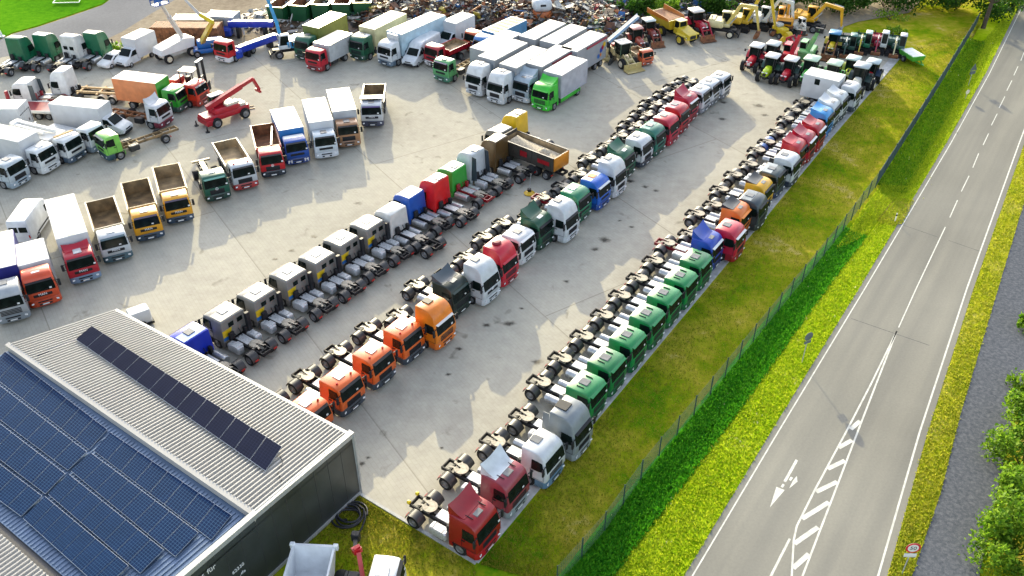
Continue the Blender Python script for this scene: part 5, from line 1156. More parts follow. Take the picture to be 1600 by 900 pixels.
quick(p, 'grab', 'dark', lambda m: (m.bar(c2, loc(p, 556, 840, 2.8), .22, .22), m.box(*[v for q in [loc(p, 556, 838, 2.8)] for v in (q.x - .25, q.x + .25, q.y - .2, q.y + .2, 2.5, 3.1)], .06)))

# ================================================================ TRUCKS AND MACHINES IN THE UPPER LEFT
GU = 'trucks crowded in the upper left'; RT = rigid_truck
hU = heading_of((135, 103), (161, 88))
for (x, y), c, lab, kw in (((22, 58), '0e6b48', 'green high cab tractor unit at the upper left edge, facing the lane', {}), ((64, 53), '0e6b48', 'green high cab tractor unit with pale roof, second from the upper left edge', {'roof': 'cfd8d4'}), ((107, 55), 'e2e2de', 'white crew cab tractor unit with two small rear windows between green ones', {}), ((143, 50), '0e6b48', 'green high cab tractor unit with cream roof beside the white car', {'roof': 'e6e0cc'})):
    p = T(x, y, 0, hU, lab, c, group=GU, st='high', bumper='2c3c3c', tank=('round', 'round'), ax=-1.6, hatch=None, **kw)
    if c[0] == 'e':
        for y_ in (.5, -.4): quick([q for q in p.children if q.name.startswith('cab')][0], 'rear_window', 'glass', lambda m: m.box(-2.22, -2.18, y_ - .3, y_ + .3, 2.0, 2.45, .01))
# white saloon car
def saloon(px, py, heading, label):
    p = placed('saloon_car', label, 'car', px, py, 1.42, heading, -.3)
    pr = [(-2.15, .3), (2.1, .3), (2.2, .55), (2.1, .75), (1.15, .95), (.35, 1.38), (-.2, 1.45), (-1.0, 1.42), (-1.75, 1.0), (-2.15, .9)]
    rings = [[(x * (1 - e * .05), f * .88 * (1 if z < .95 else 1 - (z - .95) * .28), z - e * .08 * (z > .5)) for x, z in pr] for f, e in ((-1, 1), (-.93, .3), (-.85, 0), (.85, 0), (.93, .3), (1, 1))]
    b = part(MB().loft(rings).mesh('body', 40), 'body', MP['white'], p)
    quick(b, 'windscreen', 'glass', lambda m: m.loft([[(1.12, -.66, .985), (1.12, .66, .985), (.42, .58, 1.355), (.42, -.58, 1.355)], [(1.13, -.66, 1.0), (1.13, .66, 1.0), (.44, .58, 1.372), (.44, -.58, 1.372)]]), 0)
    quick(b, 'rear_window', 'glass', lambda m: m.loft([[(-1.1, -.58, 1.39), (-1.1, .58, 1.39), (-1.7, .62, 1.05), (-1.7, -.62, 1.05)], [(-1.12, -.58, 1.41), (-1.12, .58, 1.41), (-1.72, .62, 1.07), (-1.72, -.62, 1.07)]]), 0)
    for s in (1, -1):
        quick(b, 'side_window', 'glass', lambda m: m.loft([[(x, s * (y - o), z) for x, y, z in ((.95, .86, .98), (.35, .78, 1.3), (-.95, .77, 1.33), (-1.5, .85, 1.0))] for o in (.05, -.012)]), 0)
        quick(b, 'headlight', 'lamp', lambda m: m.box(2.0, 2.17, s * .62 - .16, s * .62 + .16, .6, .74, .04))
        for x in (1.35, -1.3): wheel(p, x, s * .78, .31, .21)
saloon(178, 82, heading_of((190, 84), (165, 96)), 'small white saloon car beside the white box van')
van(215, 53, 3.2, heading_of((222, 44), (192, 58)), 'white box van with grey lettering patch, nose towards the white car', L=6.0, zr=2.2, box=(-2.3, -6.0, .75, 3.2), ax=-4.15, name='box_van')
van(125, 160, 3.3, heading_of((95, 152), (174, 160)), 'long white box van with closed white body in the crowded left corner', L=8.4, zr=2.2, box=(-2.3, -8.4, .75, 3.3), ax=-5.2, name='box_van')
van(716, 28, 3.3, heading_of((720, 21), (696, 32)), 'white box van in front of the scrap heap, between reefer and orange truck', L=6.4, zr=2.2, box=(-2.2, -6.4, .75, 3.3), ax=-4.2, name='box_van')
van(661, 60, 2.65, heading_of((680, 50), (641, 74)), 'white high roof panel van between the reefer and the red tipper', L=6.8, zr=2.75, ax=-3.9)
hG = heading_of((520, 19), (475, 41))
p, ox = RT(480, 54, 0, hG, 'dark green truck with olive green box beside the light blue crane', '0f5c44', L=8.4, st='mid', Lc=2.0, group=GU, bumper='0a3c30', grille=2); cargo_box(p, ox, -2.3, -8.4, 1.0, 3.9, '78823c', 'boxroof')
p, ox = RT(494, 76, 0, heading_of((529, 48), (491, 67)), 'small red cab truck with ribbed grey aluminium box', 'c8142c', L=6.9, st='low', Lc=1.6, group=GU, bumper='8c1420', chassis='a01426', visor=None, hatch=None); b_ = cargo_box(p, ox, -1.9, -6.9, .95, 3.1, 'alubox', 'c0bcae')
quick(b_, 'roof_tarpaulin', 'tarp', lambda m: m.box(-6.7, -2.1, -.8, .8, 3.12, 3.16, .02))
p, ox = RT(566, 54, 0, heading_of((620, 21), (569, 46)), 'dark green cab truck with cream box, white roof pod', '0e5a3e', L=9.5, st='mid', Lc=2.2, group=GU, bumper='0a4030', roof='white', grille=2); cargo_box(p, ox, -2.5, -9.5, 1.0, 3.7, 'd2c89c', 'boxroof')
p, ox = RT(608, 64, 0, heading_of((671, 21), (604, 50)), 'white refrigerated truck with long pale blue box', 'dfe3e6', L=11.0, st='mid', Lc=1.9, group=GU, bumper='5a6e80', visor='38404a', ax=-1.2, hx=-1.2, hatch=None); b_ = cargo_box(p, ox, -2.2, -11.0, 1.0, 3.9, 'bcd6e4', 'boxroof')
quick(b_, 'cooling_unit', 'tread', lambda m: m.box(-2.25, -1.8, -.9, .9, 2.9, 3.8, .08)); quick(b_, 'picture_panel', '7ab04a', lambda m: (m.plan([(-6.4, 1.285), (-5.2, 1.285), (-5.2, 1.275), (-6.4, 1.275)], 1.5, 2.6)))
p, ox = RT(680, 70, 0, heading_of((736, 61), (707, 74)), 'red cab flatbed tipper with yellow brown bed behind the white van', 'b01424', L=6.4, st='low', Lc=1.6, group=GU, bumper='e0d8d8', roof='e8dede', hatch=None, visor=None); tipper(p, ox, -2.2, -6.3, 1.35, 1.85, 'b01424', 'tanbed', flare=.0, head=.2)
p, ox = RT(742, 48, 0, heading_of((736, 61), (707, 74)), 'old orange cab truck half hidden behind the red tipper', 'e0622a', L=6.5, st='low', Lc=1.6, group=GU, bumper='b0481c', roof='e8a078', hatch=None, visor=None); quick(p, 'flat_bed', 'wood', lambda m: m.box(ox - 6.4, ox - 2.0, -1.2, 1.2, 1.1, 1.3, .03))
p, ox = RT(760, 54, 0, heading_of((781, 32), (750, 46)), 'bright blue truck with slatted tan roof beside the white articulated trucks', '2a7cc8', L=8.6, st='mid', Lc=1.9, group=GU, bumper='1c4ca0', hatch=None, roof='4a9cd8'); b_ = cargo_box(p, ox, -2.1, -8.6, 1.0, 3.3, '4a8cc0', 'd8ccb0'); quick(b_, 'roof_slats', 'tanbed', lambda m: [m.box(-8.2 + k * 1.0, -7.6 + k * 1.0, -1.0, 1.0, 3.33, 3.36) for k in range(6)])
p, ox = RT(695, 92, 0, heading_of((746, 86), (712, 104)), 'light green cab truck with bare yellow brown chassis frame', '5aa868', L=8.0, st='low', Lc=1.75, group=GU, bumper='3a7860', roof='e4ead8', chassis='tanbed', visor='3a3060')
hW = heading_of((869, 76), (819, 104)); GW = 'white bodied trucks parked in a block'
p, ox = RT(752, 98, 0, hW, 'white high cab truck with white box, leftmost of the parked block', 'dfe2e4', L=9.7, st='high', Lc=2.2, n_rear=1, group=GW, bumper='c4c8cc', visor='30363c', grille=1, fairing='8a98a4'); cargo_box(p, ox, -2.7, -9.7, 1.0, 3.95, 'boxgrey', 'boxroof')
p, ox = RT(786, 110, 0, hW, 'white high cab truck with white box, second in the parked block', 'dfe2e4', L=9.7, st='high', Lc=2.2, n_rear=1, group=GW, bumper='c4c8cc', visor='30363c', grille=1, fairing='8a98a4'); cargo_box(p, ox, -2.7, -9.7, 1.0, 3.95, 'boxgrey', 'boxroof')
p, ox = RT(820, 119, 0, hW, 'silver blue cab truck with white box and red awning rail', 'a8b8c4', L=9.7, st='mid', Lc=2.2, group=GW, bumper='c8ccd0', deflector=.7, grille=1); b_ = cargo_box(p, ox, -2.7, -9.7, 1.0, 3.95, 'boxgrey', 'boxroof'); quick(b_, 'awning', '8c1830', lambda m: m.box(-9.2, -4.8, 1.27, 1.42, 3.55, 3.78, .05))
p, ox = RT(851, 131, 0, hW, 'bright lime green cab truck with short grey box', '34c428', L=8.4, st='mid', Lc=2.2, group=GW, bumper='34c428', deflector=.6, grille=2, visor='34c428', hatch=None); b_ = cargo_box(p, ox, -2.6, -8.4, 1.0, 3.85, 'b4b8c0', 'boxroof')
quick(p, 'side_guard', '34c428', lambda m: [m.box(ox - 7.0, ox - 2.7, s * 1.2 - .03, s * 1.2 + .03, .45, 1.05, .02) for s in (1, -1)])
def box_trailer(px, py, heading, label, L=7.2, awning=False, logo=False, zt=3.95):
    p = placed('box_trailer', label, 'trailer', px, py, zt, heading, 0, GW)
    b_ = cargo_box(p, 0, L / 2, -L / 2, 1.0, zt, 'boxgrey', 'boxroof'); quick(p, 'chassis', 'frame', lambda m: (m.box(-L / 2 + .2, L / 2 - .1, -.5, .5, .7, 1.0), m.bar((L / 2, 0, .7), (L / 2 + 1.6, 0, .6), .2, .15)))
    for s in (1, -1):
        for x in (-L * .18, -L * .18 - 1.3): wheel(p, x, s * .95, .48, .4)
    if awning: quick(b_, 'awning', 'a01c3c', lambda m: m.box(-L / 2 + .2, L / 2 - 2.2, 1.27, 1.42, zt - .4, zt - .15, .05))
    if logo:
        for (x, z, r, c) in ((-3.0, 2.9, .32, 'e8c020'), (-2.6, 2.6, .28, 'c81c34'), (-2.3, 2.35, .34, '2848a8'), (-2.2, 1.75, .22, 'e88a20'), (-1.7, 1.7, .3, '2070c0')): quick(b_, 'emblem_spot', c, lambda m: m.lathe([(.01, 1.27), (r, 1.27), (r, 1.285), (.01, 1.285)], 14, 'y', (x, 0, z)))
    return p
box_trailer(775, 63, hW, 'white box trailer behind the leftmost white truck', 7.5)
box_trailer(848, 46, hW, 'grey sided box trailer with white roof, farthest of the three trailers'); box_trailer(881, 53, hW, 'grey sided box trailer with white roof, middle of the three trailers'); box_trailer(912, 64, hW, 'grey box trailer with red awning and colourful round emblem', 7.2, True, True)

# left middle cluster
h1 = heading_of((175, 140), (120, 137))
T(37, 125, 0, h1 + 6, 'white tractor unit with red frame parts facing the left edge', 'e2e4e4', group=GU, st='mid', ax=-1.3, bumper='4a5858', chassis='9c1428', guards='9c1428', hatch=None, roof='white', fairing='48545a')
p, ox = RT(96, 107, 0, h1, 'white high cab truck with long empty wooden frame facing left', 'e6e8e8', L=9.0, n_rear=2, st='high', Lc=2.2, group=GU, ax=-1.4, hatch=None, bumper='b8bcc0', guards='hub_cream'); quick(p, 'frame_beams', 'wood', lambda m: [m.box(ox - 8.8, ox - 2.8, s * .6 - .12, s * .6 + .12, 1.05, 1.3, .02) for s in (1, -1)] + [m.box(ox - x - .1, ox - x + .1, -1.2, 1.2, 1.1, 1.25) for x in (3.2, 5.6, 8.4)])
p, ox = RT(14, 163, 3.6, h1 + 8, 'white box truck with rear doors towards the yard at the left edge', 'e4e6e8', L=9, st='mid', Lc=2, group=GU, ax=-7.6); b_ = cargo_box(p, ox, -2.3, -9, .95, 3.6, 'boxside', 'boxroof'); quick(b_, 'door_seal', 'dark', lambda m: (m.box(-9.03, -8.99, -1.1, 1.1, 2.75, 2.82), m.box(-9.03, -8.99, -1.1, -1.04, 1.1, 2.8), m.box(-9.05, -8.99, -.5, -.36, 1.5, 1.8)))
quick(b_, 'tail_lift', 'tread', lambda m: m.box(-9.3, -9.06, -1.2, 1.2, .7, 1.0, .03))
t = thing('recovery_trailer', 'low red and white flatbed trailer behind the white box truck', 'trailer', gp(52, 180), h1 + 2); quick(t, 'deck', '9c1428', lambda m: (m.box(-4.0, 3.0, -1.2, 1.2, .9, 1.15, .04), m.box(2.2, 2.5, -.2, .2, 1.1, 2.9, .05))); quick(t, 'side_rail', 'white', lambda m: [m.box(-4.0, 2.4, s * 1.24 - .04, s * 1.24 + .04, .85, 1.2, .02) for s in (1, -1)])
for s in (1, -1):
    for x in (-2.6, -1.4): wheel(t, x, s * 1.0, .45, .35)
hMn = heading_of((0, 224), (32, 230)) - 3
p, ox = RT(60, 228, 0, hMn, 'white box truck with beige roof stripe, dark square grille, left edge cluster', 'e4e8ea', L=9.5, st='low', Lc=1.75, group=GU, bumper='dfe3e4', grille=0, hatch='tread', visor=None, hx=-1.0); b_ = cargo_box(p, ox, -2.1, -9.5, .95, 3.6, 'boxside', 'boxroof'); quick(b_, 'roof_stripe', 'd8d0a8', lambda m: m.box(-6.2, -5.6, -1.2, 1.2, 3.63, 3.645))
p, ox = RT(9, 249, 0, hMn, 'silver truck cab with grey roof hatch at the left edge', 'b8c4cc', L=8, st='low', Lc=1.9, group=GU, bumper='9cacb8', grille=1, visor=None); quick(p, 'flat_bed', 'tanbed', lambda m: m.box(ox - 7.9, ox - 2.2, -1.2, 1.2, 1.1, 1.5, .04))
p, ox = RT(102, 212, 0, hMn, 'white service truck with beige roof bar and folded crane on its body', 'e2e6e8', L=8.4, st='low', Lc=1.75, group=GU, bumper='44586c', hatch=None, visor=None, hx=-1.0)
quick(p, 'roof_bar', 'wood', lambda m: m.bar((ox - 1.5, -1.0, 3.0), (ox - .9, 1.0, 3.0), .25, .12)); b_ = cargo_box(p, ox, -2.2, -8.3, .95, 2.6, 'boxside', 'boxroof'); quick(b_, 'crane_arm', 'white', lambda m: (m.bar((-2.6, .4, 2.9), (-7.6, .2, 3.1), .35, .4), m.bar((-7.6, -.3, 3.0), (-3.4, -.5, 2.9), .3, .3), m.box(-8.0, -7.3, -.6, .6, 2.6, 3.3, .1))); quick(b_, 'window', 'glass', lambda m: m.box(-6.2, -5.7, -1.285, -1.2, 1.7, 2.2, .02))
p, ox = RT(138, 196, 0, hMn, 'white truck cab squeezed behind the service truck and light green one', 'd8dee2', L=7.5, st='low', Lc=1.75, group=GU, bumper='7a8a98', hatch=None, visor=None); quick(p, 'flat_bed', 'tread', lambda m: m.box(ox - 7.4, ox - 2.0, -1.2, 1.2, 1.1, 1.4, .04))
p, ox = RT(166, 208, 2.82, heading_of((262, 205), (195, 228)), 'pale lime green bonnetless truck with bare chassis at the cluster front', '7cc850', L=8.5, n_rear=1, st='low', Lc=1.8, group=GU, bumper='2a4a58', roof='dfe6c4', hatch=None, visor='2a4a48', chassis='mud', dual=False)
hO = heading_of((190, 115), (260, 121))
p, ox = RT(268, 136, 0, hO - 4, 'bright green cab truck with orange tarpaulin box and white roof', '22a024', L=8.1, st='low', Lc=2.0, group=GU, bumper='2c4a44', roof='e8ece4', hatch=None, visor='2a2c60'); b_ = cargo_box(p, ox, -2.4, -8.1, 1.0, 3.6, 'e08a58', 'boxroof'); quick(b_, 'front_wall', '2a9c20', lambda m: m.box(-2.42, -2.32, -1.27, 1.27, 1.0, 3.62, .03))
p, ox = RT(243, 160, 0, hO - 8, 'old white and maroon cab truck with roof spoiler and rusty frame', 'd4d6da', L=7.5, st='low', Lc=1.7, group=GU, bumper='7c1a34', chassis='rust', hatch=None, visor=None, deflector=.7, rear_glass=False)
p, ox = RT(303, 128, 0, hO - 8, 'red orange cab truck with dark visor under the forklift mast', 'd83418', L=7.0, st='low', Lc=1.7, group=GU, bumper='a02410', roof='e8d8d0', hatch=None, visor='30344c', grille=2); quick(p, 'flat_bed', 'c04030', lambda m: m.box(ox - 6.9, ox - 2.0, -1.2, 1.2, 1.1, 1.5, .04))
p, ox = RT(350, 63, 2.8, heading_of((378, 66), (348, 80)), 'old red cab truck with white roof and bumper beside the blue booms', 'd01820', L=6.5, st='low', Lc=1.6, group=GU, bumper='e4e4e4', roof='f0e8d8', hatch=None, visor=None, chassis='mud', grille=0)
# forklift
t = placed('forklift', 'big red orange forklift with tall dark mast', 'forklift', 294, 108, 3.2, -14, -.2)
quick(t, 'body', 'd03018', lambda m: (m.box(-2.6, .9, -1.0, 1.0, .7, 1.5, .12), m.box(-2.7, -1.5, -.95, .95, 1.4, 2.0, .15))); quick(t, 'cab', 'dark', lambda m: [m.bar((x, y, 1.5), (x, y, 3.1), .09, .09) for x in (-1.1, .6) for y in (-.7, .7)]); quick(t, 'cab_roof', 'e4dcc8', lambda m: m.box(-1.25, .75, -.8, .8, 3.1, 3.2, .05)); quick(t, 'seat', 'dark', lambda m: m.box(-.8, -.2, -.3, .3, 1.5, 2.3, .08))
quick(t, 'mast', 'dark', lambda m: [m.box(1.3, 1.6, s * .55 - .1, s * .55 + .1, .15, 4.4, .02) for s in (1, -1)] + [m.box(1.32, 1.58, -.6, .6, z, z + .14) for z in (.6, 2.4, 4.26)] + [m.box(1.62, 1.75, -1.0, 1.0, .5, 1.6, .03)]); quick(t, 'mast_cap', 'white', lambda m: m.box(1.25, 1.65, -.7, .7, 4.4, 4.5, .03)); quick(t, 'fork', 'tanbed', lambda m: [m.box(1.75, 3.1, s * .5 - .1, s * .5 + .1, .2, .28) for s in (1, -1)])
for s in (1, -1): wheel(t, .9, s * .95, .6, .45); wheel(t, -1.9, s * .9, .5, .4)
# rough terrain telehandler
hT = heading_of((337, 187), (368, 176)); t = placed('telehandler', 'crimson rotating telehandler with white roofed cab, boom raised to the right', 'telehandler', 352, 178, .8, hT, 0)
quick(t, 'body', 'c01028', lambda m: (m.box(-2.9, 2.7, -.95, .95, .75, 1.45, .12), m.box(-2.9, -1.8, -1.1, 1.1, .5, 1.1, .05), m.box(-1.6, 1.4, -1.05, 1.05, 1.4, 2.1, .15))); quick(t, 'engine_cover', 'e0d8c4', lambda m: (m.box(-.2, 1.5, -1.1, -.3, 2.05, 2.35, .08), m.box(1.6, 2.4, -.8, .5, 1.4, 1.75, .06)))
c_ = quick(t, 'cab', '4a5a34', lambda m: [m.bar((x, y, 1.9), (x * .9, y, 3.1), .08, .08) for x in (-1.2, .4) for y in (.25, 1.0)]); quick(c_, 'cab_glass', 'glass', lambda m: m.box(-1.1, .35, .3, .98, 2.0, 3.05, .05)); quick(c_, 'cab_roof', 'white', lambda m: m.box(-1.25, .45, .2, 1.08, 3.08, 3.2, .06))
quick(t, 'boom', 'b00c22', lambda m: (m.bar((-2.2, -.25, 2.3), (2.4, -.25, 3.5), .5, .55), m.bar((2.2, -.25, 3.45), (4.0, -.25, 3.9), .36, .4), m.bar((4.0, -.25, 3.95), (4.6, -.25, 2.4), .4, .3), m.bar((4.5, -.7, 2.3), (4.5, .3, 2.3), .25, .3)))
for y in (-1.2, 1.2): quick(t, 'outrigger', 'dark', lambda m: m.lathe([(.02, 0), (.25, 0), (.25, .1), (.08, .15), (.08, .6), (.02, .6)], 12, 'z', (-3.1, y, 0)))
for s in (1, -1):
    for x in (-1.7, 1.9): wheel(t, x, s * 1.0, .6, .45)
t = thing('pallet_fork', 'pair of loose steel forks lying on the paving in front of the telehandler', 'fork', gp(384, 170), 25); quick(t, 'tine', 'tanbed', lambda m: [m.box(-1.0, 1.0, y - .07, y + .07, .02, .1) for y in (-.35, .35)]); quick(t, 'carriage', 'dark', lambda m: m.box(-1.1, -.95, -.6, .6, .02, .5, .02))
# boom lifts
hb = heading_of((257, 95), (293, 83)); t = placed('boom_lift', 'white boom lift with raised white telescopic boom and blue basket', 'boom lift', 274, 80, .9, hb, 0)
quick(t, 'chassis', 'e0ded6', lambda m: (m.box(-2.2, 2.2, -.7, .7, .6, 1.1, .1), m.tube([(-1.7, -1.1, .6), (-1.7, 1.1, .6)], .12), m.tube([(1.7, -1.1, .6), (1.7, 1.1, .6)], .12))); quick(t, 'turret', 'white', lambda m: (m.loft([[(-2.6, y, 1.2), (2.3, y, 1.2), (2.5, y, 2.3), (1.2, y, 2.6), (-2.4, y, 1.9)] for y in (-1.05, 1.05)]),))
for s in (1, -1):
    for x in (-1.7, 1.7): wheel(t, x, s * 1.05, .6, .45, mp('hub_cream'))
tp = Vector(gp(249, 3, 9.5)) - t.location; tp.rotate(Matrix.Rotation(-R(hb), 3, 'Z')); quick(t, 'boom', 'dadada', lambda m: (m.bar((1.4, 0, 2.4), Vector((1.4, 0, 2.4)).lerp(tp, .6), .42, .5), m.bar(Vector((1.4, 0, 2.4)).lerp(tp, .55), tp, .3, .36), m.bar((1.9, .3, 1.6), Vector((1.4, .1, 2.3)).lerp(tp, .15), .15, .15)))
quick(t, 'basket', '1c5cb0', lambda m: (m.box(tp.x - .9, tp.x + .9, tp.y - .5, tp.y + .5, tp.z - .3, tp.z - .2), [m.box(tp.x + x - .04, tp.x + x + .04, tp.y + y - .04, tp.y + y + .04, tp.z - .3, tp.z + .8) for x in (-.9, .9) for y in (-.5, .5)], m.box(tp.x - .95, tp.x + .95, tp.y - .55, tp.y - .48, tp.z + .2, tp.z + .8), m.box(tp.x - .95, tp.x + .95, tp.y + .48, tp.y + .55, tp.z + .2, tp.z + .8)))
t = placed('boom_lift', 'blue and yellow articulated boom lift with folded elbow', 'boom lift', 322, 78, .6, 20, 0)
quick(t, 'chassis', '1c6cc0', lambda m: (m.box(-1.6, 1.6, -.8, .8, .45, 1.0, .1), m.box(-1.0, 2.4, -.6, .7, 1.0, 2.0, .2)))
for s in (1, -1):
    for x in (-1.2, 1.2): wheel(t, x, s * .85, .45, .35)
e1, e2, e3 = loc(t, 332, 34, 6.5), loc(t, 311, 22, 7.6), loc(t, 284, -6, 10.0)
quick(t, 'lower_boom', 'e8c818', lambda m: m.bar((-.4, 0, 1.6), e1, .5, .6, .4, .5)); quick(t, 'upper_boom', 'dccc30', lambda m: m.bar(e1, e2, .4, .45)); quick(t, 'jib', 'c8ccd0', lambda m: m.bar(e2, e3, .3, .34, .22, .24))
# light blue material handler and dark blue booms lying on trestles
excavator(450, 72, 1.2, 0, 200, 'light blue mobile crane with raised boom and white cab', '3aa0dc', [(1.0, 4.5), (1.6, 7.5), (1.9, 10.5)], cabcol='dfe6ea', roofcol='white', name='mobile_crane', bw=.3, ba=-80, sc=1.0, bucket='dark')
for (a, b, z, lab) in (((361, 58), (430, 58), 2.3, 'dark blue crane boom section with white top lying behind the red truck'), ((374, 92), (434, 70), 1.6, 'dark blue crane boom section with white jack lying in front of the crane')):
    A, B = gp(*a), gp(*b); Lb = (B - A).length; t = thing('crane_boom', lab, 'crane boom', A.lerp(B, .5), math.degrees(math.atan2((B - A).y, (B - A).x)))
    quick(t, 'beam', '1438b8', lambda m: m.box(-Lb / 2, Lb / 2, -.45, .45, z - .8, z, .05)); quick(t, 'top_plate', 'white', lambda m: m.box(-Lb / 2 + .5, Lb / 2 - .6, -.4, .4, z + .003, z + .05, .01)); [quick(t, 'trestle', 'dark', lambda m: m.box(x - .2, x + .2, -.6, .6, 0, z - .8, .02)) for x in (-Lb * .3, Lb * .3)]
    quick(t, 'head', '2048c0', lambda m: (m.box(-Lb / 2 - .9, -Lb / 2 + .3, -.7, .7, .3, 1.4, .15), m.box(-Lb / 2 - .6, -Lb / 2, -.9, .9, 1.0, 1.25, .05))); quick(t, 'jack', 'white', lambda m: m.bar((-Lb * .22, .6, .1), (-Lb * .22, .5, 1.6), .25, .2))
# rusty container with clutter, other containers and skips
def container(px, py, heading, L, col, label, h=2.6, name='container'):
    g = gp(px, py); t = thing(name, label, 'container', g, heading)
    def f(m):
        m.box(-L / 2, L / 2, -1.22, 1.22, .12, h, .02); n = int(L / .35)
        for k in range(n):
            x = -L / 2 + (k + .5) * L / n; m.box(x - .07, x + .07, -1.25, 1.25, .25, h - .12); m.box(x - .07, x + .07, -1.1, 1.1, h - .05, h + .03)
        for x in (-L / 2, L / 2):
            for y in (-1.2, 1.2): m.box(x - .09, x + .09, y - .09, y + .09, 0, h + .02)
    quick(t, 'shell', col, f, 0); quick(t, 'door', col, lambda m: [m.box(L / 2, L / 2 + .04, y - .55, y + .55, .2, h - .1) for y in (-.58, .58)]); return t
container(297, 68, -1.5, 8.9, 'rust', 'long rusty red container behind the boom lifts')
container(352, 50, -8, 4.0, 'b4bac0', 'short pale grey container beside the rusty one')
container(316, 52, 0, 7.0, '8c8674', 'grey brown container with flat roof behind the rusty one', 2.3)
def skip(px, py, heading, L, label, col='1c5a34', liner='rust', z=2.3):
    g = gp(px, py); t = thing('skip_container', label, 'skip', g, heading, 'open green skips at the scrapyard'); t.location.z = 0
    b = part(tip_me(L / 2, -L / 2, .25, z, 2.5, .12, .05), 'trough', paint(col), t); quick(b, 'rim', 'e0cc60', lambda m: ([m.box(-L / 2 - .05, L / 2 + .05, s * 1.25 - .1, s * 1.25 + .1, z + .02, z + .12) for s in (1, -1)] + [m.box(x - .1, x + .1, -1.15, 1.15, z + .02, z + .12) for x in (-L / 2, L / 2)])); part(liner_me(L / 2, -L / 2, .25, z, 2.5, .12, .05), 'lining', MP[liner], b); return t
SCRAP = [mat('scrap_' + n, [x * .6 for x in c], .6, mtl, var=.4) for n, c, mtl in (('rust', (.20, .08, .035), .1), ('brown', (.12, .07, .04), .1), ('steel', (.38, .39, .40), .5), ('pale', (.62, .60, .55), 0), ('blue', (.04, .16, .42), 0), ('red', (.42, .03, .04), 0), ('green', (.05, .20, .10), 0), ('yellow', (.62, .48, .06), 0), ('dark', (.03, .03, .035), 0), ('orange', (.55, .18, .05), 0))]
def scrap(name, pts, n, size, wts, seed, kind='stuff', parent=None):
    """heap of loose scrap: bars, sheets and lumps thrown over a set of mounds (x, y, radius, height)"""
    g = random.Random(seed); m = MB()
    for _ in range(n):
        x0, y0, r, h = g.choice(pts); a = g.uniform(0, 6.28); d = r * math.sqrt(g.random()); x, y = x0 + math.cos(a) * d, y0 + math.sin(a) * d
        z = max(.1, h * (1 - (d / r) ** 1.6)) * g.uniform(.75, 1.08) + .05; m.m = g.choices(range(10), wts)[0]; s = size * g.uniform(.3, 1.2) * (2.2 if g.random() < .12 else 1); q = g.random()
        v = Vector((g.gauss(0, 1), g.gauss(0, 1), g.gauss(0, .45))).normalized() * s
        c = Vector((x, y, z))
        if q < .5: m.bar(c - v, c + v, s * .12, s * .12)
        elif q < .8: m.bar(c - v * .6, c + v * .6, s * .8, s * .06)
        else: m.bar(c - v * .4, c + v * .4, s * .6, s * .5)
    for (x0, y0, r, h) in pts:
        m.m = 1; m.lathe([(r * .9, 0), (r * .6, h * .35), (r * .35, h * .55), (.05, h * .62)], 14, 'z', (x0, y0, 0))
    m.m = 9; m.add([(pts[0][0], pts[0][1], .1), (pts[0][0] + .1, pts[0][1], .1), (pts[0][0], pts[0][1] + .1, .1)], [(0, 1, 2)])
    o = part(m.mesh(name, 0), name, SCRAP, parent)
    if kind: o['kind'] = kind
    return o
for k, (px, py, hd_, L, lab, ln) in enumerate(((447, 26, 76, 6.0, 'green skip with yellow rim, leftmost, behind the blue crane boom', 'rust'), (482, 22, 80, 7.0, 'green skip piled with pale scrap metal, behind the olive green box truck', 'rust'), (512, 20, 84, 7.0, 'green skip with yellow rim holding grey scrap, third from the left', 'mud'), (541, 20, 88, 6.5, 'green skip with empty rusty inside, second from the right', 'rust'), (571, 18, 92, 6.5, 'green skip with dark pile inside, rightmost', 'mud'))):
    t = skip(px, py, hd_, L, lab, liner=ln)
    if k != 3: scrap('scrap_load', [(-1.4, 0, .95, 1.9), (1.3, 0, .95, 2.0)], 150, .45, (1, 1, 6, 6, 1, 0, 1, 0, 2, 0), 30 + k, 'stuff', t)
H = lambda px, py, r, h: (gp(px, py).x, gp(px, py).y, r, h)
scrap('scrap_heap', [H(620, 26, 7, 2.6), H(650, 18, 9, 3.4), H(690, 14, 10, 3.6), H(735, 20, 8, 2.8), H(775, 18, 9, 2.6), H(700, 30, 5, 1.8), H(650, 32, 5, 1.6)], 5200, .62, (7, 6, 5, 2, .5, .4, .6, .4, 5, 1.5), 3)
scrap('scrap_heap', [H(815, 30, 7, 2.2), H(850, 20, 9, 2.6), H(890, 28, 8, 2.4), H(925, 34, 7, 2.2), H(945, 45, 5, 2.0), H(880, 8, 11, 2.6), H(930, 20, 8, 2.2)], 5200, .62, (5, 5, 4, 3, 1, .7, 1.6, .8, 4, 1.6), 4)
scrap('bicycle_heap', [H(970, 10, 8, 2.2), H(1010, 2, 9, 2.2), H(1050, 6, 10, 2.0), H(1085, 2, 8, 2.0), H(1125, 0, 8, 1.8), H(930, 6, 8, 2.0)], 5200, .55, (1, 2, 8, 4, 3, .5, .7, 0, 6, 0), 5)
scrap('scrap_heap', [H(600, 14, 5, 1.5), H(405, 30, 4, .9), H(430, 40, 4, .8), H(560, 36, 4, 1.0), H(600, 30, 4, 1.0)], 420, .6, (2, 2, 4, 4, 1, 0, 1, 0, 3, 0), 6)
t = thing('big_bag', 'white big bag with dark print standing on a round orange container', 'bag', gp(846, 36) + Vector((0, 0, 1.9)), 10); quick(t, 'bag', 'd8dce0', lambda m: m.box(-1.3, 1.3, -1.1, 1.1, 0, 1.6, .35), 50); quick(t, 'print', 'dark', lambda m: m.box(-.4, .4, -1.12, -1.09, .8, 1.1, .01))
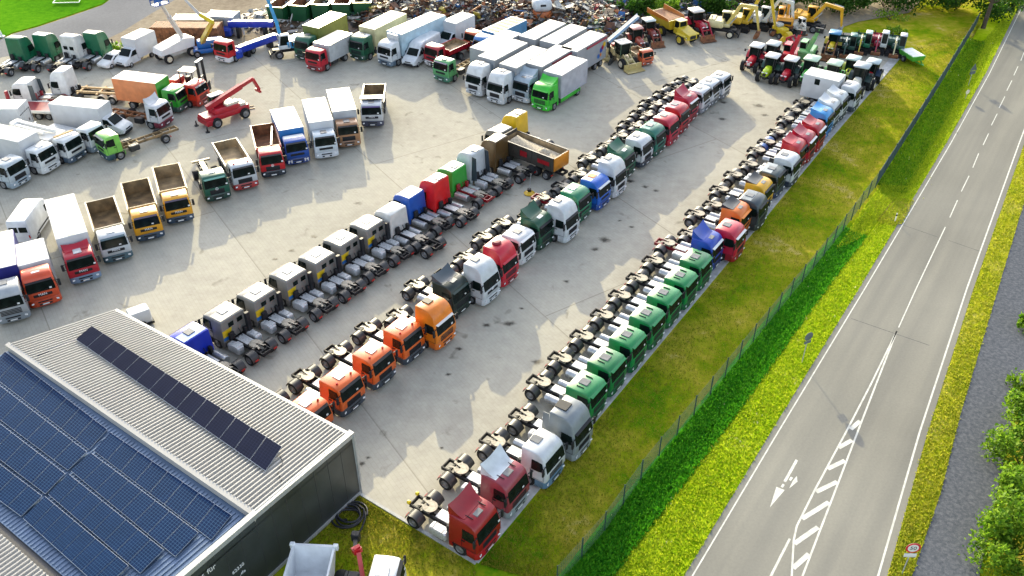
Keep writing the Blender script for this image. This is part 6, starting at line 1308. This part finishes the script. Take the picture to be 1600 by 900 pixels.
t = thing('round_tank', 'round orange rust container under the white big bag', 'tank', gp(846, 36), 0); quick(t, 'shell', 'c8682c', lambda m: m.lathe([(.05, 0), (1.4, 0), (1.4, 1.8), (1.35, 1.9), (.05, 1.9)], 18, 'z'))
def tent(px, py, lx, ly, h, label, col, name='tent', heading=0):
    t = thing(name, label, name, gp(px, py), heading); quick(t, 'roof', col, lambda m: m.loft([[(-lx, -ly, h), (lx, -ly, h), (lx, 0, h + ly * .3), (lx, ly, h), (-lx, ly, h), (-lx, 0, h + ly * .3)], [(-lx, -ly, h - .12), (lx, -ly, h - .12), (lx, 0, h + ly * .3 - .12), (lx, ly, h - .12), (-lx, ly, h - .12), (-lx, 0, h + ly * .3 - .12)]]), 0); quick(t, 'post', 'steel', lambda m: [m.box(x - .06, x + .06, y - .06, y + .06, 0, h) for x in (-lx + .2, lx - .2) for y in (-ly + .2, ly - .2)])
tent(948, -8, 9, 5, 3.0, 'long white canopy roof above the heap of bicycles', 'f0eeea', 'canopy'); tent(1175, 2, 5, 3.5, 2.6, 'small shed with pink red roof behind the excavators', 'b87478', 'shed'); tent(618, -6, 6, 4, 2.4, 'pale canopy at the top edge left of the scrap heap', 'e0d8c4', 'canopy')

# ================================================================ MACHINES AT THE UPPER RIGHT
GB = 'construction machines at the far right'
excavator(1120, 31, 2.0, -.8, -20, 'cream wheeled excavator with rusty round bucket', 'e6d9a0', [(2.2, 4.4), (4.2, 4.3), (5.0, 1.2)], group=GB, bw=.75, ba=10, cabcol='d8c070', boomcol='e0c868')
excavator(1152, 22, 2.0, -.8, -35, 'yellow excavator with long thin stick reaching down, between cream and white ones', 'dcb83c', [(2.0, 4.8), (3.6, 5.4), (5.0, 1.0)], group=GB, bw=.3, ba=0, wheeled=False, boomcol='e0c030')
excavator(1181, 20, 2.0, -.8, -30, 'white excavator with broad dark cab window and brown bucket', 'd8dcd8', [(2.2, 4.4), (4.0, 4.2), (4.6, 1.3)], group=GB, bw=.8, ba=5, wheeled=False)
excavator(1228, 30, 1.6, 0, 70, 'orange yellow crane with boom pointing up at the top edge', 'eda41c', [(1.0, 4.5), (1.4, 7.5), (1.8, 10.0)], group=GB, bw=.2, name='mobile_crane', bucket='dark')
excavator(1253, 22, 2.0, -.8, -30, 'large amber yellow excavator with bent boom and grey bucket', 'f0b41c', [(2.2, 3.9), (4.4, 3.6), (4.8, 1.2)], group=GB, bw=.6, ba=0, wheeled=True, bucket='tarp')
excavator(1245, 38, 1.7, .2, -70, 'small excavator with white cab frame and yellow parts', 'e8e6dc', [(1.6, 2.4), (2.6, 2.2), (2.9, .8)], group=GB, sc=.8, mini=True, wheeled=False, bucket='yellow_lens' if 'yellow_lens' in MP else 'rust')
GM2 = 'mini diggers along the yard edge'
for (x, y), c, cc, rc, h_, lab, kw in (((1326, 52), '1c4a40', '1c4a40', '5a8a84', -110, 'dark green mini digger with black blade, second in the edge row', dict(boomcol='1c4a40')), ((1350, 48), '1a6a50', '1a7a58', 'd8ece4', -112, 'mini digger with teal cab and yellow boom in the edge row', dict(boomcol='dcc020')), ((1376, 48), 'a8143c', 'dfe3e0', 'f0f0f0', -112, 'mini digger with crimson boom and white cab in the edge row', dict(boomcol='b0103c')), ((1404, 52), '2a5c50', '2a5c50', 'dcd8e0', -112, 'mini digger with cream boom and lilac roof at the yard corner', dict(boomcol='dcd0a0'))):
    excavator(x, y, 2.85, .4, h_, lab, c, [(1.4, 2.6), (2.6, 2.3), (3.0, .9)], group=GM2, mini=True, wheeled=False, cabcol=cc, roofcol=rc, blade=True, sc=1.0, ba=0, **kw)
farm_tractor(1306, 49, -115, 'blue cab backhoe tractor with rusty front bucket in the edge row', 'd8c020', roof='4a90c0', loader='rust', group=GM2, z=2.96, sc=.95)
t = thing('spare_bucket', 'pair of loose brown buckets lying in front of the crimson mini digger', 'bucket', gp(1357, 80), -110); quick(t, 'bucket', 'rust', lambda m: (bucket_fn(0, .9, 0, .5)(m)), 20); quick(t, 'second_bucket', 'mud', lambda m: m.loft([[(-.3, .8, 0), (.6, .8, 0), (.6, 1.8, 0), (-.3, 1.8, 0)], [(-.4, .7, .6), (.7, .7, .5), (.7, 1.9, .5), (-.4, 1.9, .6)]]))
hF2 = -122
farm_tractor(1184, 69, hF2, 'red farm tractor with white roof, leftmost of the tractor block', 'd01830', nosecol='e0dcd8')
farm_tractor(1210, 66, hF2, 'dark green farm tractor with pale roof behind the lime one', '1c4a34', roof='dfe6e0', fender='1c4a34')
farm_tractor(1208.5, 85, hF2, 'farm tractor with lime green nose and white roof in the front of the block', 'b4d020', roof='f4f2ee', fender='1c4a3c')
farm_tractor(1238, 90, hF2, 'farm tractor with red nose and rounded white roof in front of the green one', 'c81830', roof='f4f2ee', fender='2c4a44')
farm_tractor(1270, 89, hF2, 'bright green farm tractor with pale green roof, right of the red nosed one', '2aa838', roof='d4ecd0', rim='hub_cream', sc=1.08)
farm_tractor(1306, 96, hF2, 'bright green farm tractor behind the white box truck roof', '3ab030', roof='dcf0d4', sc=1.05)
farm_tractor(1335, 89, hF2, 'lime and white farm tractor with dark cab behind the grey roofed one', 'c4d42c', roof='d4e4dc', fender='b8c828')
farm_tractor(1349, 100, hF2, 'large dark farm tractor with grey roof and white bonnet', 'dcdcd4', roof='b4c0c4', fender='1c3c38', sc=1.12)
farm_tractor(1366, 94, hF2, 'farm tractor with red bonnet and blue grey roof at the right end of the block', 'c81424', roof='bcccd0', fender='203858')
farm_tractor(994, 41, -72, 'old faded red farm tractor with pink roof beside the conveyor', 'a84838', roof='e0a8a0', fender='a84838', sc=.95, group=GB)
farm_tractor(1014, 29, -72, 'old dark red farm tractor with white roof and rusty front bucket', '8c2c24', roof='dfe8e4', loader='8c3c24', sc=.95, group=GB)
farm_tractor(1088, 14, -70, 'crimson loader tractor with white roof and wide dark front bucket', 'c00c34', roof='ece4dc', loader='b01030', sc=1.1, group=GB)
# telehandlers with raised booms
def tele(px, py, heading, col, label, tip, z):
    t = placed('telehandler', label, 'telehandler', px, py, 1.6, heading, 0, GB); quick(t, 'body', col, lambda m: (m.box(-2.0, 2.0, -.9, .9, .7, 1.6, .15), m.box(-2.1, -1.0, -.8, .8, 1.5, 1.9, .1)))
    c = quick(t, 'cab', 'dark', lambda m: [m.bar((x, y, 1.5), (x, y, 2.5), .07, .07) for x in (-.6, .7) for y in (.15, .9)]); quick(c, 'cab_roof', col, lambda m: m.box(-.7, .8, .1, .95, 2.5, 2.6, .04)); quick(c, 'cab_glass', 'glass', lambda m: m.box(-.55, .65, .18, .88, 1.6, 2.48, .04))
    for s in (1, -1):
        for x in (-1.3, 1.3): wheel(t, x, s * .9, .55, .42, mp('hub_cream'))
    e = loc(t, *tip, z); quick(t, 'boom', col, lambda m: (m.bar((-1.4, -.3, 1.9), Vector((-1.4, -.3, 1.9)).lerp(e, .6), .4, .45), m.bar(Vector((-1.4, -.3, 1.9)).lerp(e, .55), e, .3, .34))); quick(t, 'carriage', 'dark', lambda m: m.bar(e - Vector((0, .5, .2)), e + Vector((0, .5, -.2)), .3, .6)); return t
tele(1237, 80, 62, 'd83040', 'coral red telehandler with boom raised behind the farm tractors', (1253, 48), 5.0); tele(1262, 76, 60, '7cc078', 'pale green telehandler with long boom raised behind the green tractors', (1281, 45), 5.2)
t = thing('plough', 'red and yellow plough parts lying between excavator and telehandler', 'plough', gp(1230, 68), 30); quick(t, 'frame', 'd02040', lambda m: (m.bar((-1.6, 0, .7), (1.6, .4, .7), .2, .2), [m.bar((k - 1.2, .0, .7), (k - 1.0, -.6, .1), .12, .3) for k in (0, .8, 1.6, 2.4)])); quick(t, 'disc', 'e8c020', lambda m: m.lathe([(.02, -.05), (.5, -.05), (.5, .05), (.02, .05)], 14, 'y', (-1.3, -.3, .8)))
t = thing('compact_loader', 'small yellow loader with round yellow drum in front of the white excavator', 'loader', gp(1219, 58), -60); quick(t, 'body', 'e8c81c', lambda m: (m.box(-1.3, .9, -.6, .6, .5, 1.4, .12), m.lathe([(.02, -.4), (.55, -.4), (.55, .4), (.02, .4)], 16, 'y', (1.3, 0, .6)))); quick(t, 'engine_cover', 'c8ccc8', lambda m: m.box(-1.2, -.1, -.5, .5, 1.4, 1.8, .1))
for s in (1, -1): wheel(t, -.9, s * .7, .5, .35); wheel(t, .5, s * .7, .4, .3)
# articulated dump truck
hDp = -58; t = placed('dump_truck', 'yellow articulated dump truck with wide rusty brown skip', 'dump truck', 1065, 31, 2.8, hDp, 1.4, GB); t.scale = (.82,) * 3
quick(t, 'bonnet', 'dcc02c', lambda m: m.loft([[(2.2, -1.25, 1.1), (2.2, 1.25, 1.1), (2.2, 1.1, 2.5), (2.2, -1.1, 2.5)], [(4.4, -1.2, 1.0), (4.4, 1.2, 1.0), (4.4, 1.0, 2.0), (4.4, -1.0, 2.0)], [(4.9, -.9, 1.05), (4.9, .9, 1.05), (4.85, .8, 1.8), (4.85, -.8, 1.8)]])); quick(t, 'grille', 'dark', lambda m: m.box(4.86, 4.93, -.6, .6, 1.15, 1.7, .02)); quick(t, 'front_fender', 'e0c83c', lambda m: [m.box(2.3, 4.6, s * 1.35 - .25, s * 1.35 + .25, 1.55, 1.75, .06) for s in (1, -1)])
quick(t, 'cab', 'd8bc28', lambda m: (m.box(.9, 2.4, -.85, .85, 1.2, 2.2, .06), [m.bar((x, y, 2.1), (x2, y * .92, 3.3), .1, .1) for x, x2 in ((2.35, 2.15), (.95, 1.0)) for y in (-.8, .8)])); quick(t, 'cab_glass', 'glass', lambda m: m.loft([[(2.33, -.76, 2.2), (2.33, .76, 2.2), (1.0, .76, 2.2), (1.0, -.76, 2.2)], [(2.12, -.7, 3.25), (2.12, .7, 3.25), (1.03, .7, 3.25), (1.03, -.7, 3.25)]]), 0); quick(t, 'cab_roof', 'ecd880', lambda m: m.box(.85, 2.35, -.85, .85, 3.28, 3.42, .06))
quick(t, 'chassis', 'frame', lambda m: (m.box(-4.5, 2.5, -.5, .5, .8, 1.2), [m.tube([(x, -1.2, .85), (x, 1.2, .85)], .2) for x in (3.3, -1.4, -3.2)]))
for s in (1, -1):
    for x in (3.3, -1.4, -3.2): wheel(t, x, s * 1.25, .85, .65, mp('dcc02c'))
b_ = quick(t, 'skip', 'd8b828', lambda m: m.loft([[(.4, -1.1, 1.5), (.4, 1.1, 1.5), (.6, 1.7, 3.1), (.6, -1.7, 3.1)], [(-3.6, -1.1, 1.4), (-3.6, 1.1, 1.4), (-4.0, 1.75, 3.0), (-4.0, -1.75, 3.0)], [(-5.2, -.9, 2.5), (-5.2, .9, 2.5), (-5.2, 1.7, 3.1), (-5.2, -1.7, 3.1)]]), 0)
quick(b_, 'skip_lining', 'rust', lambda m: m.loft([[(.3, -1.6, 3.12), (.3, 1.6, 3.12), (-4.9, 1.6, 3.12), (-4.9, -1.6, 3.12)], [(.2, -1.5, 3.16), (.2, 1.5, 3.16), (-4.8, 1.5, 3.16), (-4.8, -1.5, 3.16)]]), 0); quick(b_, 'side_board', 'c8782c', lambda m: [m.loft([[(.6, s * 1.65, 3.0), (-5.0, s * 1.7, 3.0), (-5.0, s * 1.8, 3.9), (.2, s * 1.78, 3.5)], [(.6, s * 1.72, 3.0), (-5.0, s * 1.78, 3.0), (-5.0, s * 1.88, 3.9), (.2, s * 1.86, 3.5)]]) for s in (1, -1)], 0)
for s in (1, -1): part(light_me(), 'headlight', MP['lamp'], t, (4.5, s * 1.05, 1.35))
# beige wheel loader, orange municipal truck, conveyor
t = placed('wheel_loader', 'beige wheel loader with dark glazed cab and white roof, bucket on the ground', 'loader', 973, 64, 3.0, -62, -.3, GB)
quick(t, 'body', 'c8b888', lambda m: (m.box(-2.6, -.8, -.85, .85, .9, 1.8, .15), m.box(-.8, 1.6, -.5, .5, .7, 1.2, .08))); c_ = quick(t, 'cab', '3a5a44', lambda m: [m.bar((x, y, 1.2), (x * .9, y * .95, 2.9), .09, .09) for x in (-1.0, .5) for y in (-.75, .75)]); quick(c_, 'cab_glass', 'glass', lambda m: m.box(-.9, .42, -.7, .7, 1.4, 2.88, .05)); quick(c_, 'cab_roof', 'f0ece4', lambda m: m.box(-1.1, .6, -.85, .85, 2.9, 3.02, .06))
quick(t, 'lift_arm', 'd0c084', lambda m: [m.bar((.6, s * .45, 1.5), (2.4, s * .5, .5), .16, .28) for s in (1, -1)]); quick(t, 'bucket', 'c4b070', lambda m: m.prism([(2.2, .1), (3.3, .08), (3.3, .14), (2.4, .25), (2.35, .9), (2.25, .9)], -1.3, 1.3)); quick(t, 'beacon', 'red', lambda m: m.box(-2.4, -1.8, -.4, .4, 1.8, 2.1, .08))
for s in (1, -1): wheel(t, 1.2, s * .9, .65, .5, mp('hub_cream'), True); wheel(t, -1.7, s * .9, .65, .5, mp('hub_cream'), True)
t = thing('dozer_blade', 'dark grey blade lying left of the beige wheel loader', 'blade', gp(957, 97), -25); quick(t, 'blade', '38424a', lambda m: m.prism([(-.2, .02), (.15, .05), (.05, .4), (.12, .75), (0, .78), (-.12, .4)], -1.3, 1.3)); quick(t, 'bracket', 'c8b888', lambda m: (m.box(-1.4, -.15, -.6, .6, .2, .7, .1), m.box(-1.3, -.6, -.4, .4, .7, 1.8, .12)))
p, ox = RT(1009, 77, 0, -62, 'small orange municipal truck with pale roof and open cream bed', 'e0683c', L=5.4, st='low', Lc=1.5, name='municipal_truck', group=GB, bumper='b84820', roof='f0c8a8', hatch=None, visor=None); p.scale = (.72,) * 3; g = gp(1009, 77, ZR['low'] * .72); h_ = R(-62); p.location = (g.x - math.cos(h_) * (ox - 1.0) * .72, g.y - math.sin(h_) * (ox - 1.0) * .72, 0)
tipper(p, ox, -1.8, -5.3, 1.2, 1.8, 'f0d8b0', 'tanbed', flare=0)
A = gp(951, 64, 2.6); B = gp(997, 25, 5.2); g = gp(962, 72); t = thing('conveyor', 'pale blue conveyor belt rising beside the beige loader', 'conveyor', g, 0); a, b = A - g, B - g
quick(t, 'belt_frame', '8fb0d0', lambda m: [m.bar(a + Vector((0, s * .45, 0)), b + Vector((0, s * .45, 0)), .12, .35) for s in (1, -1)]); quick(t, 'belt', '5a6a7a', lambda m: m.bar(a + Vector((0, 0, .02)), b + Vector((0, 0, .02)), .78, .1)); q = a.lerp(b, .55); quick(t, 'support', 'frame', lambda m: [m.bar((q.x, q.y + s * .4, 0), (q.x, q.y + s * .4, q.z), .12, .12) for s in (1, -1)] + [m.bar((a.x, a.y, 0), (a.x, a.y, a.z), .5, .5)])
for s in (1, -1): wheel(t, q.x, q.y + s * .6, .4, .25)
t = placed('cart', 'small light green farm trailer with pale box on the far grass', 'trailer', 1426, 82, 1.2, -75, 0); quick(t, 'box', '5ac040', lambda m: m.loft([[(-1.4, -.8, .6), (1.4, -.8, .6), (1.4, .8, .6), (-1.4, .8, .6)], [(-1.5, -.95, 1.2), (1.5, -.95, 1.2), (1.5, .95, 1.2), (-1.5, .95, 1.2)]])); quick(t, 'load_floor', 'dfe4e0', lambda m: m.box(-1.38, 1.38, -.84, .84, 1.2, 1.23)); quick(t, 'drawbar', '48a838', lambda m: (m.bar((1.4, .4, .55), (2.6, 0, .45), .1, .1), m.bar((1.4, -.4, .55), (2.6, 0, .45), .1, .1)))
for s in (1, -1): wheel(t, -.2, s * .95, .38, .25)
t = thing('goal_frame', 'low white framed net lying on the meadow at the top left', 'frame', gp(106, 5), 4); quick(t, 'frame', 'white', lambda m: (m.bar((-1.9, -.6, .3), (1.9, -.6, .3), .1, .1), m.bar((-1.9, -.6, .3), (-1.8, 1, .5), .1, .1), m.bar((1.9, -.6, .3), (1.8, 1, .5), .1, .1), m.box(-1.8, 1.8, .4, 1.2, .4, .6, .05)))
t = thing('leaning_mast', 'short white mast leaning at the left edge by the meadow', 'post', gp(4, 58), 0); quick(t, 'mast', 'white', lambda m: m.tube([(0, 0, 0), (-.9, .3, 4.0)], [.16, .1], 8)); quick(t, 'foot', 'steel', lambda m: m.box(-.3, .3, -.3, .3, 0, .15, .02))
# ---------------------------------------------------------------- trees and hedges along the top
GTt = 'trees along the far edge'
tree(1004, 16, 6.5, 'slim bright yellow green tree in front of the bicycle heap', TREE_Y, 100, 1500, .24, GTt, .2)
tree(1536, 44, 12, 'tall yellow green tree at the top right beside the fence end', TREE_Y, 114, 4200, .36, GTt, .24)
for k, (px, py, rx, h, lab, lv) in enumerate(((985, 26, 2.4, 3.0, 'low dark green shrub beside the conveyor tip', TREE_L), (1030, 24, 2.4, 2.6, 'low green shrub behind the yellow dump truck', BUSH_L), (1092, 18, 3.4, 4.0, 'dark green shrub behind the crimson loader tractor', TREE_L), (1122, 18, 3.0, 3.4, 'round green shrub behind the cream excavator', TREE_L), (1208, 12, 3.6, 5, 'dark tall shrub behind the white excavator', TREE_L), (1238, 8, 4, 6, 'dark tall shrub behind the orange crane boom', TREE_L), (1274, 14, 4, 5, 'dark green shrub behind the amber excavator', TREE_L), (1310, 14, 4, 5, 'dark shrub above the blue backhoe tractor', TREE_L), (1344, 12, 4, 5, 'dark shrub above the teal cab mini digger', TREE_L), (1380, 10, 4.2, 5, 'dark shrub above the soil strip at the top', TREE_L), (1418, 8, 4.2, 5, 'broad dark shrub at the top edge left of the tall tree', TREE_L), (1456, 10, 4, 5, 'dark shrub close to the tall tree at the top right', TREE_L), (1494, 14, 3.6, 4.4, 'dense low dark shrub beside the tall tree trunk', TREE_L), (1562, 26, 3.6, 4.0, 'dark shrub between fence end and road at the top right', TREE_L), (1590, 2, 4, 5, 'dark shrub at the top right corner beside the road', TREE_L))):
    bush(px, py, rx, h, lab, lv, 100 + k, 2200, .22, GTt)
for k, (px, py, rx, h, lab) in enumerate(((92, 76, 1.2, 1.0, 'small weedy bush between two green trucks at the left'), (178, 76, 1.4, .9, 'low weedy bush behind the white saloon car'), (1405, 52, 2.2, 1.0, 'scrubby dry bush on the far bank near the last mini digger'), (1390, 30, 2.5, 1.3, 'dark scrubby bush on the soil strip at the top'))):
    bush(px, py, rx, h, lab, BUSH_L, 200 + k, 500, .14, 'scrubby bushes')
